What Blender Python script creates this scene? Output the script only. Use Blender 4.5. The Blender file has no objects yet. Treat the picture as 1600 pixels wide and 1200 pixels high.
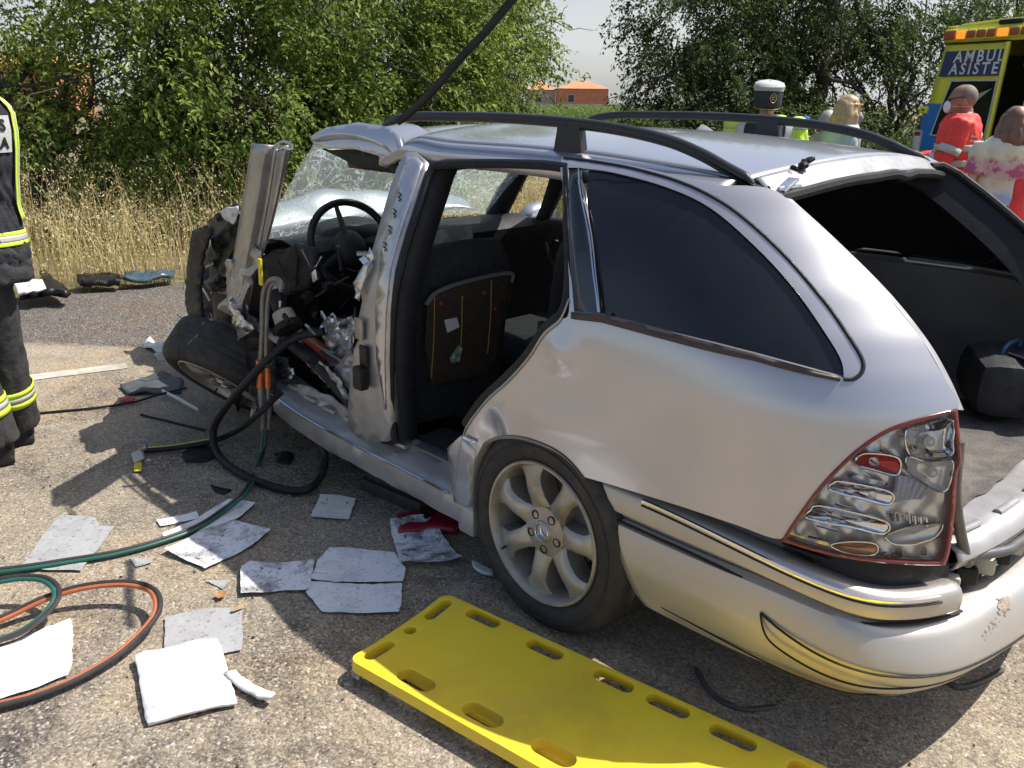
import bpy, bmesh, math, random
import numpy as np
from mathutils import Vector, Matrix, Quaternion
from mathutils.geometry import delaunay_2d_cdt
from mathutils import noise as mnoise
random.seed(7); RNG = np.random.default_rng(7)
R = math.radians
scene = bpy.context.scene
COL = scene.collection

# ------------------------------------------------------------------ camera
CX, CY, CZ = 1.4652, -2.3756, 1.4866
YAW, PIT, ROL, FPX = 0.8033, 0.3304, 0.0102, 1293.13
CAM = np.array([CX, CY, CZ])
_FW = np.array([-math.sin(YAW)*math.cos(PIT), math.cos(YAW)*math.cos(PIT), -math.sin(PIT)])
_RT0 = np.array([math.cos(YAW), math.sin(YAW), 0.0])
_UP0 = np.cross(_RT0, _FW)
_RT = math.cos(ROL)*_RT0 + math.sin(ROL)*_UP0
_UP = -math.sin(ROL)*_RT0 + math.cos(ROL)*_UP0
HF = np.array([-math.sin(YAW), math.cos(YAW), 0.0]); HR = _RT0
cam_d = bpy.data.cameras.new("camera"); cam_d.sensor_width = 36.0
cam_d.lens = FPX/1600*36.0; cam_d.clip_start = 0.05; cam_d.clip_end = 2000
cam = bpy.data.objects.new("camera", cam_d); COL.objects.link(cam)
cam.matrix_world = Matrix(((_RT[0], _UP[0], -_FW[0], CX), (_RT[1], _UP[1], -_FW[1], CY), (_RT[2], _UP[2], -_FW[2], CZ), (0, 0, 0, 1)))
scene.camera = cam

# ------------------------------------------------------------------ light
SUN = Vector((0.37, 0.56, 1.0)).normalized()
w = bpy.data.worlds.new("World"); scene.world = w; w.use_nodes = True
nt = w.node_tree; nt.nodes.clear()
sky = nt.nodes.new("ShaderNodeTexSky"); sky.sky_type = 'NISHITA'; sky.sun_disc = False
sky.sun_elevation = math.asin(SUN.z); sky.sun_rotation = math.atan2(SUN.x, SUN.y)
sky.air_density = 1.0; sky.dust_density = 2.2; sky.ozone_density = 1.0
bgn = nt.nodes.new("ShaderNodeBackground"); bgn.inputs[1].default_value = 0.12
outn = nt.nodes.new("ShaderNodeOutputWorld")
tcw = nt.nodes.new("ShaderNodeTexCoord"); sxw = nt.nodes.new("ShaderNodeSeparateXYZ"); nt.links.new(tcw.outputs['Generated'], sxw.inputs[0])
mrw = nt.nodes.new("ShaderNodeMapRange"); mrw.inputs[1].default_value = 0.42; mrw.inputs[2].default_value = 0.06; mrw.inputs[3].default_value = 0.0; mrw.inputs[4].default_value = 0.85; nt.links.new(sxw.outputs[2], mrw.inputs[0])
mpw = nt.nodes.new("ShaderNodeMapping"); mpw.inputs['Scale'].default_value = (1.5, 1.5, 6.0); nt.links.new(tcw.outputs['Generated'], mpw.inputs[0])
nsw = nt.nodes.new("ShaderNodeTexNoise"); nsw.inputs['Scale'].default_value = 2.2; nsw.inputs['Detail'].default_value = 7; nt.links.new(mpw.outputs[0], nsw.inputs['Vector'])
mcw = nt.nodes.new("ShaderNodeMapRange"); mcw.inputs[1].default_value = 0.35; mcw.inputs[2].default_value = 0.60; mcw.inputs[3].default_value = 0.45; mcw.inputs[4].default_value = 1.0; nt.links.new(nsw.outputs[0], mcw.inputs[0])
mmw = nt.nodes.new("ShaderNodeMath"); mmw.operation = 'MULTIPLY'; nt.links.new(mrw.outputs[0], mmw.inputs[0]); nt.links.new(mcw.outputs[0], mmw.inputs[1])
mxw = nt.nodes.new("ShaderNodeMix"); mxw.data_type = 'RGBA'; mxw.inputs[7].default_value = (4.7, 4.85, 4.9, 1)      # thin summer cloud towards the horizon
nt.links.new(mmw.outputs[0], mxw.inputs[0]); nt.links.new(sky.outputs[0], mxw.inputs[6])
nt.links.new(mxw.outputs[2], bgn.inputs[0]); nt.links.new(bgn.outputs[0], outn.inputs[0])
sl = bpy.data.lights.new("sun", 'SUN'); sl.energy = 5.0; sl.angle = R(0.5); sl.color = (1.0, 0.95, 0.87)
so = bpy.data.objects.new("sun", sl); COL.objects.link(so)
so.rotation_mode = 'QUATERNION'; so.rotation_quaternion = SUN.to_track_quat('Z', 'Y')
scene.view_settings.view_transform = 'Standard'; scene.view_settings.look = 'None'
scene.view_settings.exposure = 0.40; scene.view_settings.gamma = 1.0
scene.view_settings.use_curve_mapping = False

# ------------------------------------------------------------------ pixel to place
def ray(px):
    return _FW + (px[0]-800)/FPX*_RT - (px[1]-600)/FPX*_UP
def on(px, ax, val):
    d = ray(px); return CAM + (val-CAM[ax])/d[ax]*d
def gnd(px, z=0.0): return on(px, 2, z)
def far(px, dist, z=None):
    """the point seen at pixel px at a horizontal forward distance (at height z: straight below it)"""
    d = ray(px); q = CAM + dist/float(d @ HF)*d
    if z is not None: q = np.array([q[0], q[1], z])
    return q

# ------------------------------------------------------------------ mesh tools
class MB:
    def __init__(s): s.v = []; s.f = []; s.u = False
    def add(s, vs, fs):
        b = len(s.v); s.v += [tuple(map(float, v)) for v in vs]; s.f += [tuple(i+b for i in f) for f in fs]; return s
    def box(s, c, d, rot=None, bev=0.0):
        hx, hy, hz = d[0]/2, d[1]/2, d[2]/2
        bm = bmesh.new(); bmesh.ops.create_cube(bm, size=1.0)
        for v in bm.verts: v.co = Vector((v.co.x*d[0], v.co.y*d[1], v.co.z*d[2]))
        if bev > 0: bmesh.ops.bevel(bm, geom=bm.edges[:], offset=bev, segments=2, affect='EDGES', profile=0.5)
        m = rot if rot is not None else Matrix.Identity(3)
        bm.verts.index_update()
        s.add([m @ v.co + Vector(c) for v in bm.verts], [[v.index for v in f.verts] for f in bm.faces]); bm.free(); return s
    def tube(s, path, r, n=8, cap=True, flat=None):
        P = [Vector(p) for p in path]; m = len(P)
        rs = r if hasattr(r, '__len__') else [r]*m
        up = None; rings = []
        for i in range(m):
            t = (P[min(i+1, m-1)]-P[max(i-1, 0)])
            if t.length < 1e-9: t = Vector((0, 0, 1))
            t.normalize()
            if up is None:
                up = Vector((0, 0, 1)) if abs(t.z) < 0.95 else Vector((1, 0, 0))
            a = up - t*up.dot(t)
            if a.length < 1e-4: a = Vector((1, 0.3, 0.1)); a -= t*a.dot(t)
            a.normalize(); b = t.cross(a); up = a
            fl = flat or (1, 1)
            rings.append([P[i] + a*(rs[i]*fl[0]*math.cos(2*math.pi*k/n)) + b*(rs[i]*fl[1]*math.sin(2*math.pi*k/n)) for k in range(n)])
        vs = [v for rg in rings for v in rg]; fs = []
        for i in range(m-1):
            for k in range(n):
                fs.append((i*n+k, i*n+(k+1) % n, (i+1)*n+(k+1) % n, (i+1)*n+k))
        if cap:
            fs.append(tuple(range(n))[::-1]); fs.append(tuple((m-1)*n+k for k in range(n)))
        return s.add(vs, fs)
    def grid(s, rows, close=False):
        m = len(rows); n = len(rows[0]); fs = []
        for i in range(m-1):
            for k in range(n if close else n-1):
                fs.append((i*n+k, i*n+(k+1) % n, (i+1)*n+(k+1) % n, (i+1)*n+k))
        return s.add([v for r_ in rows for v in r_], fs)
    def lathe(s, prof, c, axis, n=32):
        """profile of (radius, height along axis)"""
        ax = Vector(axis).normalized(); a = ax.orthogonal().normalized(); b = ax.cross(a); c = Vector(c)
        rows = [[c + ax*h + a*(r*math.cos(2*math.pi*k/n)) + b*(r*math.sin(2*math.pi*k/n)) for k in range(n)] for r, h in prof]
        return s.grid(rows, True)
    def prism(s, poly, ext):
        """closed 3-D polygon pushed along ext"""
        P = [Vector(p) for p in poly]; e = Vector(ext); n = len(P)
        vs = P + [p+e for p in P]
        fs = [tuple(range(n))[::-1], tuple(range(n, 2*n))] + [(k, (k+1) % n, n+(k+1) % n, n+k) for k in range(n)]
        return s.add(vs, fs)
    def ell(s, c, r, n=12, m=8, rot=None):
        rot = rot or Matrix.Identity(3); rows = []
        for i in range(m+1):
            th = math.pi*i/m
            rows.append([Vector(c) + rot @ Vector((r[0]*max(math.sin(th), 1e-3)*math.cos(2*math.pi*k/n), r[1]*max(math.sin(th), 1e-3)*math.sin(2*math.pi*k/n), r[2]*math.cos(th))) for k in range(n)])
        return s.grid(rows, True)

def tag(o, label=None, cat=None, group=None, kind=None):
    if label: o['label'] = label
    if cat: o['category'] = cat
    if group: o['group'] = group
    if kind: o['kind'] = kind
    return o
def thing(name, label, cat, loc=(0, 0, 0), rotz=0.0, group=None):
    o = bpy.data.objects.new(name, None); COL.objects.link(o); o.empty_display_size = 0.1
    o.location = Vector([float(a) for a in loc]); o.rotation_euler = (0, 0, rotz)
    o['_m'] = 1
    del o['_m']
    return tag(o, label, cat, group)
def wmat(o):
    m = Matrix.Translation(o.location) @ o.rotation_euler.to_matrix().to_4x4()
    return wmat(o.parent) @ m if o.parent else m
def mesh_of(name, mb, smooth=True, face_cam=False, ang=40):
    me = bpy.data.meshes.new(name)
    me.from_pydata(mb.v, [], mb.f); me.update()
    bm = bmesh.new(); bm.from_mesh(me)
    bmesh.ops.remove_doubles(bm, verts=bm.verts[:], dist=1e-5)
    if not face_cam: bmesh.ops.recalc_face_normals(bm, faces=bm.faces[:])
    bm.to_mesh(me); bm.free()
    if smooth:
        me.polygons.foreach_set('use_smooth', [True]*len(me.polygons))
        try: me.set_sharp_from_angle(angle=R(ang))
        except Exception: pass
    return me
def obj(name, mb, m, parent=None, local=False, smooth=True, solid=None, face_cam=False, ang=40, off=-1):
    """one mesh object; vertices are given in world places unless local"""
    me = mesh_of(name, mb, smooth, face_cam, ang) if isinstance(mb, MB) else mb
    o = bpy.data.objects.new(name, me); COL.objects.link(o)
    if m: me.materials.append(m)
    if parent is not None:
        o.parent = parent
        if not local:
            me.transform(wmat(parent).inverted())
    else:
        c = sum((Vector(v.co) for v in me.vertices), Vector())/max(1, len(me.vertices))
        z0 = min((v.co.z for v in me.vertices), default=0)
        c.z = z0
        me.transform(Matrix.Translation(-c)); o.location = c
    if solid:
        md = o.modifiers.new("thickness", 'SOLIDIFY'); md.thickness = solid; md.offset = off
    return o
def struct(name, mb, m, smooth=True, kind='structure'):
    me = mesh_of(name, mb, smooth) if isinstance(mb, MB) else mb
    o = bpy.data.objects.new(name, me); COL.objects.link(o); me.materials.append(m); o['kind'] = kind
    return o
def crom(P, n=6, closed=False):
    P = [np.array(p, float) for p in P]; m = len(P); out = []
    rng = range(m if closed else m-1)
    for i in rng:
        p1, p2 = P[i], P[(i+1) % m]
        p0 = P[(i-1) % m] if (closed or i > 0) else 2*p1-p2
        p3 = P[(i+2) % m] if (closed or i < m-2) else 2*p2-p1
        for k in range(n):
            t = k/n
            out.append(0.5*((2*p1)+(-p0+p2)*t+(2*p0-5*p1+4*p2-p3)*t*t+(-p0+3*p1-3*p2+p3)*t**3))
    if not closed: out.append(P[-1])
    return out
def dens(P, step, closed=True):
    P = [np.array(p, float) for p in P]; out = []
    for i in range(len(P) if closed else len(P)-1):
        a, b = P[i], P[(i+1) % len(P)]; k = max(1, int(np.linalg.norm(b-a)/step))
        for j in range(k): out.append(a+(b-a)*j/k)
    if not closed: out.append(P[-1])
    return out
def inpoly(P, q):
    x, y = q; c = False; n = len(P); j = n-1
    for i in range(n):
        if (P[i][1] > y) != (P[j][1] > y) and x < (P[j][0]-P[i][0])*(y-P[i][1])/(P[j][1]-P[i][1])+P[i][0]: c = not c
        j = i
    return c
def patch(outline, step, map3, holes=()):
    """2-D outline (with holes) triangulated with inner points, each point sent through map3"""
    loops = [dens(outline, step)]+[dens(h, step) for h in holes]
    vs = []; es = []
    for L in loops:
        b = len(vs); vs += [Vector((p[0], p[1])) for p in L]; es += [(b+i, b+(i+1) % len(L)) for i in range(len(L))]
    A = np.array([[v.x, v.y] for v in vs]); lo = A.min(0); hi = A.max(0)
    y = lo[1]; r_ = 0
    while y < hi[1]:
        x = lo[0]+(step/2 if r_ % 2 else 0)
        while x < hi[0]:
            q = (x, y)
            if inpoly(loops[0], q) and not any(inpoly(h, q) for h in loops[1:]):
                if ((A-np.array(q))**2).sum(1).min() > (0.45*step)**2: vs.append(Vector(q))
            x += step
        y += step*0.87; r_ += 1
    V, E, F, *_ = delaunay_2d_cdt(vs, es, [], 0, 1e-7)
    fs = []
    for f in F:
        c = [sum(V[i].x for i in f)/len(f), sum(V[i].y for i in f)/len(f)]
        if inpoly(loops[0], c) and not any(inpoly(h, c) for h in loops[1:]): fs.append(tuple(f))
    mb = MB(); P3 = [map3(v) for v in V]
    # turn the sheet towards the side the camera is on
    s_ = 0.0
    for f in fs[:400]:
        a, b, c = [np.array(P3[i], float) for i in f[:3]]; nrm = np.cross(b-a, c-a); s_ += float(nrm @ (CAM-a))
    if s_ < 0: fs = [f[::-1] for f in fs]
    mb.add(P3, fs); return mb
def nz(x, y=0.0, z=0.0): return mnoise.noise(Vector((x, y, z)))

# ------------------------------------------------------------------ materials
def newmat(name):
    m = bpy.data.materials.new(name); m.use_nodes = True
    return m, m.node_tree, m.node_tree.nodes["Principled BSDF"]
def N(nt, t, **k):
    n = nt.nodes.new(t)
    for a, b in k.items(): setattr(n, a, b)
    return n
def ramp(nt, fac, stops, interp='LINEAR'):
    n = N(nt, "ShaderNodeValToRGB"); n.color_ramp.interpolation = interp
    el = n.color_ramp.elements
    while len(el) < len(stops): el.new(0.5)
    for e, (p, c) in zip(el, stops):
        e.position = p; e.color = (*c, 1) if len(c) == 3 else c
    nt.links.new(fac, n.inputs[0]); return n
def noise(nt, scale, detail=4, rough=0.6, vec=None, dist=0.0):
    n = N(nt, "ShaderNodeTexNoise"); n.inputs['Scale'].default_value = scale; n.inputs['Detail'].default_value = detail
    n.inputs['Roughness'].default_value = rough; n.inputs['Distortion'].default_value = dist
    if vec is None:
        tc = N(nt, "ShaderNodeTexCoord"); vec = tc.outputs['Object']
    nt.links.new(vec, n.inputs['Vector']); return n
def mixc(nt, fac, a, b, mode='MIX'):
    n = N(nt, "ShaderNodeMix"); n.data_type = 'RGBA'; n.blend_type = mode
    for s_, v in ((n.inputs[0], fac), (n.inputs[6], a), (n.inputs[7], b)):
        if hasattr(v, 'is_linked') or hasattr(v, 'links'): nt.links.new(v, s_)
        elif isinstance(v, (int, float)): s_.default_value = v
        else: s_.default_value = (*v, 1)
    return n.outputs[2]
def mat(name, col, rough=0.5, metal=0.0, var=0.2, scale=12.0, bump=0.0, bscale=60.0, col2=None, coat=0.0, spec=0.5, dirt=0.0, dcol=(0.16, 0.12, 0.08), trans=0.0):
    m, nt, p = newmat(name)
    n1 = noise(nt, scale, 5)
    c2 = col2 or tuple(max(0.0, c*(1-var)) for c in col)
    r1 = ramp(nt, n1.outputs[0], [(0.35, col), (0.68, c2)])
    out = r1.outputs[0]
    if dirt > 0:
        nd = noise(nt, scale*0.6+1.3, 8, 0.7, dist=0.6)
        rd = ramp(nt, nd.outputs[0], [(0.45, (0, 0, 0)), (0.75, (dirt, dirt, dirt))])
        out = mixc(nt, rd.outputs[0], out, dcol)
    nt.links.new(out, p.inputs['Base Color'])
    rr = ramp(nt, noise(nt, scale*2.3, 4).outputs[0], [(0.3, (rough*0.8,)*3), (0.7, (min(1, rough*1.2),)*3)])
    nt.links.new(rr.outputs[0], p.inputs['Roughness'])
    p.inputs['Metallic'].default_value = metal; p.inputs['Coat Weight'].default_value = coat; p.inputs['Coat Roughness'].default_value = 0.06
    p.inputs['Specular IOR Level'].default_value = spec
    if trans: p.inputs['Transmission Weight'].default_value = trans
    if bump > 0:
        b = N(nt, "ShaderNodeBump"); b.inputs['Strength'].default_value = bump; b.inputs['Distance'].default_value = 0.01
        nt.links.new(noise(nt, bscale, 5).outputs[0], b.inputs['Height']); nt.links.new(b.outputs[0], p.inputs['Normal'])
    return m
def glassmat(name, tint, alpha, rough=0.03):
    """thin sheet: part of the light goes straight through, the rest is a glossy skin"""
    m, nt, p = newmat(name)
    p.inputs['Base Color'].default_value = (*tint, 1); p.inputs['Roughness'].default_value = rough
    t = N(nt, "ShaderNodeBsdfTransparent"); t.inputs[0].default_value = (*[min(1, 0.6+c) for c in tint], 1)
    mx = N(nt, "ShaderNodeMixShader"); mx.inputs[0].default_value = alpha
    nt.links.new(t.outputs[0], mx.inputs[1]); nt.links.new(p.outputs[0], mx.inputs[2])
    nt.links.new(mx.outputs[0], nt.nodes['Material Output'].inputs[0]); return m
def emitmat(name, col, s):
    m, nt, p = newmat(name); p.inputs['Base Color'].default_value = (*col, 1)
    p.inputs['Emission Color'].default_value = (*col, 1); p.inputs['Emission Strength'].default_value = s; return m

M = {}
_m, _nt, _p = newmat('silver_paint'); M['silver'] = _m
_p.inputs['Base Color'].default_value = (.47, .465, .485, 1); _p.inputs['Metallic'].default_value = .68; _p.inputs['Roughness'].default_value = .28
_p.inputs['Coat Weight'].default_value = .8; _p.inputs['Coat Roughness'].default_value = .05
_b = N(_nt, "ShaderNodeBump"); _b.inputs['Strength'].default_value = .035; _b.inputs['Distance'].default_value = .01; _nt.links.new(noise(_nt, 2.2, 2).outputs[0], _b.inputs['Height']); _nt.links.new(_b.outputs[0], _p.inputs['Normal'])
_d = ramp(_nt, noise(_nt, 55, 6, .8).outputs[0], [(.60, (.47, .465, .485)), (.80, (.38, .355, .33))]); _nt.links.new(_d.outputs[0], _p.inputs['Base Color'])
M['bumper_paint'] = mat('matt_bumper_paint', (0.47, 0.45, 0.42), 0.40, 0.55, 0.06, 2.0, coat=0.12, col2=(0.44, 0.41, 0.37))  # matt paint, slightly warmer than the body silver
M['silver_dirty'] = mat('dusty_silver_paint', (0.40, 0.39, 0.39), 0.42, 0.45, 0.15, 6.0, coat=0.2, dirt=0.45, dcol=(0.20, 0.16, 0.12))
M['torn'] = mat('torn_sheet_metal', (0.44, 0.43, 0.43), 0.36, 0.6, 0.25, 9.0, bump=0.12, bscale=70, dirt=0.35)
M['bare'] = mat('bright_bare_metal', (0.66, 0.67, 0.70), 0.28, 0.9, 0.3, 14.0, bump=0.1, bscale=60)
M['foil'] = mat('crumpled_foil', (0.70, 0.71, 0.73), 0.24, 0.8, 0.2, 14.0)
M['rubber'] = mat('black_rubber', (0.018, 0.018, 0.020), 0.55, 0, 0.4, 20, bump=0.15, spec=0.28)
M['tyre'] = mat('tyre_rubber', (0.030, 0.028, 0.027), 0.75, 0, 0.3, 12, bump=0.2, bscale=90, dirt=0.5, dcol=(0.09, 0.07, 0.055))
M['plastic'] = mat('black_plastic', (0.013, 0.0135, 0.015), 0.42, 0, 0.3, 25, bump=0.12, bscale=200, spec=0.28)
M['rail'] = mat('satin_black_rail', (0.030, 0.032, 0.036), 0.36, 0, 0.2, 18, spec=0.28)
M['dark'] = mat('dark_trim', (0.022, 0.023, 0.027), 0.65, 0, 0.3, 16, bump=0.15, bscale=120, spec=0.28)
M['dash'] = mat('dash_plastic', (0.024, 0.025, 0.028), 0.5, 0, 0.2, 20, bump=0.25, bscale=260, dirt=0.2, dcol=(0.12, 0.11, 0.1), spec=0.28)
M['fabric'] = mat('seat_cloth', (0.036, 0.038, 0.044), 0.95, 0, 0.35, 30, bump=0.4, bscale=350)
M['olive'] = mat('seat_back_board', (0.046, 0.035, 0.022), 0.9, 0, 0.3, 20, bump=0.3, bscale=140)
M['tint'] = mat('tinted_glass', (0.012, 0.0135, 0.017), 0.09, 0, 0.15, 4, spec=0.5, dirt=0.25, dcol=(0.040, 0.041, 0.043))
M['chrome'] = mat('chrome', (0.80, 0.80, 0.82), 0.10, 1.0, 0.1, 10)
M['alloy'] = mat('alloy_rim', (0.46, 0.43, 0.38), 0.42, 0.55, 0.25, 9, dirt=0.75, dcol=(0.20, 0.14, 0.085))
M['brake'] = mat('brake_dark', (0.035, 0.030, 0.026), 0.7, 0.3, 0.4, 15)
M['redplastic'] = mat('dark_red_plastic', (0.16, 0.010, 0.014), 0.18, 0, 0.3, 20, coat=0.5)
M['orange'] = mat('orange_tool_paint', (0.62, 0.10, 0.03), 0.4, 0, 0.3, 12, dirt=0.4, dcol=(0.1, 0.04, 0.02))
M['steel'] = mat('dull_steel', (0.34, 0.33, 0.31), 0.38, 0.85, 0.3, 22)
M['beige'] = mat('beige_ring', (0.50, 0.46, 0.38), 0.5, 0.1, 0.2, 16, dirt=0.3)
M['yellow'] = mat('yellow_plastic', (0.95, 0.69, 0.035), 0.38, 0, 0.08, 3, col2=(0.90, 0.62, 0.03), coat=0.15, dirt=0.35, dcol=(0.36, 0.28, 0.10), bump=0.05, bscale=8)
M['hi_yellow'] = mat('lime_tape', (0.62, 0.80, 0.06), 0.6, 0, 0.1, 20)
M['reflect'] = mat('grey_reflective_tape', (0.50, 0.50, 0.47), 0.45, 0.2, 0.12, 40)
M['green_hose'] = mat('green_hose', (0.018, 0.115, 0.085), 0.4, 0, 0.2, 10)
M['black_hose'] = mat('black_hose', (0.045, 0.040, 0.038), 0.42, 0, 0.3, 14)
M['orange_hose'] = mat('orange_hose', (0.45, 0.13, 0.05), 0.45, 0, 0.3, 10, dirt=0.3)
M['white_plastic'] = mat('white_plastic', (0.66, 0.66, 0.66), 0.45, 0, 0.1, 10, dirt=0.3)
M['blue_plastic'] = mat('blue_plastic', (0.035, 0.085, 0.115), 0.35, 0, 0.2, 10, dirt=0.3)
M['skin'] = mat('skin', (0.52, 0.31, 0.22), 0.5, 0, 0.12, 25)
M['skin_dark'] = mat('tanned_skin', (0.30, 0.155, 0.10), 0.42, 0, 0.12, 25)
M['navy'] = mat('navy_turnout_cloth', (0.022, 0.024, 0.032), 0.85, 0, 0.3, 14, bump=0.5, bscale=40)
M['char'] = mat('charcoal_turnout_cloth', (0.042, 0.042, 0.044), 0.9, 0, 0.3, 14, bump=0.5, bscale=50)
# ================================================================== SETTING
EDGE0 = np.array([-5.62, -0.3]); EDIR = np.array([0.20, 0.98]); EDIR = EDIR/np.linalg.norm(EDIR); ENRM = np.array([-EDIR[1], EDIR[0]])  # ENRM points off the road
def edge(s, off): q = EDGE0+EDIR*s+ENRM*off; return q

# --- asphalt: tan dust ground into a dark exposed-aggregate surface
def asphalt():
    m, nt, p = newmat('worn_asphalt')
    tc = N(nt, "ShaderNodeTexCoord"); ob = tc.outputs['Object']
    nd = noise(nt, 30, 3, 0.6, ob)
    vadd = N(nt, "ShaderNodeMix"); vadd.data_type = 'VECTOR'; vadd.inputs[0].default_value = 0.012
    nt.links.new(ob, vadd.inputs[4]); nt.links.new(nd.outputs[1], vadd.inputs[5])
    v1 = N(nt, "ShaderNodeTexVoronoi"); v1.inputs['Scale'].default_value = 150; nt.links.new(vadd.outputs[1], v1.inputs['Vector'])
    v2 = N(nt, "ShaderNodeTexVoronoi"); v2.inputs['Scale'].default_value = 240; nt.links.new(vadd.outputs[1], v2.inputs['Vector'])
    sep = N(nt, "ShaderNodeSeparateColor"); nt.links.new(v1.outputs['Color'], sep.inputs[0])
    sep2 = N(nt, "ShaderNodeSeparateColor"); nt.links.new(v2.outputs['Color'], sep2.inputs[0])
    dark = ramp(nt, sep.outputs[0], [(0.0, (0.040, 0.036, 0.034)), (0.35, (0.085, 0.074, 0.066)), (0.6, (0.135, 0.112, 0.096)), (0.8, (0.19, 0.165, 0.14)), (0.93, (0.29, 0.26, 0.23)), (1.0, (0.44, 0.42, 0.38))])
    tan = ramp(nt, sep.outputs[0], [(0.0, (0.20, 0.168, 0.13)), (0.25, (0.285, 0.24, 0.18)), (0.55, (0.345, 0.288, 0.215)), (0.75, (0.395, 0.333, 0.252)), (0.90, (0.42, 0.34, 0.235)), (0.97, (0.47, 0.42, 0.345)), (1.0, (0.55, 0.52, 0.465))])
    # where the dust lies
    big = noise(nt, 0.9, 6, 0.62, ob, 0.5)
    mid = noise(nt, 7, 5, 0.65, ob)
    a = N(nt, "ShaderNodeMath", operation='MULTIPLY_ADD'); a.inputs[1].default_value = 0.35
    nt.links.new(mid.outputs[0], a.inputs[0]); nt.links.new(big.outputs[0], a.inputs[2])
    # bare strip nearer the verge, and along the middle of the frame
    sx = N(nt, "ShaderNodeSeparateXYZ"); nt.links.new(ob, sx.inputs[0])
    bare = N(nt, "ShaderNodeMapRange"); bare.inputs[1].default_value = -3.0; bare.inputs[2].default_value = -4.2; bare.inputs[3].default_value = 0.0; bare.inputs[4].default_value = 1.0
    lin = N(nt, "ShaderNodeMath", operation='MULTIPLY_ADD'); lin.inputs[1].default_value = -1.15
    nt.links.new(sx.outputs[1], lin.inputs[0]); nt.links.new(sx.outputs[0], lin.inputs[2])
    nt.links.new(lin.outputs[0], bare.inputs[0]); bare.inputs[1].default_value = -2.95; bare.inputs[2].default_value = -3.25
    sub = N(nt, "ShaderNodeMath", operation='MULTIPLY_ADD'); sub.inputs[1].default_value = -0.50
    nt.links.new(bare.outputs[0], sub.inputs[0]); nt.links.new(a.outputs[0], sub.inputs[2])
    mask = ramp(nt, sub.outputs[0], [(0.46, (0, 0, 0)), (0.68, (1, 1, 1))])
    col = mixc(nt, mask.outputs[0], dark.outputs[0], tan.outputs[0])
    fine = ramp(nt, sep2.outputs[1], [(0.0, (0.55, 0.55, 0.55)), (0.6, (1.0, 1.0, 1.0)), (1.0, (1.25, 1.22, 1.18))])
    col = mixc(nt, 0.75, col, fine.outputs[0], 'MULTIPLY')
    # oily and rusty blotches
    ns = noise(nt, 2.6, 8, 0.7, ob, 1.2)
    rs = ramp(nt, ns.outputs[0], [(0.58, (1, 1, 1)), (0.74, (0.70, 0.66, 0.62))])
    col = mixc(nt, 1.0, col, rs.outputs[0], 'MULTIPLY')
    nh = noise(nt, 1.7, 5, .6, ob, .4); rh = ramp(nt, nh.outputs[0], [(.36, (1.06, .98, .86)), (.5, (1, 1, 1)), (.66, (.86, .88, .90))]); col = mixc(nt, 1.0, col, rh.outputs[0], 'MULTIPLY')
    nt.links.new(col, p.inputs['Base Color']); p.inputs['Roughness'].default_value = 0.78; p.inputs['Specular IOR Level'].default_value = 0.35
    hs = N(nt, "ShaderNodeMath", operation='MULTIPLY_ADD'); hs.inputs[1].default_value = -1.0
    nt.links.new(v1.outputs['Distance'], hs.inputs[0]); nt.links.new(sep.outputs[1], hs.inputs[2])
    b = N(nt, "ShaderNodeBump"); b.inputs['Strength'].default_value = 0.45; b.inputs['Distance'].default_value = 0.004
    nt.links.new(hs.outputs[0], b.inputs['Height']); nt.links.new(b.outputs[0], p.inputs['Normal'])
    return m
mb = MB()
rows = []
for s in np.concatenate([[-300, -100, -30], np.arange(-10, 16, 0.5), [30, 100, 300]]):
    jag = 0.10*nz(s*1.3, 5.1)+0.05*nz(s*5, 2.2)
    a = edge(s, -jag); b_ = edge(s, -14)
    rows.append([(a[0], a[1], 0.0), (b_[0], b_[1], 0.0)])
mb.grid(rows); struct('road', mb, asphalt(), smooth=False)
soil = mat('dry_verge_soil', (0.20, 0.155, 0.085), 0.95, 0, 0.45, 1.2, col2=(0.11, 0.10, 0.05), bump=0.5, bscale=9)
mb = MB(); g = 600
mb.add([(-g, -g, -0.012), (g, -g, -0.012), (g, g, -0.012), (-g, g, -0.012)], [(0, 1, 2, 3)]); struct('ground', mb, soil, smooth=False)
# --- painted edge line
paint = mat('worn_white_paint', (0.56, 0.53, 0.46), 0.75, 0, 0.2, 9, dirt=0.7, dcol=(0.20, 0.16, 0.12), bump=0.4, bscale=90)
mb = MB(); Ln = []
A0 = gnd((-420, 650)); A1 = gnd((198, 572)); Bd = (A1-A0)/np.linalg.norm(A1-A0); Bn = np.array([-Bd[1], Bd[0], 0])
rows = []
for s in np.linspace(0, np.linalg.norm(A1-A0), 40):
    q = A0+Bd*s; j = 0.012*nz(s*9, 1)
    rows.append([(q+Bn*(0.055+j)).tolist()[:2]+[0.004], (q-Bn*(0.055-j)).tolist()[:2]+[0.004]])
mb.grid(rows); struct('road_marking', mb, paint, smooth=False)

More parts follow.
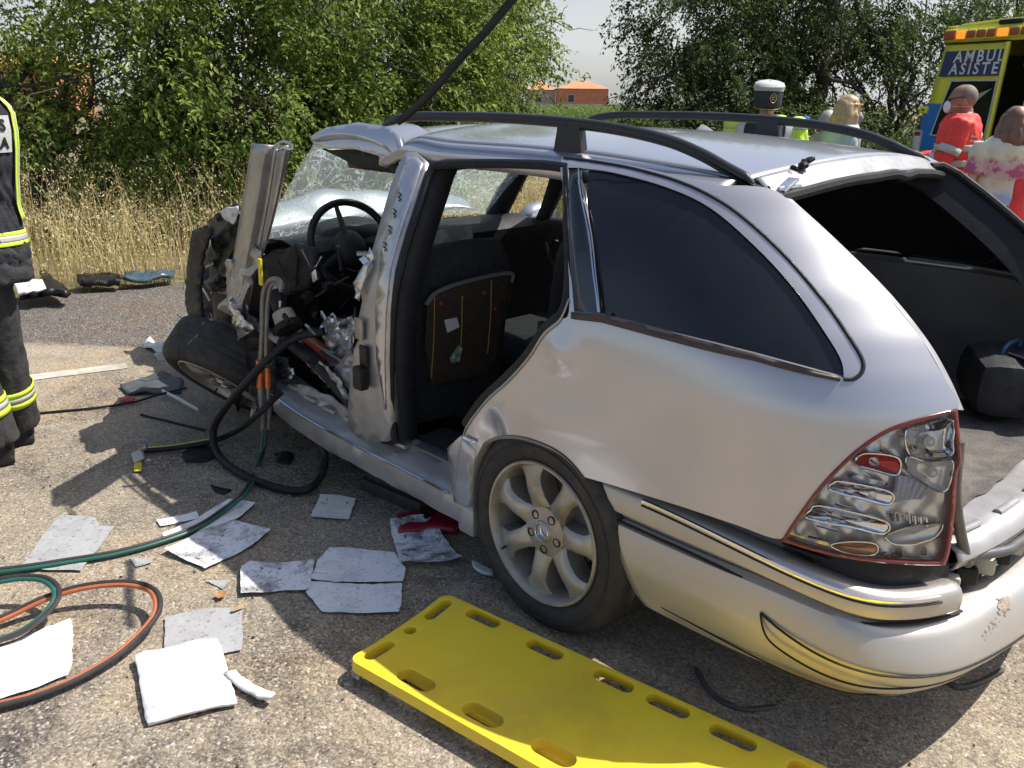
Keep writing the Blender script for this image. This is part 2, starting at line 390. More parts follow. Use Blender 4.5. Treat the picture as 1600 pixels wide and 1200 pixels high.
# ------------------------------------------------------------------ leaves
def leafmat(name, c1, c2, c3):
    m, nt, p = newmat(name)
    at = N(nt, "ShaderNodeAttribute"); at.attribute_name = "tone"
    r = ramp(nt, at.outputs['Fac'], [(0.0, c1), (0.55, c2), (1.0, c3)])
    nt.links.new(r.outputs[0], p.inputs['Base Color']); p.inputs['Roughness'].default_value = 0.6; p.inputs['Specular IOR Level'].default_value = 0.3
    tr = N(nt, "ShaderNodeBsdfTranslucent"); nt.links.new(r.outputs[0], tr.inputs[0])
    mx = N(nt, "ShaderNodeMixShader"); mx.inputs[0].default_value = 0.36
    nt.links.new(p.outputs[0], mx.inputs[1]); nt.links.new(tr.outputs[0], mx.inputs[2])
    nt.links.new(mx.outputs[0], nt.nodes['Material Output'].inputs[0]); return m
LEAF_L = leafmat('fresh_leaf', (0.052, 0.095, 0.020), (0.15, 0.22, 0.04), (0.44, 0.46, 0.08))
LEAF_D = leafmat('shaded_leaf', (0.035, 0.058, 0.020), (0.070, 0.108, 0.032), (0.19, 0.23, 0.055))  # darker leaf copy: shade of the backlit right-hand trees put into the colour
STRAW = leafmat('dry_straw', (0.32, 0.27, 0.09), (0.62, 0.50, 0.23), (0.80, 0.71, 0.46))
CROP = leafmat('green_crop_leaf', (0.08, 0.14, 0.03), (0.14, 0.22, 0.05), (0.30, 0.36, 0.11))
BARK = mat('grey_brown_bark', (0.075, 0.062, 0.050), 0.95, 0, 0.4, 9, bump=0.8, bscale=22)
def rawmesh(name, V, F4, tone=None):
    """V (n,3), F4 (m,4) quads"""
    me = bpy.data.meshes.new(name)
    me.vertices.add(len(V)); me.vertices.foreach_set('co', V.astype(np.float32).ravel())
    k = F4.shape[1]
    me.loops.add(F4.size); me.loops.foreach_set('vertex_index', F4.astype(np.int32).ravel())
    me.polygons.add(len(F4)); me.polygons.foreach_set('loop_start', np.arange(0, F4.size, k, dtype=np.int32))
    me.polygons.foreach_set('loop_total', np.full(len(F4), k, np.int32))
    me.update(calc_edges=True); me.validate()
    if tone is not None:
        at = me.attributes.new('tone', 'FLOAT', 'POINT'); at.data.foreach_set('value', tone.astype(np.float32))
    return me
def unit(a): return a/np.maximum(np.linalg.norm(a, axis=-1, keepdims=True), 1e-9)
def leaf_cloud(C, D, Nn, L, Wd, tone):
    """folded kite leaves: base C, direction D, face normal Nn"""
    n = len(C); S = unit(np.cross(D, Nn)); L = L[:, None]; Wd = Wd[:, None]
    b = C; t = C+D*L-Nn*L*0.12; mid = C+D*L*0.42
    l = mid+S*Wd+Nn*Wd*0.35; r_ = mid-S*Wd+Nn*Wd*0.35
    V = np.stack([b, r_, t, l], 1).reshape(-1, 3)
    F = np.arange(4*n).reshape(-1, 4)
    # fold: two triangles along the midrib
    T = np.concatenate([F[:, [0, 1, 2]], F[:, [0, 2, 3]]])
    return V, T, np.repeat(tone, 4)
def crown_mesh(name, lobes, nclus, per, leaf, rng, droop=0.5, hollow=0.45):
    """twigs spread through the lobes; each twig carries alternating leaves"""
    vol = np.array([l[1][0]*l[1][1]*l[1][2] for l in lobes])**0.8; pr = vol/vol.sum()
    ns = max(4, nclus//16); k = rng.choice(len(lobes), ns, p=pr)
    c0 = np.array([l[0] for l in lobes])[k]; rr = np.array([l[1] for l in lobes])[k]
    d = unit(rng.normal(size=(ns, 3))); rad = hollow+(1.08-hollow)*rng.random(ns)**0.6
    base = c0+d*rr*rad[:, None]; stone = rng.random(ns)
    si = rng.integers(0, ns, nclus); d = d[si]; base = base[si]+rng.normal(size=(nclus, 3))*leaf*2.2+d*(leaf*3.5*rng.random(nclus))[:, None]; stone = stone[si]
    keep = base[:, 2] > 0.12; base = base[keep]; d = d[keep]; stone = stone[keep]; nclus = len(base)
    tw = unit(d*0.8+rng.normal(size=(nclus, 3))*0.55+np.array([0, 0, -droop]))
    tl = leaf*(3.0+3.5*rng.random(nclus))
    ctone = .5*rng.random(nclus)+.5*stone
    i = np.repeat(np.arange(nclus), per); j = np.tile(np.arange(per), nclus)
    f = (j+0.5)/per
    C = base[i]+tw[i]*(tl[i]*f)[:, None]+np.array([0, 0, -1.0])*(tl[i]*f*f*0.35)[:, None]+rng.normal(size=(len(i), 3))*leaf*0.25
    side = unit(np.cross(tw[i], np.array([0.1, 0.05, 1.0])))*np.where(j % 2, 1, -1)[:, None]
    D = unit(side*0.8+tw[i]*0.6+rng.normal(size=(len(i), 3))*0.35+np.array([0, 0, -0.35]))
    Nn = rng.normal(size=(len(i), 3))*0.55+np.array([0, 0, 1.0]); Nn = unit(Nn-D*(Nn*D).sum(1, keepdims=True))
    L = leaf*(0.65+0.7*rng.random(len(i))); Wd = L*(0.20+0.08*rng.random(len(i)))
    V, T, tn = leaf_cloud(C, D, Nn, L, Wd, np.clip(0.65*ctone[i]+0.5*rng.random(len(i))-0.08, 0, 1))
    return rawmesh(name, V, T, tn)
def limb(mb, a, b, r0, r1, n=7, wob=0.12):
    a = Vector(a); b = Vector(b); L = (b-a).length; P = []
    for k in range(8):
        t = k/7; P.append(a.lerp(b, t)+Vector((random.uniform(-1, 1), random.uniform(-1, 1), random.uniform(-.5, .8)))*L*wob*0.5*math.sin(math.pi*t))
    mb.tube(P, [r0+(r1-r0)*k/7 for k in range(8)], n); return P
def tree(label, base, lobes, nclus, per, leaf, m, seed, trunk_r=0.10, trunks=1, nb=14, group=None, droop=.5, hollow=.4):
    rng = np.random.default_rng(seed); random.seed(seed)
    t = thing('tree', label, 'tree', base, 0, group)
    lobes = [((base[0]+l[0][0], base[1]+l[0][1], l[0][2]), l[1]) for l in lobes]
    tm = MB(); bm_ = MB(); forks = []
    for k in range(trunks):
        a = (base[0]+random.uniform(-.25, .25)*(trunks > 1), base[1]+random.uniform(-.25, .25)*(trunks > 1), -0.05)
        l = lobes[k % len(lobes)]
        top = (l[0][0]*0.5+a[0]*0.5, l[0][1]*0.5+a[1]*0.5, max(1.4, l[0][2]*1.05))
        P = limb(tm, a, top, trunk_r*random.uniform(.7, 1.1), trunk_r*0.4, 9, 0.16); forks += P[3:]
    for k in range(nb):
        l = lobes[k % len(lobes)]; a = random.choice(forks); d = Vector(rng.normal(size=3)); d.normalize()
        b = Vector(l[0])+Vector((d.x*l[1][0], d.y*l[1][1], d.z*l[1][2]))*0.85; b.z = max(b.z, 0.3)
        P = limb(bm_, a, b, trunk_r*0.32, 0.008, 5, 0.2)
        for q in range(3):
            s_ = P[random.randint(3, 6)]; d = Vector(rng.normal(size=3))*0.45
            limb(bm_, s_, s_+d, 0.012, 0.004, 4, 0.2)
    obj('trunk', tm, BARK, t); obj('branches', bm_, BARK, t)
    cr = crown_mesh('crown', lobes, nclus, per, leaf, rng, droop, hollow); o = obj('crown', cr, m, t); o['kind'] = 'stuff'
    return t
def spot(px, dist): q = far((px, 156), dist); return (float(q[0]), float(q[1]), 0.0)
def L_(dr, df, z): return tuple((HR*dr+HF*df)[:2])+(z,)   # offset to the right / away from the viewer
def lobe(dr, df, z, r, rz): return (L_(dr, df, z), (r, r, rz))
TG = 'trees along the verge'
tree('bushy green tree at the left, behind the firefighter', spot(60, 9.2), [lobe(-1.2, .4, 1.5, 1.5, 1.4), lobe(0.1, 0.6, 1.2, 1.2, 1.2), lobe(-.4, .8, 2.9, 1.5, 1.0), lobe(.8, .3, 1.7, .8, .9)], 2100, 13, .066, LEAF_L, 11, .11, 2, 16, TG, hollow=.5)
tree('leafy tree with sunlit yellow-green sprays above the tall dry grass', spot(290, 9.6), [lobe(-.6, .2, 1.5, 1.0, 1.1), lobe(.5, 0, 1.75, 1.2, 1.3), lobe(.1, .6, 3.0, 1.6, 1.1), lobe(1.1, .3, 1.3, .9, .9), lobe(.1, .3, .9, 1.1, .6)], 3500, 13, .066, LEAF_L, 12, .10, 3, 22, TG)
tree('dense bright tree right behind the torn windscreen pillar', spot(500, 10.4), [lobe(-.5, 0, 1.6, 1.2, 1.3), lobe(.7, .2, 1.5, 1.2, 1.3), lobe(.2, .6, 3.0, 1.7, 1.1), lobe(.1, .3, .8, 1.4, .6)], 3600, 13, .066, LEAF_L, 13, .10, 3, 22, TG)
tree('bright tree behind the raised black rubber strip', spot(690, 11.6), [lobe(-.5, 0, 1.5, 1.2, 1.3), lobe(.35, .3, 1.8, .85, 1.2), lobe(-.3, .6, 3.1, 1.3, 1.1), lobe(-.3, .4, .8, 1.1, .7)], 3400, 13, .066, LEAF_L, 14, .10, 2, 20, TG)
tree('thin pale tree beside the patch of open sky', spot(815, 14.5), [lobe(-.75, 0, 2.0, .75, .8), lobe(-.55, .2, 3.0, .8, .9), lobe(.10, 0, 2.55, .30, .40)], 1300, 12, .065, LEAF_L, 15, .07, 1, 12, TG, hollow=.3)
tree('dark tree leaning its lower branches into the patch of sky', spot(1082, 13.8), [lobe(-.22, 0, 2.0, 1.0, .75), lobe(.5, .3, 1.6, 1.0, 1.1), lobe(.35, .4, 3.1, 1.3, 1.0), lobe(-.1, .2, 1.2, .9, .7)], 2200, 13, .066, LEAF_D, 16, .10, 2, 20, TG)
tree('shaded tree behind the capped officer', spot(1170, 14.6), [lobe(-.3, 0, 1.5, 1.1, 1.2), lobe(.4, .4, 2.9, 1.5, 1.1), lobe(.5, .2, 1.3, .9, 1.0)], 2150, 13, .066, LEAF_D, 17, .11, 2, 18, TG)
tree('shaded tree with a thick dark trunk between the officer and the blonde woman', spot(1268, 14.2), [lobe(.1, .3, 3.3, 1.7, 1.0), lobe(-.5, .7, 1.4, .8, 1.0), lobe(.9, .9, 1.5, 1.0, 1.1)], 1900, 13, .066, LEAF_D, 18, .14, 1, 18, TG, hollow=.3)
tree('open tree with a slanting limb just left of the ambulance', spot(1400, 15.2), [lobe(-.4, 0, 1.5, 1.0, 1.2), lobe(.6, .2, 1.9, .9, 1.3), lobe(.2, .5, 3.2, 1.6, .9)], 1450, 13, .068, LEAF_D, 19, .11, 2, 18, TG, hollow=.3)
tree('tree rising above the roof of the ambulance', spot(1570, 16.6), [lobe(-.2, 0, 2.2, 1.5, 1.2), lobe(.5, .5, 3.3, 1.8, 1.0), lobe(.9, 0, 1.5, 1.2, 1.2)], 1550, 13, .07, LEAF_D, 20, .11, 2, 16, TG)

# ------------------------------------------------------------------ tall dry grass on the verge
def grass_mesh(name, pts, h, wdt, rng, lean, heads=True, hs=1.0):
    n = len(pts); ang = rng.random(n)*6.283
    ld = np.stack([np.cos(ang), np.sin(ang), np.zeros(n)], 1)*(lean*rng.random(n))[:, None]
    sd = np.stack([-np.sin(ang+rng.normal(size=n)), np.cos(ang), np.zeros(n)], 1); sd = unit(sd)
    Vs = []; tone = rng.random(n)
    for t, wf in ((0, 1.0), (.35, .9), (.7, .6), (1.0, .15)):
        c = pts+np.array([0, 0, 1.0])*(h*t)[:, None]*(1-0.25*lean*t)+ld*(h*t*t)[:, None]
        Vs += [c-sd*wdt*wf, c+sd*wdt*wf]
    V = np.stack(Vs, 1).reshape(-1, 3); b = np.arange(n)[:, None]*8
    F = np.concatenate([b+np.array([[0, 1, 3, 2]]), b+np.array([[2, 3, 5, 4]]), b+np.array([[4, 5, 7, 6]])])
    T = np.concatenate([F[:, [0, 1, 2]], F[:, [0, 2, 3]]]); tn = np.repeat(tone, 8)
    if heads:
        k = 6; i = np.repeat(np.arange(n), k)[rng.random(n*k) < 0.75]
        f = 0.72+0.3*rng.random(len(i))
        C = pts[i]+np.array([0, 0, 1.0])*(h[i]*f)[:, None]*(1-0.25*lean*f)[:, None]+ld[i]*(h[i]*f*f)[:, None]+rng.normal(size=(len(i), 3))*0.022*hs
        D = unit(rng.normal(size=(len(i), 3))*0.6+np.array([0, 0, -.5])); Nn = unit(np.cross(D, rng.normal(size=(len(i), 3))))
        L = 0.026*hs*(.7+.6*rng.random(len(i)))
        V2, T2, tn2 = leaf_cloud(C, D, Nn, L, L*0.2, np.clip(.45+.55*rng.random(len(i)), 0, 1))
        T = np.concatenate([T, T2+len(V)]); V = np.concatenate([V, V2]); tn = np.concatenate([tn, tn2])
    return rawmesh(name, V, T, tn)
rng = np.random.default_rng(3)
s = rng.uniform(-4.5, 9.5, 15000); off = 0.12+2.5*rng.random(15000)**1.5
keepm = rng.random(15000) < np.clip(0.55+0.9*np.array([nz(a*1.1, b*1.3, 3) for a, b in zip(s, off)]), .08, 1)
s, off = s[keepm], off[keepm]
pts = EDGE0[None]+np.outer(s, EDIR)+np.outer(off, ENRM); pts = np.concatenate([pts, np.zeros((len(s), 1))-0.01], 1)
tall = rng.random(len(s)) < .22
h = np.clip(0.18+0.40*np.clip(off/0.6, 0, 1)+0.10*rng.normal(size=len(s))+tall*(.20+.40*rng.random(len(s))), .10, 1.15)
me = grass_mesh('dry_grass', pts, h, 0.0028, rng, 0.65); o = bpy.data.objects.new('dry_grass', me); COL.objects.link(o); me.materials.append(STRAW)
tag(o, 'tall dry straw-coloured grass along the verge below the trees', 'grass', kind='stuff')
# low green weeds at the tarmac edge
s = rng.uniform(-3, 5, 900); s = np.array([a for a in s if nz(a*2.1, 9) > -0.05]); off = rng.normal(size=len(s))*0.10
pts = EDGE0[None]+np.outer(s, EDIR)+np.outer(off, ENRM); pts = np.concatenate([pts, np.zeros((len(s), 1))], 1)
me = grass_mesh('weeds', pts, 0.05+.12*rng.random(len(s)), 0.004, rng, 1.1, False); o = bpy.data.objects.new('weeds', me); COL.objects.link(o); me.materials.append(CROP)
tag(o, 'low green weeds at the edge of the tarmac', 'weeds', kind='stuff')
# shaded undergrowth below the right-hand trees
# ------------------------------------------------------------------ green field far behind
n = 9000; fx = rng.uniform(700, 1030, n); fd = rng.uniform(38, 66, n)
pts = np.array([far((a, 156), d) for a, d in zip(fx, fd)]); pts[:, 2] = -0.01
me = grass_mesh('maize_field', pts, 1.0+.30*rng.random(n), .022, rng, 0.35, True, 4.0); o = bpy.data.objects.new('maize_field', me); COL.objects.link(o); me.materials.append(CROP)
tag(o, 'green crop field in front of the orange roofed houses', 'field', kind='stuff')
# ------------------------------------------------------------------ houses far behind
BRICK = mat('orange_brick', (0.50, 0.20, 0.11), 0.9, 0, 0.2, 1.5); TILE = mat('orange_roof_tile', (0.62, 0.26, 0.13), 0.85, 0, 0.2, 2.0)
RENDER = mat('pale_render', (0.55, 0.47, 0.42), 0.9, 0, 0.12, .8); PANE = mat('far_window_pane', (0.03, 0.035, 0.04), 0.15, 0, 0.1, 2); GREYW = mat('pale_grey_block', (0.47, 0.45, 0.42), 0.9, 0, 0.15, .8)
def house(label, px0, px1, ytop_wall, yroof, dist, wallm, hip=0.3, wins=(), depth=8.0):
    c = far(((px0+px1)/2, 156), dist); base = (float(c[0]), float(c[1]), 0.0)
    t = thing('house', label, 'house', base, YAW)
    k = dist/1366.0; wd = (px1-px0)*k; zw = CZ+(156-ytop_wall)*dist/FPX; zr = CZ+(156-yroof)*dist/FPX
    obj('wall', MB().box((0, depth/2, zw/2), (wd, depth, zw)), wallm, t, local=True, smooth=False)
    e = 0.25; h_ = hip*wd
    rf = MB().add([(-wd/2-e, -e, zw+.003), (wd/2+e, -e, zw+.003), (wd/2+e, depth+e, zw+.003), (-wd/2-e, depth+e, zw+.003), (-wd/2+h_, depth/2, zr), (wd/2-h_, depth/2, zr)],
                  [(0, 1, 5, 4), (1, 2, 5), (2, 3, 4, 5), (3, 0, 4), (3, 2, 1, 0)])
    obj('roof', rf, TILE, t, local=True, smooth=False)
    for (fx_, fz, ww, hh) in wins:
        f = obj('window', MB().box((-wd/2+fx_*wd, -0.03, fz*zw), (ww, .1, hh)), GREYW, t, local=True, smooth=False)
        obj('pane', MB().box((-wd/2+fx_*wd, -0.07, fz*zw), (ww*.8, .06, hh*.85)), PANE, f, smooth=False, local=True)
    return t
house('low orange brick house with a tiled roof beyond the green field', 873, 950, 139, 127, 110, BRICK, .4, [(.25, .6, .9, 1.0)])
house('pale house with an orange hipped roof, left of the orange brick house', 822, 868, 141, 128, 118, RENDER, .45, [(.4, .62, 1.0, 1.0)])
house('pinkish house half hidden by the thin pale tree', 770, 815, 140, 128, 100, RENDER, .3, [(.7, .6, .8, 1.0)])
house('brown house glimpsed through the leaves at the upper left', -15, 62, 113, 90, 60, BRICK, .3, [(.6, .6, .8, 1.0)])
wl = thing('garden_wall', 'long pale wall in front of the orange roofed houses', 'wall', spot(868, 96), YAW)
k = 96/1366.0
for i in range(6):
    obj('wall_panel', MB().box(((-38+i*27)*k, 0.1, .55), (27*k-.05, .2, 1.1)), GREYW, wl, local=True, smooth=False)
obj('coping', MB().box((29*k, 0.1, 1.13), (163*k, .3, .06)), GREYW, wl, local=True, smooth=False)
pl = thing('utility_pole', 'thin utility pole standing behind the orange roofs', 'pole', spot(912, 125))
obj('post', MB().tube([(0, 0, 0), (0, 0, 5.0)], .09, 8), BARK, pl, local=True); obj('crossarm', MB().box((0, 0, 4.6), (1.5, .1, .1)), BARK, pl, local=True)
# ================================================================== THE WRECKED CAR
car = thing('car', 'wrecked silver estate car with its side doors and tailgate torn off', 'car', (-0.6, 0.0, 0.0))
# half width of the body over height, rear opening edge over height
_zg = np.linspace(0.05, 1.50, 600)
def _sm(t, k=25):
    ker = np.hanning(2*k+1); ker /= ker.sum(); tp = np.concatenate([np.full(k, t[0]), t, np.full(k, t[-1])]); return np.convolve(tp, ker, 'valid')
_W = _sm(np.interp(_zg, [.05, .16, .30, .50, .68, .85, .95, 1.10, 1.22, 1.30, 1.335, 1.36, 1.39, 1.45], [.775, .80, .832, .856, .862, .850, .832, .775, .715, .662, .622, .575, .50, .40]))
_XE = _sm(np.interp(_zg, [.05, .52, .74, .878, .94, 1.012, 1.10, 1.196, 1.29, 1.315, 1.40], [1.0, .985, .969, .94, .902, .843, .747, .617, .47, .40, .15]), 14)
NN, MM, LL = 3.0, 2.2, 0.72
def side_y(x, z):
    wz = float(np.interp(z, _zg, _W)); xe = float(np.interp(z, _zg, _XE))
    tE = (1-min(1, .56/max(wz, .5601))**MM)**(1/NN); xs = xe-LL*tE
    t = min(0.995, max(0.0, (x-xs)/LL)); y = -wz*(1-t**NN)**(1/MM)
    # dents: pulled crease behind the door opening, soft buckle over the arch
    y += 0.010*math.exp(-(((x-0.10-0.35*(z-.80))/.13)**2+((z-.79)/.075)**2))
    y -= 0.012*math.exp(-(((x-0.06)/.05)**2+((z-.86)/.05)**2))
    y += 0.010*math.exp(-(((x-.50)/.22)**2+((z-.70)/.10)**2))
    y += 0.022*math.exp(-(((x+.20)/.05)**2+((z-.55)/.07)**2))
    return y
def on_side(px, off=0.0):
    d = ray(px); best = None; pf = None; pt = None
    for t in np.linspace(1.2, 4.6, 500):
        q = CAM+d*t; f = q[1]-(side_y(q[0], q[2])-off)
        if best is None or abs(f) < best[0]: best = (abs(f), t)
        if pf is not None and pf < 0 <= f:
            a, b = pt, t
            for _ in range(30):
                m = (a+b)/2; q = CAM+d*m
                if q[1]-(side_y(q[0], q[2])-off) < 0: a = m
                else: b = m
            return CAM+d*a
        pf, pt = f, t
    return CAM+d*best[1]
def sxz(pxs, n=0, closed=True):
    P = [on_side(p) for p in pxs]; P = [(p[0], p[2]) for p in P]
    return crom(P, n, closed) if n else P
def smooth(pts, corners, n=5):
    """closed outline rounded between its corners"""
    m = len(pts); out = []; cs = sorted(corners)
    for a, b in zip(cs, cs[1:]+[cs[0]+m]):
        seg = [pts[i % m] for i in range(a, b+1)]
        out += [tuple(p) for p in (crom(seg, n)[:-1] if len(seg) > 2 else [np.array(seg[0], float)])]
    return out
def side_patch(pts, step, off=0.0, holes=()):
    return patch(pts, step, lambda v: (v[0], side_y(v[0], v[1])-off, v[1]), holes)
def side_n(x, z):
    e = .004; n = np.array([-(side_y(x+e, z)-side_y(x-e, z))/(2*e), 1.0, -(side_y(x, z+e)-side_y(x, z-e))/(2*e)]); return -n/np.linalg.norm(n)
def true_normals(o):
    """shade the sheet with the normals of the body surface itself"""
    me = o.data; W_ = wmat(o.parent) if o.parent else Matrix.Identity(4)
    me.polygons.foreach_set('use_smooth', [True]*len(me.polygons))
    me.normals_split_custom_set_from_vertices([tuple(side_n(*((W_ @ v.co)[i] for i in (0, 2)))) for v in me.vertices]); return o
def side_path(pxs, off, n=6, closed=False):
    return [tuple(p) for p in [np.array((q[0], side_y(q[0], q[1])-off, q[1])) for q in crom(sxz(pxs), n, closed)]]

# ---------------- roof
def zc(x): return float(np.interp(x, _rx, _rz))
_rx = np.linspace(-1.7, .8, 300)
_rz = _sm(np.interp(_rx, [-1.7, -1.35, -1.2, -1.08, -.8, -.4, -.1, .2, .42, .52, .60, .7], [1.355, 1.385, 1.395, 1.392, 1.402, 1.402, 1.396, 1.376, 1.354, 1.335, 1.315, 1.28]), 12)
def roof_z(x, y):
    a = abs(y); z = zc(x)-.045*(a/.56)**2-0.9*max(0, a-.50)**2-2.2*max(0, a-.57)**2
    z -= 0.020*math.exp(-((x+1.02+.25*(y+.5))/.055)**2)*(1.0 if y < 0 else .5)      # fold where the front was bent back
    z += 0.012*math.exp(-((x+.9)/.1)**2)
    if y < -.35 and x < -1.0: z += 0.03*math.sin(min(1, (-1.0-x)/.3)*math.pi*.5)
    return z
def xrear(y): return 0.385+0.045*(1-(abs(y)/.56)**2)
def roof_front(y): return -1.44-0.03*math.sin(y*9)
rows = []
for i in range(61):
    u = i/60; rows.append([])
    for k in range(37):
        y = -.555+1.11*k/36; x = roof_front(y)*(1-u)+xrear(y)*u; rows[-1].append((x, y, roof_z(x, y)))
obj('roof_panel', MB().grid(rows), M['silver'], car, solid=.012)
# cant rails: the painted frame between roof and door opening
def cant(sgn, x0, x1):
    rows = []
    for i in range(50):
        x = x0+(x1-x0)*i/49; rows.append([])
        wy = 0.634
        for k in range(9):
            y = .560+(wy-.560)*k/8; z = roof_z(x, -y if sgn < 0 else y)
            if x > .28: z -= 0.0
            rows[-1].append((x, sgn*y, z-0.001))
        rows[-1].append((x, sgn*(wy+.004), rows[-1][-1][2]-.035))
    return MB().grid(rows)
obj('roof_frame', cant(-1, -1.02, .36), M['silver'], car, solid=.012)
obj('roof_frame', cant(1, -1.30, .40), M['silver'], car, solid=.012)
# front header, folded forward and torn off the pillar
hd = [(482, 214), (503, 199), (548, 191), (598, 198), (622, 213), (634, 236), (622, 256), (596, 243), (556, 232), (512, 232), (493, 226)]
def hmap(v):
    q = on((v[0], v[1]), 1, -.615); k = (v[1]-190)/70.0
    q = q+np.array([0, 1, 0])*(-.02+.055*(1-min(1, max(0, k)))**2); return q
obj('header_panel', patch(hd, 7, hmap), M['silver'], car, solid=.02)
hx = MB().tube([on(p, 1, -.625) for p in crom([(488, 219), (520, 211), (560, 214), (598, 228), (624, 248)], 5)], .006, 6); obj('header_seam', hx, M['torn'], car)
hu = patch([(500, 232), (556, 234), (600, 246), (626, 262), (632, 275), (600, 268), (560, 262), (530, 246)], 8, lambda v: on((v[0], v[1]), 1, -.57)); obj('header_lining', hu, M['dark'], car, solid=.02)
vis = patch([(540, 243), (626, 263), (620, 272), (545, 262)], 8, lambda v: on((v[0], v[1]), 1, -.54)); obj('sun_visor', vis, mat('brown_visor', (.10, .045, .025), .8), car, solid=.02)

# ---------------- roof rails
def rail(path, foot):
    P = crom(path, 7); m = len(P); rs = []
    for i in range(m):
        t = i/(m-1); rs.append(0.017*min(1, .35+t*9)*min(1, .25+(1-t)*8))
    r = obj('roof_rail', MB().tube(P, rs, 12, flat=(.95, .80)), M['rail'], car)
    for fx0, fx1 in foot:
        y = path[0][1]; 
        za = float(np.interp((fx0+fx1)/2, [p[0] for p in path], [p[2] for p in path]))
        f0 = roof_z(fx0, y)-.01
        obj('rail_foot', MB().prism([(fx0-.01, y-.014, f0), (fx1+.012, y-.014, f0), (fx1-.004, y-.012, za), (fx0+.004, y-.012, za)], (0, .026, 0)), M['rail'], r)
    y = path[0][1]; e = path[-1]; x1 = e[0]; x0 = path[7][0]
    top = [(p[0], p[2]) for p in crom(path[7:], 5)]
    bot = [(x1+.012, roof_z(x1+.012, y)-.012), (x0+.03, roof_z(x0+.03, y)+.012)]
    mid = [((x0+x1)/2+.02, (np.interp((x0+x1)/2+.02, [p[0] for p in top], [p[1] for p in top])+roof_z((x0+x1)/2, y))/2)]
    obj('rail_foot', MB().prism([(a, y-.014, b) for a, b in top]+[(a, y-.014, b) for a, b in bot[:1]+mid[:0]], (0, .028, 0)), M['rail'], r)
    return r
yr = -.5463
def railpt(px, y=yr): return on(px, 1, y)
LP = [railpt(p) for p in [(598, 196), (618, 187), (650, 182), (700, 182), (780, 184), (870, 190), (960, 201), (1040, 219), (1095, 241), (1140, 266), (1164, 279), (1180, 292)]]
rail(LP, [(LP[5][0]+.012, LP[5][0]+.10)])
rr = [(q[0], -q[1], q[2]) for q in LP]; rail(rr, [(LP[5][0]+.012, LP[5][0]+.10)])

# ---------------- quarter panel (C post to the tail light), window cut out
win = [(904, 262), (960, 270), (1040, 292), (1110, 325), (1180, 385), (1240, 450), (1288, 518), (1314, 562), (1319, 591), (1180, 553), (1040, 517), (937, 490), (897, 487), (893, 440), (882, 262)]
qp = [(878, 246), (930, 249), (990, 259), (1060, 275), (1120, 289), (1166, 290), (1200, 294), (1228, 309), (1300, 375), (1380, 455), (1440, 530), (1475, 590), (1497, 638),
      (1430, 655), (1378, 677), (1328, 713), (1278, 765), (1240, 815), (1218, 842), (1150, 820), (1060, 790), (970, 762), (912, 745),
      (893, 722), (868, 702), (830, 686), (795, 680), (765, 686), (751, 703), (743, 722), (741, 745), (741, 780), (738, 812), (722, 806), (711, 783), (715, 735), (722, 690), (733, 662), (760, 627), (792, 598), (826, 560), (851, 522), (876, 500), (890, 468)]
win = smooth(win, [0, 8, 9, 10, 11, 12, 13, 14]); qp = smooth(qp, [0, 4, 5, 16, 22, 26, 37, 38, 39, 40, 41, 44]); qo = sxz(qp); wo = sxz(win)
def rnd(P, n): return crom(P, n, True)
qmb = side_patch(qo, .017, 0, [wo]); q_ = true_normals(obj('quarter_panel', qmb, M['silver'], car, face_cam=True))
wr = [on_side(p) for p in dens(win, 8)]
obj('window_reveal', MB().grid([[tuple(p) for p in wr+wr[:1]], [tuple(p+np.array([0, .022, 0])) for p in wr+wr[:1]]]), M['silver'], car)
# fold-over lip of the torn front edge
lip = [(890, 468), (876, 500), (851, 522), (826, 560), (792, 598), (760, 627), (733, 662), (722, 690), (715, 735), (711, 783)]
lp = [np.array(p) for p in side_path(lip, .0, 5)]
rows = [[p+np.array([0, -.006, 0]) for p in lp], [p+np.array([-.014, .012, .004]) for p in lp], [p+np.array([-.006, .07, .004]) for p in lp]]
obj('panel_lip', MB().grid([list(map(tuple, r)) for r in rows]), M['silver_dirty'], car, solid=.004)
# wheel arch lip and black liner
arch = [(738, 812), (741, 780), (741, 745), (743, 722), (751, 703), (765, 686), (795, 680), (830, 686), (868, 702), (893, 722), (912, 745)]
ap = [np.array(p) for p in side_path(arch, .004, 5)]
rows = [[tuple(p) for p in ap], [tuple(p+np.array([0, .008, -.012])) for p in ap], [tuple(p+np.array([0, .05, -.010])) for p in ap]]
obj('arch_lip', MB().grid(rows), M['silver_dirty'], car)
rows = [[tuple(p+np.array([0, .02, -.004])) for p in ap], [tuple(p+np.array([0, .30, 0.0])) for p in ap]]
obj('arch_liner', MB().grid(rows), M['dark'], car)
obj('wheel_well', MB().box((0.02, -.42, .42), (.9, .02, .72)), M['dark'], car)
obj('arch_flare', side_patch(sxz([(700, 700), (722, 680), (743, 705), (741, 745), (740, 782), (737, 812), (722, 806), (711, 783), (704, 740)]), .03, .004), M['silver'], car, solid=.014)
obj('side_badge', MB().tube(side_path([(727, 682), (746, 690)], .008, 3), .006, 6, flat=(1, .5)), M['chrome'], car)

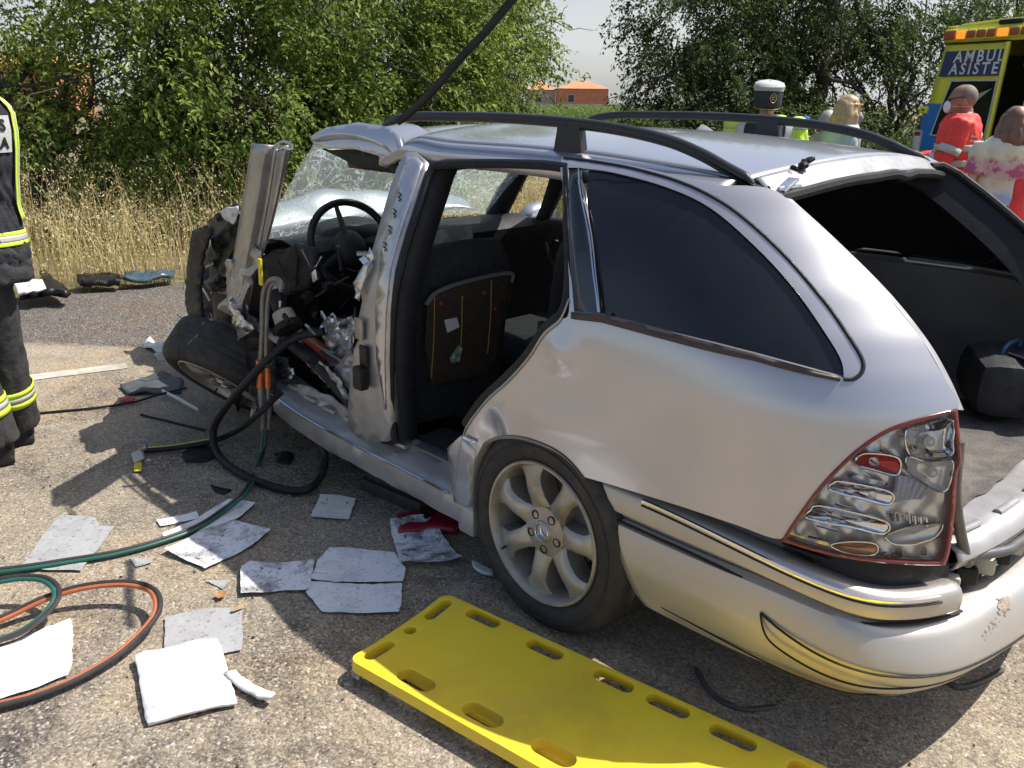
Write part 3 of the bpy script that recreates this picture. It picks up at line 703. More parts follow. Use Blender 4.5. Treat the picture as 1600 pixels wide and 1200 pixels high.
# ---------------- quarter window
gl = [(916, 266), (960, 272), (1040, 294), (1110, 327), (1180, 387), (1240, 452), (1288, 520), (1312, 562), (1317, 589), (1180, 553), (1040, 518), (940, 491)]
g_ = true_normals(obj('rear_window', side_patch(sxz(smooth(gl, [0, 8, 9, 10, 11])), .04, -.010), M['tint'], car, face_cam=True))
ct = [(882, 262), (904, 262), (915, 300), (930, 420), (939, 491), (897, 487), (893, 440)]
obj('pillar_trim', side_patch(sxz(ct), .04, -.002), mat('gloss_black_trim', (.014, .015, .018), .16, 0, .2, 9, coat=.6), car, solid=.01)
obj('window_chrome', MB().tube(side_path([(905, 264), (920, 360), (930, 440), (936, 488)], .003, 5), .0026, 6), M['chrome'], car)
obj('window_chrome', MB().tube(side_path([(909, 266), (924, 362), (933, 440), (938, 488)], .002, 5), .0018, 6), M['chrome'], car)
bt = [(896, 486), (940, 489), (1040, 514), (1180, 550), (1318, 588), (1316, 594), (1314, 593), (1180, 561), (1040, 529), (940, 502), (896, 497)]
obj('belt_trim', side_patch(sxz(bt), .02, .010), mat('brown_black_belt_trim', (.045, .030, .030), .45, 0, .2, 14), car, solid=.014)
obj('window_seal', MB().tube(side_path([(881, 247), (930, 253), (990, 264), (1060, 284), (1120, 312), (1175, 352), (1230, 404), (1285, 468), (1325, 525), (1346, 560), (1347, 580), (1334, 592), (1318, 593)], -.001, 6), .0048, 8), M['rubber'], car)
obj('roof_seam', MB().tube([(x, -.558, roof_z(x, -.558)-.004) for x in np.linspace(-1.0, .36, 50)], .0035, 6), M['rubber'], car)

# ---------------- sill, floor and B post
def sill_pt(x, k):  # cross section of the sill, outside -> inside
    prof = [(-.790, .160), (-.815, .175), (-.826, .215), (-.824, .262), (-.808, .275), (-.790, .290), (-.755, .300), (-.735, .318), (-.700, .322), (-.685, .30), (-.680, .24), (-.60, .225)]
    return (x, prof[k][0], prof[k][1])
def sill_bend(p):
    x, y, z = p
    if x < -1.15: y += 0.10*((-1.15-x)/.7)**2*0.6; z += 0.03*((-1.15-x)/.7)**2
    return (x, y, z)
xs_ = np.linspace(-1.88, -.315, 60)
rows = [[sill_bend((x, sill_pt(x, k)[1]+(.006*nz(x*14, k)), sill_pt(x, k)[2]+.006*nz(x*11, k*2.1))) for k in range(12)] for x in xs_]
sill = obj('sill', MB().grid(rows), M['silver_dirty'], car, solid=.008)
obj('sill_trim', MB().tube([sill_bend((x, -.826, .268)) for x in np.linspace(-1.84, -.44, 40)], .0045, 6), M['chrome'], sill)
obj('sill_end_cap', MB().box((-.345, -.81, .205), (.08, .045, .10), bev=.012), M['silver_dirty'], sill)
for k in range(7):
    x = -1.72+k*.155
    obj('sill_rib', MB().box(sill_bend((x, -.745, .312)), (.085, .05, .02), bev=.008), M['silver_dirty'], sill)
obj('scuff_plate', MB().box((-.56, -.735, .330), (.30, .05, .008), bev=.003), mat('worn_scuff_plate', (.20, .20, .20), .45, .4, .4, 30), sill)
obj('floor_pan', MB().box((-.75, 0, .20), (2.6, 1.36, .03)), M['dark'], car)
obj('carpet', MB().box((-.52, -.62, .315), (.55, .16, .012), bev=.005), M['fabric'], car)
def bmap(off): return lambda v: (lambda q: (q[0], q[1]-off, q[2]))(on_side((v[0], v[1])))
bp = [(634, 238), (652, 238), (667, 252), (652, 300), (632, 360), (616, 420), (609, 490), (607, 560), (608, 620), (612, 660), (606, 690), (583, 690), (560, 684), (544, 668), (543, 640), (548, 590), (553, 545), (563, 525), (560, 498), (566, 470), (561, 445), (566, 425), (575, 412), (585, 380), (596, 340), (609, 296), (620, 262)]
b_ = obj('b_pillar', patch(bp, 12, bmap(0.0)), M['torn'], car, solid=.035)
obj('b_pillar_skin', patch([(637, 240), (650, 240), (662, 254), (646, 304), (627, 362), (611, 420), (604, 490), (602, 560), (604, 640), (590, 560), (588, 480), (596, 400), (612, 330), (626, 280)], 11, bmap(.006)), M['silver'], b_, solid=.006)
for k, (a, c) in enumerate([((560, 498), (572, 528)), ((567, 545), (580, 566))]):
    q0 = on_side(((a[0]+c[0])/2, (a[1]+c[1])/2))
    obj('lock_plate', MB().box((q0[0], q0[1]-.012, q0[2]), (.045, .012, .075), bev=.004), M['steel'] if k == 0 else M['plastic'], b_)
q0 = on_side((573, 588)); obj('belt_buckle', MB().box((q0[0], q0[1]-.025, q0[2]), (.055, .04, .085), bev=.012), M['plastic'], b_)
obj('belt_strap', MB().tube([on(p, 1, -.80) for p in crom([(575, 600), (582, 622), (594, 645)], 4)], .009, 6, flat=(1, .4)), M['plastic'], b_)
obj('torn_edge', patch([(566, 425), (575, 412), (568, 404), (577, 398), (580, 408), (584, 385), (590, 395), (580, 425), (572, 452), (568, 470), (561, 448)], 7, lambda v: (lambda q: (q[0], q[1]-.02+.02*nz(v[0]*.2, v[1]*.2), q[2]))(on_side((v[0], v[1])))), M['bare'], b_, solid=.003)
for k in range(4):
    y = 300+k*26; x = 622-k*7.6
    obj('tear_mark', MB().tube([on_side(p, .009) for p in [(x, y), (x+4, y+4), (x, y+8), (x+4, y+11), (x+1, y+14)]], .0022, 5), M['plastic'], b_)
obj('pillar_foot_trim', patch([(568, 645), (606, 642), (618, 668), (640, 690), (612, 695), (570, 690)], 10, lambda v: on((v[0], v[1]), 1, -.775)), M['plastic'], car, solid=.02)
# black rubber round the rear door opening
ds = [(612, 690), (606, 640), (605, 560), (609, 480), (620, 420), (637, 360), (655, 305), (668, 268), (684, 258), (780, 256), (868, 261), (880, 275), (882, 360), (884, 430), (876, 485), (846, 515), (820, 555), (783, 594), (750, 625), (722, 664)]
sp = [on_side(p) for p in crom(ds, 5)]
obj('door_seal', MB().tube([tuple(p+np.array([0, .014, 0])) for p in sp], .0155, 8, flat=(1, .8)), M['rubber'], car)
sp2 = [tuple(p+np.array([-.0, .045, -.0])) for p in sp]
obj('door_frame', MB().grid([[tuple(p+np.array([0, .012, 0])) for p in sp], [tuple(p+np.array([(-.02 if i > 45 else .02), .10, -.01])) for i, p in enumerate(sp)]]), M['dark'], car, solid=.006)

# ---------------- far side of the body seen through the openings
def fs(x, z): return -side_y(x, z)-.01
def fpatch(pts, step=.06): return patch(pts, step, lambda v: (v[0], fs(v[0], v[1]), v[1]))
fd = obj('far_door', fpatch([(-2.5, .25), (-.80, .25), (-.78, .93), (-1.66, .90), (-2.5, .80)]), M['dash'], car, solid=.05)
fr = obj('far_rear_door', fpatch([(-.78, .25), (.05, .25), (.05, .95), (-.78, .93)]), M['dash'], car, solid=.05)
obj('door_pull', MB().tube([on(p, 1, .70) for p in crom([(852, 378), (858, 400), (868, 420), (874, 432)], 4)], .012, 8), M['plastic'], fd)
obj('door_handle', MB().box(on((868, 377), 1, .70), (.05, .02, .02), bev=.006), M['chrome'], fd)
obj('armrest', MB().box((-1.1, .70, .66), (.5, .09, .06), bev=.02), M['dash'], fd)
obj('far_b_pillar', fpatch([(-.90, .92), (-.74, .92), (-.70, 1.30), (-.79, 1.30)]), M['dark'], car, solid=.05)
obj('far_window_frame', fpatch([(-1.66, .88), (-1.58, .90), (-1.27, 1.25), (-.74, 1.28), (-.74, 1.33), (-1.33, 1.33)]), M['dark'], car, solid=.05)
obj('far_rear_window', fpatch([(-.74, .92), (.05, .94), (.72, .95), (.55, 1.15), (.2, 1.29), (-.70, 1.32)]), M['tint'], car, solid=.01)
obj('far_side_window', fpatch([(-1.58, .90), (-.90, .92), (-.79, 1.28), (-1.27, 1.25)]), glassmat('clear_glass', (.10, .13, .12), .10), car, solid=.003)
obj('far_quarter_panel', fpatch([(.05, .25), (.95, .4), (.965, .74), (.92, .9), (.72, .96), (.05, .95)]), M['silver'], car, solid=.02)
M['boot_trim'] = mat('boot_side_trim', (.15, .155, .17), .55, 0, .25, 4, bump=.15, bscale=150)  # base lifted to blue-grey, haze over the dark boot put into the colour
obj("inner_side_panel", patch([(.06, .27), (.90, .42), (.92, .74), (.86, .88), (.66, .94), (.06, .93)], .08, lambda v: (v[0], fs(v[0], v[1])-.07, v[1])), M['boot_trim'], car)
obj('inner_panel', patch([(.06, .27), (.90, .42), (.92, .74), (.86, .88), (.66, .94), (.06, .93)], .08, lambda v: (v[0], side_y(v[0], v[1])+.07, v[1])), M['boot_trim'], car)
# ---------------- mirror on the far door
mq = on((850, 338), 1, .98)
mr = obj('door_mirror', MB().ell(mq+np.array([-.05, 0, 0]), (.07, .125, .075), 16, 10), M['silver'], car)
obj('mirror_glass', MB().ell(mq+np.array([.012, -.005, 0]), (.012, .11, .062), 16, 8), mat('mirror_face', (.55, .6, .63), .08, .9, .05, 4), mr)

# ---------------- dashboard, wheel, seats
rows = []
for i in range(40):
    y = -.70+1.36*i/39; hump = .03*math.exp(-((y+.37)/.16)**2)
    jx = .012*nz(y*3, 4); rows.append([(-1.93+jx, y, .885), (-1.76, y, .925+hump*.7), (-1.64, y, .935+hump), (-1.56+hump*.3, y, .92+hump), (-1.525+hump*.3, y, .885+hump*.6), (-1.54, y, .82), (-1.56, y, .74), (-1.66, y, .62), (-1.70, y, .45)])
dash = obj('dashboard', MB().grid(rows), M['dash'], car)
for px in [(648, 372), (676, 373)]:
    q0 = on(px, 1, .02 if px[0] < 660 else .12)
    q0 = np.array([-1.52, q0[1], .875])
for yv in (.02, .12):
    vfr = obj('air_vent', MB().box((-1.522, yv, .878), (.02, .088, .06), bev=.008), M['plastic'], dash)
    for k in range(4): obj('vent_slat', MB().box((-1.508, yv, .860+k*.012), (.012, .075, .003)), M['steel'], vfr)
for px in [(462, 392), (452, 402)]:
    q0 = on(px, 1, -.62); obj('gauge_ring', MB().tube([tuple(q0+np.array([.01, .045*math.cos(a), .035*math.sin(a)])) for a in np.linspace(0, 6.283, 20)], .005, 6), M['steel'], dash)
obj('instrument_hood', MB().ell((-1.66, -.37, .93), (.13, .19, .07), 18, 10), M['dash'], dash)
obj('dash_side', patch([(418, 404), (436, 390), (470, 380), (496, 388), (500, 420), (488, 450), (440, 466), (422, 440)], 12, lambda v: (lambda q: (q[0], q[1]+.02*nz(v[0]*.08, v[1]*.08), q[2]))(on((v[0], v[1]), 1, -.66))), M['dash'], car, solid=.03)
obj('lower_dash', MB().box((-1.78, 0, .50), (.10, 1.3, .55)), M['dark'], car)
sw_c = Vector(on((551, 384), 0, -1.47)); sw_n = Vector((.92, -.05, .38)).normalized()
a_ = sw_n.cross(Vector((0, 1, 0))).normalized(); b2 = sw_n.cross(a_)
sw = obj('steering_wheel', MB().tube([sw_c+a_*.185*math.cos(t)+b2*.185*math.sin(t) for t in np.linspace(0, 2*math.pi, 49)], .0155, 10, cap=False), M['plastic'], car)
obj('steering_hub', MB().ell(sw_c-sw_n*.03, (.05, .075, .075), 14, 10, sw_n.to_track_quat('X', 'Z').to_matrix()), M['dash'], sw)
for t in (0.15, 2.0, 3.9): obj('steering_spoke', MB().tube([sw_c-sw_n*.02+(a_*math.cos(t)+b2*math.sin(t))*.05, sw_c+(a_*math.cos(t)+b2*math.sin(t))*.18], [.022, .014], 8, flat=(1, .5)), M['dash'], sw)
obj('deflated_airbag', MB().grid([[tuple(np.array([-1.47+.05*nz(i*.6, k*.5, 2), -.10+.035*i, .93-.045*k+.025*nz(i*.7, k*.9)])) for i in range(9)] for k in range(9)]), mat('airbag_cloth', (.42, .43, .45), .9, 0, .15, 12), car)
# front seat: rear of the backrest with its board missing cover
def seat_back(y0, y1, x0):
    rows = []
    n = 22
    for i in range(16):
        v = i/15; z = .34+.66*v; wv = .5*(y1-y0)*(1-.30*max(0, (v-.72)/.28)**2.2); lean = x0+.10*v
        rows.append([])
        for k in range(n):
            a = 2*math.pi*k/n; ca = math.copysign(abs(math.cos(a))**.55, math.cos(a)); sa = math.copysign(abs(math.sin(a))**.7, math.sin(a))
            rows[-1].append((lean+.065*sa*(1-.4*max(0, (v-.8)/.2)), (y0+y1)/2+wv*ca, z))
    mb = MB().grid(rows, True); b = len(mb.v)
    mb.add([tuple(np.mean(np.array(rows[-1]), 0)+np.array([0, 0, .012]))], []); mb.f += [(b-n+k, b-n+(k+1) % n, b) for k in range(n)]
    return mb
fsb = obj('front_seat', seat_back(-.67, -.20, -.90), M['fabric'], car)
SX = -.755
def seatpx(px, dx=0.0):
    q = on(px, 0, SX); x = SX+.10*((q[2]-.34)/.66)-.10*.45+dx
    return on(px, 0, x)
obj('seat_back_board', patch([(668, 473), (684, 457), (735, 440), (795, 428), (790, 470), (779, 545), (768, 578), (720, 592), (674, 600), (664, 540)], 10, lambda v: seatpx((v[0], v[1]))), M['olive'], fsb, solid=.01)
obj('seat_back_rim', MB().tube([seatpx(p, .004) for p in crom([(666, 476), (684, 456), (735, 438), (796, 427), (800, 440)], 5)], .008, 6), mat('grey_seat_piping', (.16, .16, .17), .8), fsb)
yl = mat('yellow_cord', (.35, .24, .05), .7)
for a, c in [((679, 464), (674, 590)), ((722, 462), (718, 566)), ((768, 438), (762, 552))]:
    obj('cord', MB().tube([seatpx(p, .014) for p in crom([a, ((a[0]+c[0])/2+1.5, (a[1]+c[1])/2), c], 5)], .0022, 5), yl, fsb)
obj('paper_tag', patch([(694, 500), (714, 496), (718, 511), (699, 520)], 6, lambda v: seatpx((v[0], v[1]), .016+.008*nz(v[0]*.2, v[1]*.2))), mat('tag_paper', (.62, .61, .62), .8, 0, .1, 30), fsb)
obj('wrapper', patch([(702, 560), (716, 539), (723, 543), (718, 563), (706, 568)], 5, lambda v: seatpx((v[0], v[1]), .018+.015*nz(v[0]*.4, v[1]*.4))), mat('printed_wrapper', (.40, .44, .42), .45, 0, .1, 60, col2=(.10, .22, .12)), fsb)
rd = mat('red_clip', (.45, .03, .03), .5)
for px in [(689, 474), (723, 465), (757, 457), (774, 482)]: obj('seat_clip', MB().box(seatpx(px, .012), (.006, .014, .012), bev=.002), rd, fsb)
obj('far_front_seat', seat_back(.18, .64, -.98), M['fabric'], car)
obj('front_seat_cushion', MB().box((-1.17, -.44, .36), (.50, .48, .16), bev=.05), M['fabric'], car)
obj('far_seat_cushion', MB().box((-1.22, .42, .38), (.50, .48, .16), bev=.05), M['fabric'], car)
obj('rear_seat', MB().box((-.22, 0, .31), (.50, 1.22, .16), bev=.05), M['fabric'], car)
obj('rear_seat_back', MB().box((.06, 0, .66), (.14, 1.28, .62), rot=Matrix.Rotation(.22, 3, 'Y'), bev=.05), M['fabric'], car)
obj('roof_lining', MB().grid([[(x, y, roof_z(x, y)-.045) for y in np.linspace(-.55, .55, 14)] for x in np.linspace(-1.0, .38, 16)]), mat('roof_lining_cloth', (.20, .20, .21), .95), car)
obj('ceiling_mirror', MB().box((-1.30, .02, 1.265), (.02, .16, .05), bev=.012), M['plastic'], car)

# ---------------- windscreen, shattered but hanging together
def crackglass():
    m, nt, p = newmat('shattered_laminated_glass')
    tc = N(nt, "ShaderNodeTexCoord"); ob = tc.outputs['Object']
    nd = noise(nt, 5, 4, .6, ob)
    va = N(nt, "ShaderNodeMix"); va.data_type = 'VECTOR'; va.inputs[0].default_value = .22
    nt.links.new(ob, va.inputs[4]); nt.links.new(nd.outputs[1], va.inputs[5])
    masks = []
    for sc, wdt in ((6.5, .022), (15, .045), (42, .10)):
        v = N(nt, "ShaderNodeTexVoronoi"); v.feature = 'DISTANCE_TO_EDGE'; v.inputs['Scale'].default_value = sc; nt.links.new(va.outputs[1], v.inputs['Vector'])
        r = ramp(nt, v.outputs['Distance'], [(0, (1, 1, 1)), (wdt, (0, 0, 0))]); masks.append(r.outputs[0])
    dens_ = noise(nt, 3.2, 4, .6, ob)
    d1 = ramp(nt, dens_.outputs[0], [(.30, (0, 0, 0)), (.46, (1, 1, 1))])
    a = mixc(nt, 1.0, masks[1], d1.outputs[0], 'MULTIPLY')
    d2 = ramp(nt, dens_.outputs[0], [(.44, (0, 0, 0)), (.60, (1, 1, 1))])
    b = mixc(nt, 1.0, masks[2], d2.outputs[0], 'MULTIPLY')
    s_ = mixc(nt, 1.0, masks[0], a, 'LIGHTEN'); s_ = mixc(nt, 1.0, s_, b, 'LIGHTEN')
    s_ = mixc(nt, 1.0, s_, (.30, .30, .30), 'LIGHTEN')
    p.inputs['Base Color'].default_value = (.74, .84, .80, 1); p.inputs['Roughness'].default_value = .25
    t = N(nt, "ShaderNodeBsdfTransparent"); t.inputs[0].default_value = (.80, .90, .86, 1)
    tl_ = N(nt, "ShaderNodeBsdfTranslucent"); tl_.inputs[0].default_value = (.85, .95, .92, 1); mt_ = N(nt, "ShaderNodeMixShader"); mt_.inputs[0].default_value = .55; nt.links.new(p.outputs[0], mt_.inputs[1]); nt.links.new(tl_.outputs[0], mt_.inputs[2])
    mx = N(nt, "ShaderNodeMixShader"); nt.links.new(s_, mx.inputs[0]); nt.links.new(t.outputs[0], mx.inputs[1]); nt.links.new(mt_.outputs[0], mx.inputs[2])
    nt.links.new(mx.outputs[0], nt.nodes['Material Output'].inputs[0]); return m
BL, BR, TR, TL = [np.array(a) for a in ((-1.93, -.70, .865), (-1.80, .62, .925), (-1.33, .52, 1.33), (-1.50, -.60, 1.325))]
rows = []
for i in range(18):
    v = i/17; rows.append([])
    for k in range(22):
        u = k/21; q = (BL*(1-u)+BR*u)*(1-v)+(TL*(1-u)+TR*u)*v
        q = q+np.array([-.045, 0, .05])*math.sin(math.pi*u)*.7*math.sin(math.pi*(.25+.75*v))+np.array([.03, 0, -.04])*math.exp(-(((u-.30)/.22)**2+((v-.45)/.3)**2))+np.array([.008, 0, .008])*nz(u*7, v*7)
        rows[-1].append(tuple(q))
obj('windscreen', MB().grid(rows), crackglass(), car)
obj('far_a_pillar', MB().tube([tuple(BR+np.array([.0, .02, -.02])), tuple((BR+TR)/2+np.array([-.015, .035, .03])), tuple(TR+np.array([.02, .02, 0]))], [.055, .048, .045], 10), M['dark'], car)
# buckled bonnet standing up in front of the windscreen
rows = []
for i in range(26):
    u = i/25; rows.append([])
    for k in range(30):
        v = k/29; y = -.68+1.36*v
        x = -2.02-.62*u; z = .90+.18*math.exp(-((u-.28)/.22)**2)*(.55+.45*math.sin(math.pi*v))-.30*u*u+.03*nz(u*5, v*6)+.05*math.sin(v*5.0+1.0)*u
        rows[-1].append((x+.04*math.sin(v*7), y, z))
obj('bonnet', MB().grid(rows), M['silver'], car, solid=.01)
obj('wiper_cowl', MB().grid([[(-1.97-.05*i, -.66+.05*k, .885+.012*nz(i, k*.7)) for k in range(27)] for i in range(2)]), M['plastic'], car)

# ---------------- left front pillar, cut through and pushed outward
def apil(pl, dep, corr):
    """strip between two pixel edge lines, corrugated across"""
    L0, L1 = pl; rows = []
    A = crom(L0, 6); B = crom(L1, 6)
    for a, b in zip(A, B):
        rows.append([])
        for k in range(13):
            t = k/12; px = a*(1-t)+b*t; yv = dep(px[1]); q = on((px[0], px[1]), 1, yv+corr*math.sin(t*math.pi*2.5+.6)); rows[-1].append(tuple(q))
    return MB().grid(rows)
ydep = lambda py: -.80-.10*(1-min(1, max(0, (py-225)/260)))
obj('a_pillar', apil(([(393, 224), (378, 320), (365, 400), (355, 450), (360, 490)], [(434, 227), (420, 320), (404, 400), (396, 450), (386, 492)]), ydep, .016), M['torn'], car, solid=.008)
obj('a_pillar_inner', apil(([(434, 228), (418, 330), (404, 390), (398, 430)], [(456, 226), (444, 280), (426, 350), (413, 386)]), lambda py: ydep(py)+.04, .014), M['torn'], car, solid=.006)
cp = [(432, 226), (444, 221), (456, 226), (455, 234), (444, 231), (433, 236)]
obj('pillar_rim', MB().tube([on(p, 1, -.885) for p in crom(cp, 4, True)], .004, 5), M['bare'], car)
obj('pillar_foot', patch([(356, 480), (384, 430), (402, 380), (414, 384), (424, 392), (420, 410), (402, 440), (392, 480), (384, 500)], 9, lambda v: (lambda q: (q[0], q[1]-.04+.03*nz(v[0]*.06, v[1]*.06), q[2]))(on((v[0], v[1]), 1, -.80))), M['silver_dirty'], car, solid=.006)
# rubber strip torn loose, rising from the front of the roof
strip = [far((622, 190), 2.62), far((645, 172), 2.58), far((680, 138), 2.5), far((715, 96), 2.45), (far((760, 48), 2.4)), far((802, -2), 2.35), far((850, -52), 2.3)]
obj('loose_rubber_strip', MB().tube(crom(strip, 8), .0125, 8, flat=(1, .8)), M['rubber'], car)

# ---------------- wheels
def wheel(name, c, axis, roll=0.0):
    """tyre on a seven spoke alloy rim; axis points outward"""
    ax = Vector(axis).normalized(); c = Vector(c); a = Vector((0, 0, 1)); a = (a-ax*a.dot(ax)).normalized(); b = ax.cross(a)
    def pt(r, h, th): return c+ax*h+(a*math.cos(th)+b*math.sin(th))*r
    ty = MB().lathe([(.222, -.10), (.255, -.108), (.29, -.104), (.305, -.088), (.312, -.06), (.3105, -.052), (.3125, -.046), (.3125, -.018), (.3095, -.013), (.3125, -.008), (.3125, .012), (.3095, .018), (.3125, .024), (.312, .050), (.3095, .056), (.311, .062), (.305, .082), (.296, .094), (.280, .104), (.262, .1085), (.240, .1065), (.225, .098), (.216, .09)], c, ax, 72)
    wh = obj(name, ty, M['tyre'], car)
    obj('sidewall_ring', MB().tube([pt(.268, .1085, t) for t in np.linspace(0, 2*math.pi, 61)], .0022, 5, cap=False), M['tyre'], wh)
    obj('rim', MB().lathe([(.216, .088), (.219, .099), (.216, .104), (.209, .103), (.204, .094), (.199, .075), (.196, .02), (.190, -.09), (.150, -.10)], c, ax, 72), M['alloy'], wh)
    for k in range(7):
        t0 = roll+k*2*math.pi/7; rows = []
        for i in range(11):
            v = i/10; r = .062+.142*v; hw = .030+.0015*math.cos(v*3)+.030*max(0, (v-.62)/.38)**2+.012*max(0, (.3-v)/.3)
            hh = .074+.016*math.sin(v*math.pi)-.0*v+.008*v; rows.append([])
            for j in range(9):
                s_ = -1+2*j/8; rows[-1].append(pt(math.hypot(r, hw*s_) if False else r, hh-.014*abs(s_)**3, t0+hw*s_/r))
            for j in (8, 0):
                s_ = -1+2*j/8; rows[-1].append(pt(r, hh-.075, t0+.9*hw*s_/r))
        obj('spoke', MB().grid(rows, True), M['alloy'], wh)
    hub = obj('hub', MB().lathe([(.001, .088), (.034, .088), (.036, .084), (.060, .082), (.076, .078), (.078, .05), (.070, .0)], c, ax, 36), M['alloy'], wh)
    for k in range(6 if False else 5):
        t0 = roll+.35+k*2*math.pi/5; q0 = pt(.055, .083, t0)
        obj('bolt', MB().lathe([(.001, -.012), (.0085, -.012), (.0105, .001), (.0135, .002), (.0140, -.002)], q0, ax, 12), M['brake'], wh)
    # star in a ring on the cap
    hc = obj('hub_cap', MB().lathe([(.001, .0905), (.028, .0905), (.031, .088)], c, ax, 28), mat('hub_cap_grey', (.42, .40, .37), .35, .6, .2, 30), wh)
    st = MB().tube([pt(.026, .092, t) for t in np.linspace(0, 2*math.pi, 33)], .0022, 6, cap=False)
    for k in range(3):
        t0 = k*2*math.pi/3+.12
        st.add([pt(.0255, .0935, t0), pt(.0045, .0935, t0+math.pi/3), pt(.0, .097, 0), pt(.0045, .0935, t0-math.pi/3)], [(0, 1, 2), (0, 2, 3)])
    obj('star_emblem', st, M['chrome'], wh)
    obj('brake_disc', MB().lathe([(.06, .012), (.140, .012), (.140, -.01), (.06, -.01)], c, ax, 40), mat('rusty_brake_disc', (.20, .15, .11), .5, .6, .3, 14), wh)
    obj('wheel_back', MB().lathe([(.001, -.03), (.19, -.04), (.19, -.06)], c, ax, 24), M['brake'], wh)
    obj('valve', MB().tube([pt(.185, .09, 2.2), pt(.178, .112, 2.2)], .004, 6), M['rubber'], wh)
    return wh
wheel('rear_wheel', (0.0, -.745, .302), (-.02, -1, .02), .35)
wheel('far_rear_wheel', (0.0, .745, .302), (0, 1, 0))
fwc = on((362, 574), 2, .27)
wheel('front_wheel', tuple(fwc), (.14, -.66, -.68), .2)
wheel('far_front_wheel', (-2.40, .72, .302), (-.1, 1, 0))

# ---------------- rear bumper, swept round the corner
def plan(s):
    """outside line of the bumper seen from above, s 0..1 from left arch to right arch"""
    P = _plan; i = s*(len(P)-1); k = min(int(i), len(P)-2); t = i-k; return P[k]*(1-t)+P[k+1]*t
half = [(.10, -.832), (.20, -.832), (.30, -.831), (.45, -.830), (.62, -.822), (.76, -.800), (.87, -.760), (.95, -.690), (1.01, -.59), (1.050, -.45), (1.078, -.28), (1.090, -.12)]
full = half+[(1.093, 0)]+[(x, -y) for x, y in half[::-1]]
_plan = dens(crom([(*p, 0) for p in full], 6), .02, False)
def sweep(prof, s0, s1, n=70, wob=0.0):
    """prof: function s -> list of (outward offset, z)"""
    rows = []
    for i in range(n+1):
        s = s0+(s1-s0)*i/n; q = plan(s); d = plan(min(1, s+.01))-plan(max(0, s-.01)); d /= np.linalg.norm(d); nn = np.array([d[1], -d[0], 0])
        rows.append([tuple(q+nn*o+np.array([0, 0, z+wob*nz(s*20, o*9)])) for o, z in prof(s)])
    return rows
XA = [(.56, .160), (.54, .157), (.48, .205), (.386, .272), (.26, .335), (.215, .37), (.15, .40)]
def smin(z):
    """how far along the plan line the wheel arch cuts the bumper at this height"""
    xa = float(np.interp(z, [p[0] for p in XA][::-1], [p[1] for p in XA][::-1]))
    return float(np.interp(xa, [p[0] for p in _plan[:len(_plan)//2]], np.linspace(0, .5, len(_plan)//2)))
def sk(s, a, b): t = min(1, max(0, (min(s, 1-s)-a)/(b-a))); return t*t*(3-2*t)
def frame_at(s): q = plan(s); d = plan(min(1, s+.01))-plan(max(0, s-.01)); d /= np.linalg.norm(d); return q, np.array([d[1], -d[0], 0])
def bsweep(prof, s0, s1, n):
    rows = []
    for i in range(n+1):
        s = s0+(s1-s0)*i/n; rows.append([])
        for o, z in prof(s):
            c = smin(z); se = c+s*(1-2*c) if s1 > .9 else c+(s-s0)/(s1-s0)*(s1-c); q, nn = frame_at(se); rows[-1].append(tuple(q+nn*o+np.array([0, 0, z])))
    return rows
def joint_z(s): return .447-.045*sk(s, .12, .27)
def top_z(s): return .540-.062*sk(s, .10, .29)
def cover(s):
    k = sk(s, .12, .30); t = joint_z(s)
    return [(-.06-.05*k, t+.004), (-.016-.03*k, t+.001), (.0-.006*k, t-.010), (.005+.006*k, t-.030), (.008+.020*k, t-.062), (.010+.032*k, t-.090), (.011+.034*k, t-.104), (.010+.028*k, t-.118), (.007+.020*k, t-.150+.015*k), (.0+.010*k, t-.185+.02*k), (-.014, t-.218+.03*k), (-.05, t-.236+.04*k), (-.12, t-.245+.05*k)]
bc = obj('bumper', MB().grid(bsweep(cover, 0.0, 1, 140)), M['bumper_paint'], car, solid=.006)
def upper(s):
    t = top_z(s); j = joint_z(s); h = t-j
    return [(-.070, t-.004), (-.024, t), (-.012, t-.006), (-.006, t-.2*h), (-.002, t-.45*h), (-.004, j+.25*h), (-.012, j+.03), (-.022, j+.006), (-.04, j+.002)]
S1 = .346
bu = obj('bumper_corner', MB().grid(bsweep(upper, .0, S1, 70)), M['bumper_paint'], car, solid=.006)
def line(fo, fz, s0, s1, n=60):
    P = []
    for i in range(n+1):
        s = s0+(s1-s0)*i/n; q, nn = frame_at(s); P.append(tuple(q+nn*(fo(s) if callable(fo) else fo)+np.array([0, 0, fz(s) if callable(fz) else fz])))
    return P
def cov_o(z):
    def f(s):
        zz = z(s) if callable(z) else z; pr = cover(s)[1:12]; return float(np.interp(zz, [p[1] for p in pr][::-1], [p[0] for p in pr][::-1]))
    return f
def groove(name, fz, s0, s1, r=.003, m='plastic'): return obj(name, MB().tube(line(lambda s: cov_o(fz)(s)-.0005, fz, s0, s1, 100), r, 6), M[m], bc)
obj('bumper_trim', MB().tube(line(lambda s: -.006, lambda s: top_z(s)-.012, .095, S1-.022), .0070, 8, flat=(1, .6)), M['chrome'], bu)
obj('trim_gap', MB().tube(line(lambda s: -.0035, lambda s: top_z(s)-.0225, .095, S1-.02), .0028, 6), M['rubber'], bu)
obj('bumper_joint', MB().tube(line(lambda s: -.003-.012*sk(s, .12, .3), lambda s: joint_z(s)+.0005, .05, S1+.008), .0042, 6), M['rubber'], bc)
sa = .186
def g1(s): e = min(s, 1-s); return .3+.075*math.exp(-max(0, e-sa)/.045)
def g2(s): e = min(s, 1-s); return g1(s)-.046*(1-math.exp(-max(0, e-sa)/.004))
groove('bumper_groove', g1, sa, 1-sa); groove('bumper_groove', g2, sa, .375, .0025); groove('bumper_groove', g2, .625, 1-sa, .0025)
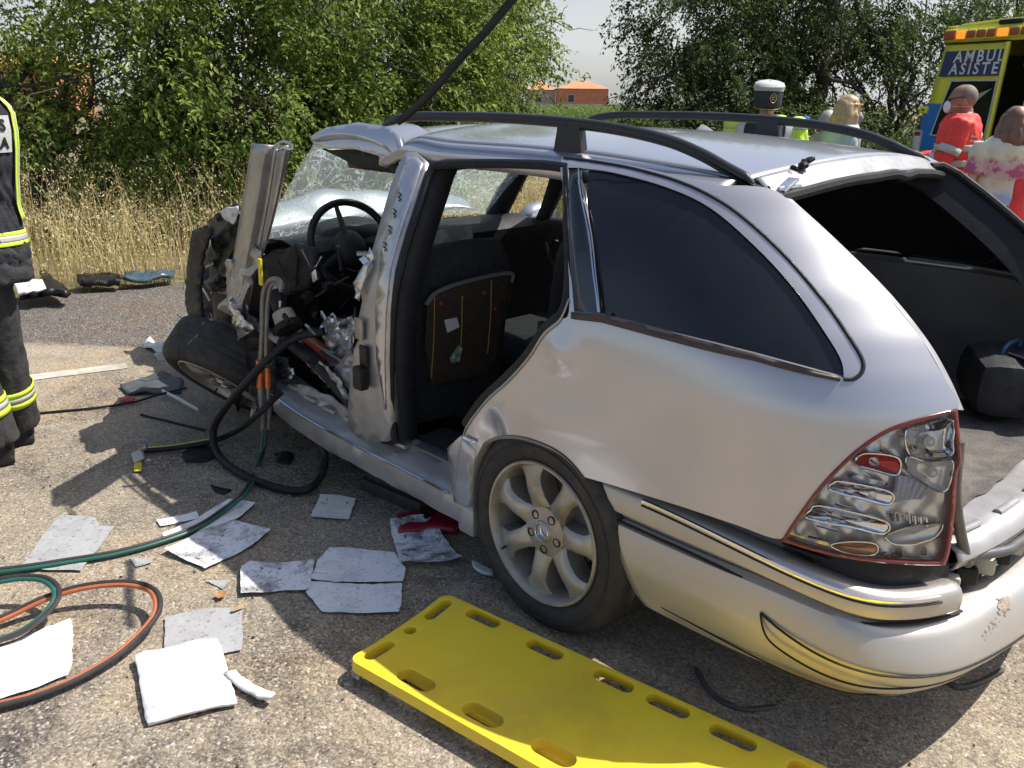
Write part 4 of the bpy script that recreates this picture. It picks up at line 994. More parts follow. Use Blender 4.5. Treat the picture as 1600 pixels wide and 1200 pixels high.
groove('bumper_groove', lambda s: .262-.040*sk(s, .09, .3), .118, .42, .0024)
def cov_pt(s, t, up=.0012):
    pr = cover(s); k = 1+t*4; i_ = min(int(k), len(pr)-2); f = k-i_; o = pr[i_][0]*(1-f)+pr[i_+1][0]*f; z = pr[i_][1]*(1-f)+pr[i_+1][1]*f
    c = smin(z); q, nn = frame_at(c+s*(1-2*c)); return tuple(q+nn*(o+up)+np.array([0, 0, z+up]))
scuff = mat('scuffed_primer', (.40, .33, .27), .8, .1, .3, 60)
_fl = MB(); _rn = random.Random(3)
for cs, ct, ss, st_, n_, r0 in ((.372, .42, .006, .16, 34, .0045), (.352, .62, .006, .10, 26, .0022), (.340, .66, .004, .06, 12, .0018)):
    for _k in range(n_):
        a, b = cs+_rn.gauss(0, ss*.6), min(.95, max(.02, ct+_rn.gauss(0, st_*.6))); c0 = np.array(cov_pt(a, b)); e1 = np.array(cov_pt(a+.004, b))-c0; e1 /= np.linalg.norm(e1); e2 = np.array(cov_pt(a, min(.99, b+.04)))-c0; e2 /= np.linalg.norm(e2); r_ = r0*_rn.uniform(.3, 1.6)
        _fl.add([tuple(c0+e1*r_*_rn.uniform(.6, 2.2)*math.cos(q)+e2*r_*_rn.uniform(.5, 1.2)*math.sin(q)) for q in np.linspace(0, 6.283, 8)[:-1]], [tuple(range(7))])
obj('paint_scuff', _fl, scuff, bc)['kind'] = 'stuff'

# dark cavity behind the bumper: crash bar, liner, brackets
obj('bumper_liner', MB().grid(sweep(lambda s: [(-.05, .42), (-.055, .50), (-.09, .60)], .09, .35, 40)), M['plastic'], car)
obj('crash_bar', MB().grid(sweep(lambda s: [(-.10, .39), (-.085, .41), (-.085, .475), (-.11, .49), (-.16, .49)], .32, .68, 50)), M['dark'], car, solid=.01)
for k in range(5):
    s = .355+k*.020; P = line(-.070, .44, s, s+.008, n=1); obj('bumper_bracket', MB().box(np.mean(np.array(P), 0), (.05, .03, .045), rot=Matrix.Rotation(.5, 3, 'Z'), bev=.008), M['plastic'] if k % 2 else M['beige'], car)
# trunk threshold: pressed silver panel below the opening
def thr(s): return [(-.075, .47), (-.050, .490), (-.040, .515), (-.050, .535), (-.085, .552), (-.11, .548), (-.15, .556), (-.20, .550)]
th = obj('boot_threshold', MB().grid(sweep(thr, .353, .647, 60, .004)), M['silver_dirty'], car, solid=.006)
for k in range(4):
    P = line(-.09, .554, .365+k*.05, .392+k*.05, n=4); obj('pressing', MB().tube(P, .011, 8, flat=(.6, 1)), M['silver_dirty'], th)
obj('boot_seal', MB().tube(crom([on_side((1499, 690), -.03), on_side((1493, 780), -.03)]+line(-.055, lambda s: .50, .368, .376, 2)+line(-.030, .497, .40, .61, 20), 4), .0125, 10), mat('grey_boot_seal', (.10, .10, .105), .5, 0, .2, 14), car)
# boot floor and rubber mat
obj('boot_floor', MB().box((.42, 0, .530), (1.02, 1.08, .02)), M['dark'], car)
mt = MB()
rows = []
for i in range(20):
    x = .02+.915*i/19; rows.append([(x+(.02*nz(y*9, 2)+.03*math.cos(y*2.0)-.03 if i == 19 else 0), y, .560+.006*nz(x*5, y*5)+(.012*abs(nz(y*14, 7)) if i == 19 else 0)) for y in np.linspace(-.50, .50, 24)])
matm = mat('worn_rubber_mat', (.055, .052, .050), .6, 0, .5, 7, col2=(.13, .115, .095), bump=.3, bscale=120, dirt=.8, dcol=(.22, .19, .15))
mt = obj('boot_mat', MB().grid(rows), matm, car)
obj('mat_seam', MB().tube([(.56+.02*t, -.48+.98*t, .566) for t in np.linspace(0, 1, 20)], .004, 6), M['rubber'], mt)
# tailgate opening: painted flange, black seal, inner pillar covers
E_ = [on_side(p) for p in [(1228, 309), (1300, 375), (1380, 455), (1440, 530), (1475, 590), (1497, 640)]]
E_ = crom(E_, 8)
rows = [[tuple(p) for p in E_], [tuple(p+np.array([.006, .018, -.004])) for p in E_], [tuple(p+np.array([-.028, .05, -.022])) for p in E_], [tuple(p+np.array([-.06, .075, -.045])) for p in E_]]
obj('opening_flange', MB().grid(rows), M['silver_dirty'], car)
obj('tailgate_seal', MB().tube([tuple(p+np.array([-.030, .056, -.022])) for p in E_], .010, 8), M['rubber'], car)
Em = [np.array([.425, .50, roof_z(.40, .50)-.02]), np.array([.445, .535, 1.302])]+[np.array([p[0], -p[1], p[2]]) for p in E_]
rows = [[tuple(p) for p in Em], [tuple(p+np.array([.006, -.018, -.004])) for p in Em], [tuple(p+np.array([-.028, -.05, -.022])) for p in Em], [tuple(p+np.array([-.08, -.09, -.055])) for p in Em]]
obj('far_opening_flange', MB().grid(rows), M['plastic'], car)
obj('far_tailgate_seal', MB().tube([tuple(p+np.array([.0, -.022, .0])) for p in Em], .012, 8), M['rubber'], car)
rows = []
for i, p in enumerate(Em): rows.append([tuple(p+np.array([0, d, 0])+np.array([-1.2*d, 0, .3*d])) for d in (.0, .03, .07, .12)])
obj('far_d_pillar', MB().grid(rows), M['silver'], car)
# roof end: turned-down flange with rubber, torn hinge on the left
ry = np.linspace(-.53, .56, 40)
rf_ = lambda y, dx, dz: (xrear(y)+dx, y, roof_z(xrear(y), y)+dz)
rows = [[rf_(y, 0, 0) for y in ry], [rf_(y, .010, -.005) for y in ry], [rf_(y, .044, -.034+.004*nz(y*12)) for y in ry], [rf_(y, .056, -.040+.004*nz(y*9, 3)) for y in ry]]
obj('roof_end_flange', MB().grid(rows), M['silver_dirty'], car, solid=.004)  # dusty paint reused as a darker tone, standing in for shade on the flange
obj('roof_end_seal', MB().tube([rf_(y, .058, -.050-.010*math.exp(-((y-.12)/.05)**2)+.003*nz(y*6)) for y in ry], .0145, 8), M['rubber'], car)
hp = np.array([.505, -.34, 0.0])
def rz(p, dz=0): return (p[0], p[1], roof_z(p[0], p[1])+dz)
_h = MB()
for k in range(9):
    random.seed(40+k); t = k/8; c_ = np.array(rz((.40+.03*t, -.43+.085*t), -.022+.036*t)); _h.ell(c_+np.array([random.uniform(-.006, .006) for _ in range(3)]), (random.uniform(.008, .016), random.uniform(.010, .020), random.uniform(.006, .014)), 7, 5, Matrix.Rotation(random.uniform(-1, 1), 3, 'X') @ Matrix.Rotation(random.uniform(-1, 1), 3, 'Z'))
hg = obj('torn_hinge', _h, M['plastic'], car, ang=20)
obj('hinge_stub', MB().tube([rf_(-.50, .045, -.030), rf_(-.43, .055, -.034)], .006, 7), M['bare'], hg)
obj('hinge_cable', MB().tube([tuple(np.array(rf_(-.52, .03, -.028))+np.array([.006*math.cos(t*2.2), .004*t, .006*math.sin(t*2.2)])) for t in np.linspace(0, 14, 60)], .003, 5), M['rubber'], hg)
obj('hinge_scrap', MB().box(rf_(-.47, .045, -.026), (.03, .07, .008), rot=Matrix.Rotation(.4, 3, 'X'), bev=.002), M['bare'], hg)
# load area behind the rear seats
bgc = np.array(on((1566, 592), 2, .668)); bag_m = mat('black_bag_cloth', (.022, .023, .026), .7, 0, .4, 12, bump=.8, bscale=11)
bag = obj('load_bag', MB().box(tuple(bgc), (.22, .32, .19), rot=Matrix.Rotation(.5, 3, 'Z'), bev=.06), bag_m, car)
obj('bag_pocket', MB().box(tuple(bgc+np.array([.10, -.05, -.01])), (.06, .20, .12), rot=Matrix.Rotation(.5, 3, 'Z'), bev=.025), bag_m, bag)
obj('bag_handle', MB().tube(crom([bgc+np.array([.0, -.07, .09]), bgc+np.array([.005, -.055, .118]), bgc+np.array([.01, 0, .126]), bgc+np.array([.01, .055, .118]), bgc+np.array([.01, .07, .09])], 5), .006, 8), mat('blue_handle', (.02, .09, .20), .5), bag)
obj('bag_strap', MB().tube(crom([bgc+np.array([.11, -.12, .0]), bgc+np.array([.09, -.10, .09]), bgc+np.array([.02, -.06, .10])], 6), .008, 6, flat=(.4, 1.2)), M['boot_trim'], bag)
obj('parcel_blind', MB().box((.12, 0, .93), (.06, 1.16, .05), bev=.015), M['plastic'], car)

# ---------------- tail light
tl = [(1220, 846), (1240, 815), (1279, 762), (1329, 711), (1379, 675), (1430, 655), (1496, 638), (1500, 680), (1503, 722), (1496, 742), (1492, 800), (1485, 858), (1477, 884), (1430, 883), (1350, 877), (1285, 865)]
tl = smooth(tl, [0, 6, 12]); tc_ = np.mean(np.array([(1220, 846), (1497, 638), (1477, 884)]), 0); tin = [(1229, 843), (1247, 815), (1284, 765), (1333, 715), (1382, 680), (1431, 661), (1491, 645), (1495, 688), (1497, 722), (1490, 744), (1486, 800), (1479, 854), (1472, 878), (1430, 878), (1351, 872), (1288, 861)]
tin = smooth(tin, [0, 6, 12])
def lpatch(pts, step, off): return patch(pts, step, lambda v: on_side((v[0], v[1]), off))
CH = M['chrome']; chg = mat('grey_lamp_reflector', (.78, .76, .73), .30, .55, .2, 8)
lt = obj('tail_light', patch(tl, 6, lambda v: on_side((v[0], v[1]), -.042+.007*math.sin(v[0]*.16)*math.sin(v[1]*.11+1))), chg, car)
obj('lamp_surround', patch(tl, 8, lambda v: on_side((v[0], v[1]), .004), [tin]), M['redplastic'], lt, solid=.03)
lm, nt_, pp = newmat('clear_lens'); 
pp.inputs['Base Color'].default_value = (.9, .9, .9, 1); pp.inputs['Roughness'].default_value = .03
tr_ = N(nt_, "ShaderNodeBsdfTransparent"); fr_ = N(nt_, "ShaderNodeFresnel"); fr_.inputs[0].default_value = 1.45; gl_ = N(nt_, "ShaderNodeBsdfGlossy"); gl_.inputs['Roughness'].default_value = .03
mx_ = N(nt_, "ShaderNodeMixShader"); nt_.links.new(fr_.outputs[0], mx_.inputs[0]); nt_.links.new(tr_.outputs[0], mx_.inputs[1]); nt_.links.new(gl_.outputs[0], mx_.inputs[2]); nt_.links.new(mx_.outputs[0], nt_.nodes['Material Output'].inputs[0])
obj('lens', lpatch(tin, 10, .001), lm, lt)
rm = mat('red_reflector', (.55, .02, .03), .12, .3, .2, 20)
def pillow(pts, depth0, depth1, m, name, rim=True):
    P = crom(pts, 5, True); c = np.mean(P, 0); rows = []
    for s_, dp in ((1.0, depth0), (.96, depth1), (.86, depth1-.004), (.5, depth1-.016), (.05, depth1-.02)):
        rows.append([tuple(on_side(c+(p-c)*s_, dp)) for p in P])
    o = obj(name, MB().grid(rows, True), m, lt)
    if rim: obj('reflector_rim', MB().tube([on_side(p, depth1+.002) for p in P]+[on_side(P[0], depth1+.002)], .0028, 6, cap=False), CH, lt)
    return o
pillow([(1342, 712), (1362, 708), (1404, 716), (1402, 742), (1370, 736), (1340, 726)], -.05, -.022, rm, 'reflector')
pillow([(1300, 756), (1316, 752), (1390, 768), (1389, 788), (1350, 780), (1298, 766)], -.05, -.022, CH, 'reflector')
pillow([(1266, 798), (1284, 790), (1382, 814), (1380, 834), (1330, 824), (1262, 810)], -.05, -.022, CH, 'reflector')
pillow([(1322, 772-30), (1346, 742), (1384, 752), (1384, 760), (1350, 756)], -.055, -.034, mat('blue_grey_reflector', (.22, .36, .55), .12, .9, .1, 9), 'reflector', False)
# bulb chambers at the inner side
def bowl(c, r, name, m, ribs=0):
    q = on_side(c, -.02); k = r/560.0
    ax = (Vector((1, -.9, .15))).normalized()
    o = obj(name, MB().lathe([(k*1.0, .010), (k*.96, .0), (k*.80, -.020), (k*.5, -.036), (k*.12, -.042), (.001, -.042)], q, ax, 28), m, lt)
    obj('bulb', MB().ell(Vector(q)-ax*.018, (.011, .011, .011), 12, 8), mat('lamp_bulb', (.75, .70, .60), .1, .2, .1, 10), o)
    return o
def dish(pts, name, m, d0=-.008, d1=-.050, bulb=None):
    P = crom(pts, 5, True); c = np.mean(P, 0); rows = []
    for s_, dp in ((1.0, d0), (.97, d0-.004), (.8, d0+(d1-d0)*.45), (.55, d0+(d1-d0)*.8), (.25, d1), (.03, d1-.002)): rows.append([tuple(on_side(c+(p-c)*s_, dp)) for p in P])
    o = obj(name, MB().grid(rows, True), m, lt); obj('reflector_rim', MB().tube([on_side(p, d0+.001) for p in P]+[on_side(P[0], d0+.001)], .0022, 6, cap=False), CH, lt)
    if bulb: obj('bulb', MB().ell(on_side(bulb, d1+.016), (.012, .012, .012), 12, 8), bpy.data.materials.get('lamp_bulb') or mat('lamp_bulb', (.75, .70, .60), .1, .2, .1, 10), o)
    return o
dish([(1416, 672), (1440, 664), (1487, 655), (1489, 690), (1486, 712), (1452, 716), (1420, 708)], 'upper_chamber', CH, bulb=(1452, 690))
dish([(1418, 714), (1452, 722), (1488, 720), (1482, 760), (1468, 768), (1440, 752), (1420, 738)], 'middle_chamber', chg, bulb=(1456, 738))
dish([(1384, 838), (1410, 826), (1446, 820), (1472, 818), (1462, 838), (1430, 850), (1398, 850)], 'lower_chamber', chg, -.012, -.034)
dish([(1298, 852), (1330, 846), (1368, 850), (1366, 866), (1330, 866)], 'amber_chamber', mat('amber_chamber', (.55, .30, .14), .2, .7, .2, 30), -.012, -.03)
for k in range(9):
    obj('facet', MB().tube([on_side((1262+k*14, 838-k*17), -.020), on_side((1300+k*10, 846-k*17), -.022)], .0028, 5), CH, lt)
fan = []
for k in range(13):
    t = k/12; a = (1394+46*t, 784-6*t+10*(t-.5)**2); b = (1400+56*t, 742+22*t*t)
    fan.append([tuple(on_side(a, -.030+.008*(k % 2))), tuple(on_side(((a[0]+b[0])/2, (a[1]+b[1])/2), -.016+.008*(k % 2))), tuple(on_side(b, -.028+.008*(k % 2)))])
obj('ribbed_reflector', MB().grid(fan), mat('white_ribbed_plastic', (.62, .63, .70), .3, .3, .1, 20), lt)
for k in range(7):
    a = (1392+9*k, 800+1.5*k); obj('prism_rib', MB().tube([on_side(a, -.026), on_side((a[0]+1, a[1]+13), -.022)], .0045, 6), CH, lt)
obj('lamp_floor', lpatch([(1380, 820), (1450, 812), (1478, 800), (1470, 870), (1372, 862)], 9, -.046), mat('dark_lamp_cavity', (.22, .20, .18), .25, .7, .3, 14), lt)
obj('lamp_foot', lpatch([(1222, 850), (1290, 870), (1350, 881), (1430, 888), (1476, 889), (1478, 900), (1430, 912), (1370, 905), (1280, 885)], 9, -.05), M['plastic'], car, solid=.01)
# ================================================================== CRUSHED FRONT (parts of the car)
def crumple(name, pts, y, m, amp=.03, fr=.05, step=9, parent=None, seed=0.0, solid=.004, tilt=0.0):
    def f(v):
        q = on((v[0], v[1]), 1, y)
        return q+ray((v[0], v[1]))*(amp*nz(v[0]*fr, v[1]*fr, seed)+.5*amp*abs(nz(v[0]*fr*2.3, v[1]*fr*2.3, seed+4)))+ray((v[0], v[1]))*tilt*(v[1]-pts[0][1])/100
    rj = random.Random(int(seed*10)+len(pts)); ol = [(p[0]+rj.uniform(-1.8, 1.8), p[1]+rj.uniform(-1.8, 1.8)) for p in dens(pts, step*.9)]
    return obj(name, patch(ol, step, f), m, parent or car, solid=solid, ang=25)
crumple('wheel_arch_liner', [(301, 366), (322, 352), (330, 356), (316, 400), (312, 470), (318, 508), (304, 514), (291, 486), (289, 440), (294, 400)], -.84, M['rubber'], .03, .04, 7, solid=.012)
crumple('headlamp_remains', [(326, 346), (346, 328), (368, 320), (378, 335), (372, 400), (358, 440), (336, 420), (330, 384)], -.78, M['plastic'], .08, .05, 8, solid=.02, seed=2)
crumple('wing_scrap', [(340, 330), (356, 322), (372, 322), (366, 350), (352, 345)], -.80, M['white_plastic'], .04, .06, 6, seed=3)
crumple('washer_bottle', [(318, 440), (345, 425), (352, 448), (330, 456)], -.76, M['plastic'], .04, .06, 6, solid=.03, seed=4)
crumple('wing_scrap', [(352, 404), (374, 408), (386, 470), (390, 520), (372, 530), (356, 480)], -.82, M['silver_dirty'], .10, .05, 7, seed=5)
crumple('strut_cover', [(318, 516), (336, 498), (352, 516), (372, 526), (372, 540), (326, 536)], -.80, M['steel'], .05, .06, 7, seed=6)
crumple('splash_guard', [(320, 512), (372, 478), (396, 512), (420, 545), (404, 610), (372, 640), (340, 560)], -.70, M['dark'], .14, .035, 10, seed=7, solid=.01)
crumple('bulkhead', [(392, 470), (430, 440), (500, 430), (560, 440), (560, 560), (520, 600), (440, 610), (396, 560)], -.45, M['dark'], .16, .03, 13, seed=8, solid=.01)
crumple('torn_inner_wing', [(300, 360), (400, 330), (430, 400), (420, 560), (330, 540), (300, 450)], -.30, M['dark'], .3, .02, 14, seed=9, solid=.01)
crumple('crash_foil', [(506, 500), (520, 490), (534, 500), (552, 492), (556, 520), (548, 570), (522, 585), (500, 572), (512, 540), (500, 515)], -.72, M['foil'], .09, .09, 6, seed=10)
crumple('torn_bracket', [(430, 560), (450, 556), (456, 590), (440, 605), (424, 590)], -.74, M['bare'], .08, .08, 6, seed=11)
crumple('torn_bracket', [(548, 520), (556, 560), (552, 600), (545, 640), (530, 600), (520, 580), (540, 556)], -.76, M['torn'], .05, .06, 7, seed=12)
crumple('inner_sill', [(424, 606), (470, 600), (520, 620), (560, 650), (560, 688), (500, 660), (440, 640)], -.74, M['silver_dirty'], .07, .04, 8, seed=13, tilt=-.03)
for k in range(64):
    random.seed(100+k); px = (random.uniform(310, 560), random.uniform(380, 600)); yv = random.uniform(-.74, -.45)
    a = on(px, 1, yv); d = np.array([random.uniform(-.14, .14), random.uniform(-.1, .1), random.uniform(-.12, .10)])
    b = a+d; c = a+d*.5+np.array([0, 0, random.uniform(-.06, .04)])
    obj('cable', MB().tube(crom([a, c, b], 5), random.uniform(.003, .011), 6), random.choice([M['plastic'], M['rubber'], M['plastic'], M['steel'], M['brake']]), car)
for k in range(14):
    random.seed(300+k); px = (random.uniform(395, 540), random.uniform(400, 580)); a = on(px, 1, random.uniform(-.66, -.45))
    obj('fitting', MB().box(a, (random.uniform(.02, .07), random.uniform(.02, .05), random.uniform(.02, .08)), rot=Matrix.Rotation(random.uniform(-1, 1), 3, 'Y') @ Matrix.Rotation(random.uniform(-1, 1), 3, 'X'), bev=.005), random.choice([M['plastic'], M['plastic'], M['steel'], M['brake']]), car)
obj('foam_lump', MB().ell(on((433, 626), 1, -.80), (.028, .02, .022), 10, 7), M['white_plastic'], car)
crumple('hanging_liner', [(388, 505), (404, 498), (428, 520), (432, 580), (424, 640), (404, 650), (392, 600), (384, 550)], -.80, M['rubber'], .06, .05, 8, seed=21)
crumple('torn_strip', [(352, 470), (362, 462), (380, 500), (396, 512), (392, 520), (368, 512)], -.86, M['bare'], .06, .07, 5, seed=23)
crumple('torn_strip', [(470, 560), (500, 566), (528, 590), (548, 622), (540, 630), (510, 600)], -.78, M['torn'], .05, .07, 5, seed=24)
crumple('dash_fragment', [(440, 470), (470, 462), (500, 470), (512, 496), (488, 512), (456, 500)], -.62, M['plastic'], .10, .07, 6, seed=25)
crumple('pedal_bracket', [(476, 478), (490, 474), (494, 520), (482, 536), (474, 510)], -.60, M['brake'], .08, .07, 6, seed=26)
for k in range(12):
    random.seed(700+k); px = (random.uniform(320, 540), random.uniform(430, 600)); a = on(px, 1, random.uniform(-.86, -.68)); d = np.array([random.uniform(-.05, .05), random.uniform(-.03, .03), random.uniform(-.06, .06)])
    obj('broken_clip', MB().box(a, (random.uniform(.01, .05), .008, random.uniform(.01, .04)), rot=Matrix.Rotation(random.uniform(-1.5, 1.5), 3, 'Y') @ Matrix.Rotation(random.uniform(-1, 1), 3, 'Z'), bev=.002), random.choice([M['bare'], M['steel'], M['white_plastic'], M['plastic']]), car)
obj('engine_block', MB().box((-2.35, -.05, .42), (.55, .75, .5), bev=.06), M['brake'], car)
obj('engine_cover', MB().box((-2.30, -.45, .50), (.45, .35, .45), rot=Matrix.Rotation(.3, 3, 'Z'), bev=.05), M['plastic'], car)
obj('broken_axle', MB().tube([on((400, 545), 1, -.60), on((350, 585), 1, -.66)], .028, 8), M['brake'], car)

# ================================================================== RESCUE TOOLS
rt = thing('rescue_ram', 'orange hydraulic rescue ram wedged across the torn front door opening', 'tool', gnd((470, 640)))
obj('body', MB().tube([on((446, 512), 1, -.70), on((500, 552), 1, -.70), on((556, 612), 1, -.70)], [.040, .046, .040], 14, flat=(1, .8)), M['orange'], rt)
obj('grip', MB().tube([on((436, 520), 1, -.76), on((500, 570), 1, -.76), on((560, 640), 1, -.76)], .030, 10), M['rubber'], rt)
obj('label_plate', MB().box(on((470, 541), 1, -.755), (.05, .012, .035), rot=Matrix.Rotation(.5, 3, 'Y'), bev=.003), M['reflect'], rt)
obj('stripe', MB().tube([on((455, 506), 1, -.735), on((545, 575), 1, -.735)], .007, 6), M['steel'], rt)
cy = thing('hydraulic_cylinder', 'black hydraulic cylinder with beige collars on a steel tube by the cut front pillar', 'tool', gnd((420, 640)))
obj('tube', MB().tube([on((366, 484), 1, -.80), on((400, 506), 1, -.79), on((440, 534), 1, -.78)], .022, 14), M['steel'], cy)
obj('tube_ring', MB().tube([on((370, 487), 1, -.80), on((374, 490), 1, -.80)], .0255, 14), M['beige'], cy)
obj('barrel', MB().tube([on((426, 452), 1, -.80), on((446, 500), 1, -.80)], .030, 16), M['rubber'], cy)
obj('collar', MB().tube([on((441, 488), 1, -.80), on((448, 504), 1, -.80)], [.042, .046], 18), M['beige'], cy)
obj('collar', MB().tube([on((424, 446), 1, -.80), on((428, 456), 1, -.80)], .034, 18), M['beige'], cy)
obj('rubber_foot', MB().tube([on((449, 506), 1, -.80), on((453, 515), 1, -.80)], .058, 18), M['rubber'], cy)
obj('collar_window', MB().box(on((447, 497), 1, -.846), (.04, .012, .018), rot=Matrix.Rotation(.5, 3, 'Y')), M['rubber'], cy)
def offset_path(P, o):
    P = [np.array(p, float) for p in P]; out = []
    for i, p in enumerate(P):
        t = P[min(i+1, len(P)-1)]-P[max(i-1, 0)]; nv = np.array([t[1], -t[0], 0]); n_ = np.linalg.norm(nv)
        nv = nv/n_ if n_ > 1e-6 else np.array([0, -1, 0])
        if n_ < .3*np.linalg.norm(t): nv = np.array([-.72, -.69, 0])*-1
        out.append(p+nv*o)
    return out
def twin(name, label, P, mats, r, n=6, flip=1):
    P = crom(P, n); t = thing(name, label, 'hose', (P[-1][0], P[-1][1], 0))
    sg = flip
    obj('line', MB().tube(offset_path(P, -r*1.03*sg), r, 8), mats[0], t); obj('line', MB().tube([p+np.array([0, 0, r*.35]) for p in offset_path(P, r*1.03*sg)], r*1.12, 8), mats[1], t); return t
# twin hose on the cut pillar: corrugated sleeves, orange couplings, then green and black lines on the road
sl_ = thing('coupling_hose', 'pair of grey sleeved hydraulic hoses with orange couplings hanging beside the cut pillar', 'hose', gnd((414, 680)))
def yp(px): return on(px, 1, -.885)
for off, top in ((0, [(440, 452), (438, 441), (428, 436), (416, 446), (411, 470), (410, 520), (408, 564)]), (8, [(440, 456), (436, 446), (428, 443), (422, 452), (418, 480), (416, 540), (417, 572)])):
    P = crom([yp(p) for p in top], 10); mb = MB(); mb.tube(P, [.0105*(1+.10*(k % 2)) if off == 0 else .0075*(1+.10*(k % 2)) for k in range(len(P))], 10)
    obj('sleeve', mb, mat('grey_sleeve', (.22, .21, .20), .4, .4, .3, 30), sl_)
obj('coupling', MB().tube([yp(p) for p in [(407, 562), (407.5, 580), (408, 590), (408, 604)]], [.018, .019, .015, .019], 14), mat('orange_anodised', (.60, .17, .05), .28, .6, .2, 20), sl_)
obj('coupling', MB().tube([yp(p) for p in [(418, 574), (418.5, 588), (419, 606)]], [.011, .012, .012], 12), bpy.data.materials['orange_anodised'], sl_)
for k in range(5): obj('coupling_ring', MB().tube([yp((408.5, 606+k*3.4)), yp((408.6, 608+k*3.4))], .0165, 12), M['steel'], sl_)
obj('sleeve', MB().tube([yp(p) for p in [(408, 604), (411, 640), (412, 672)]], .0155, 10), bpy.data.materials['grey_sleeve'], sl_)
obj('sleeve', MB().tube([yp(p) for p in [(419, 606), (421, 640), (420, 670)]], .0085, 10), bpy.data.materials['grey_sleeve'], sl_)
obj('tether', MB().tube(crom([yp(p) for p in [(401, 578), (393, 590), (391, 612), (396, 626), (396, 640)]], 5), .002, 5), M['steel'], sl_)
obj('dust_cap', MB().tube([yp((396, 640)), yp((394, 652))], .010, 10), M['reflect'], sl_)
obj('marker_tag', MB().box(on((407, 425), 1, -.90), (.020, .012, .105), rot=Matrix.Rotation(.06, 3, 'Y'), bev=.004), mat('yellow_tag', (.70, .58, .03), .5, 0, .2, 20), sl_)
P = [yp((414, 668)), on((411, 700), 1, -.90), on((401, 735), 1, -.93), gnd((384, 768), .05), gnd((352, 796), .022), gnd((300, 828), .018), gnd((200, 860), .016), gnd((100, 878), .016), gnd((0, 892), .016), gnd((-160, 905), .016)]
twin('hydraulic_hose', 'green and black twin hose sweeping across the road over the papers to the left', P, (M['green_hose'], M['black_hose']), .0068, 8)
P = [gnd((-140, 1135), .02), gnd((0, 1101), .02), gnd((60, 1085), .02), gnd((125, 1058), .022), gnd((190, 1018), .03), gnd((236, 972), .045), gnd((247, 945), .06), gnd((236, 922), .07), gnd((196, 912), .075), gnd((130, 918), .07), gnd((70, 936), .055), gnd((0, 968), .03), gnd((-110, 1010), .02)]
twin('coiled_hose', 'orange and black twin hose curling in a wide loop on the road', P, (M['orange_hose'], M['black_hose']), .0068, 9)
P = [gnd((-140, 1040), .02), gnd((0, 1000), .025), gnd((48, 978), .04), gnd((82, 946), .065), gnd((88, 922), .085), gnd((70, 906), .095), gnd((36, 903), .095), gnd((0, 908), .09), gnd((-120, 930), .06)]
twin('coiled_hose', 'small green and black hose loop lying over the orange one at the left edge', P, (M['green_hose'], M['black_hose']), .0068, 9)
hz_ = [on((506, 518), 1, -.72), on((460, 528), 1, -.80), on((420, 560), 1, -.88), on((385, 598), 1, -.93), on((350, 640), 1, -.97), gnd((333, 675), .10), gnd((342, 712), .03), gnd((380, 742), .022), gnd((440, 764), .022), gnd((482, 764), .025), gnd((504, 738), .05), on((505, 700), 1, -.80), on((480, 680), 1, -.70)]
tag(obj('thick_hose', MB().tube(crom(hz_, 8), .0165, 10), M['rubber']), 'thick black hose looping from the door opening down to the road and under the sill', 'hose')
hz_ = [on((440, 612), 1, -.84), on((400, 650), 1, -.95), gnd((372, 672), .06), gnd((330, 690), .03), gnd((270, 700), .022), gnd((226, 704), .02)]
st_ = thing('strap_hose', 'short black hose with a yellow stripe and a hanging yellow tag on the road', 'hose', gnd((226, 704)))
obj('line', MB().tube(crom(hz_, 8), .013, 9), M['rubber'], st_)
obj('stripe', MB().tube([tuple(np.array(p)+np.array([0, 0, .012])) for p in crom(hz_[3:], 6)], .003, 5), mat('yellow_stripe', (.60, .50, .05), .5), st_)
obj('clip', MB().ell(gnd((226, 700), .03), (.016, .016, .016), 10, 7), M['steel'], st_)
obj('flap', patch([(205, 708), (222, 700), (226, 716), (208, 722)], 5, lambda v: gnd((v[0], v[1]), .018)), M['reflect'], st_, solid=.004)
obj('tag_end', patch([(209, 721), (221, 719), (222, 735), (209, 736)], 5, lambda v: gnd((v[0], v[1]), .012)), bpy.data.materials['yellow_tag'], st_, solid=.004)
tag(obj('cable', MB().tube(crom([gnd((40, 648), .01), gnd((66, 645), .008), gnd((110, 641), .008), gnd((160, 636), .01), gnd((210, 628), .014), gnd((250, 616), .03), gnd((292, 606), .05)], 7), .006, 7), M['rubber']), 'thin black cable running from the firefighter to the loose front wheel', 'cable')
tag(obj('cable', MB().tube(crom([gnd((220, 648), .006), gnd((270, 660), .006), gnd((320, 672), .008)], 6), .006, 7), M['rubber']), 'short black cable lying in the shade beside the loose front wheel', 'cable')

# ================================================================== YELLOW SPINE BOARD
A_ = gnd((548, 1035), .06); B_ = gnd((690, 927), .06); mid = (A_+B_)/2; U = np.array([math.cos(R(9.3)), math.sin(R(9.3)), 0]); V_ = np.array([-U[1], U[0], 0]); HWD = float(np.linalg.norm(B_-A_))/2
sb = thing('spine_board', 'yellow plastic spine board with oval hand holes lying beside the rear wheel', 'stretcher board', (float(mid[0]), float(mid[1]), 0), R(9.3))
def loc(px): q = gnd(px, .06)-mid; return np.array([float(q @ U), float(q @ V_)])
Lb = 1.78; cr = .035
def rr_(x0, y0, x1, y1, r, n=6):
    P = []
    for cx, cy, a0 in ((x1-r, y1-r, 0), (x0+r, y1-r, 90), (x0+r, y0+r, 180), (x1-r, y0+r, 270)):
        for k in range(n+1): a = R(a0+90*k/n); P.append((cx+r*math.cos(a), cy+r*math.sin(a)))
    return P
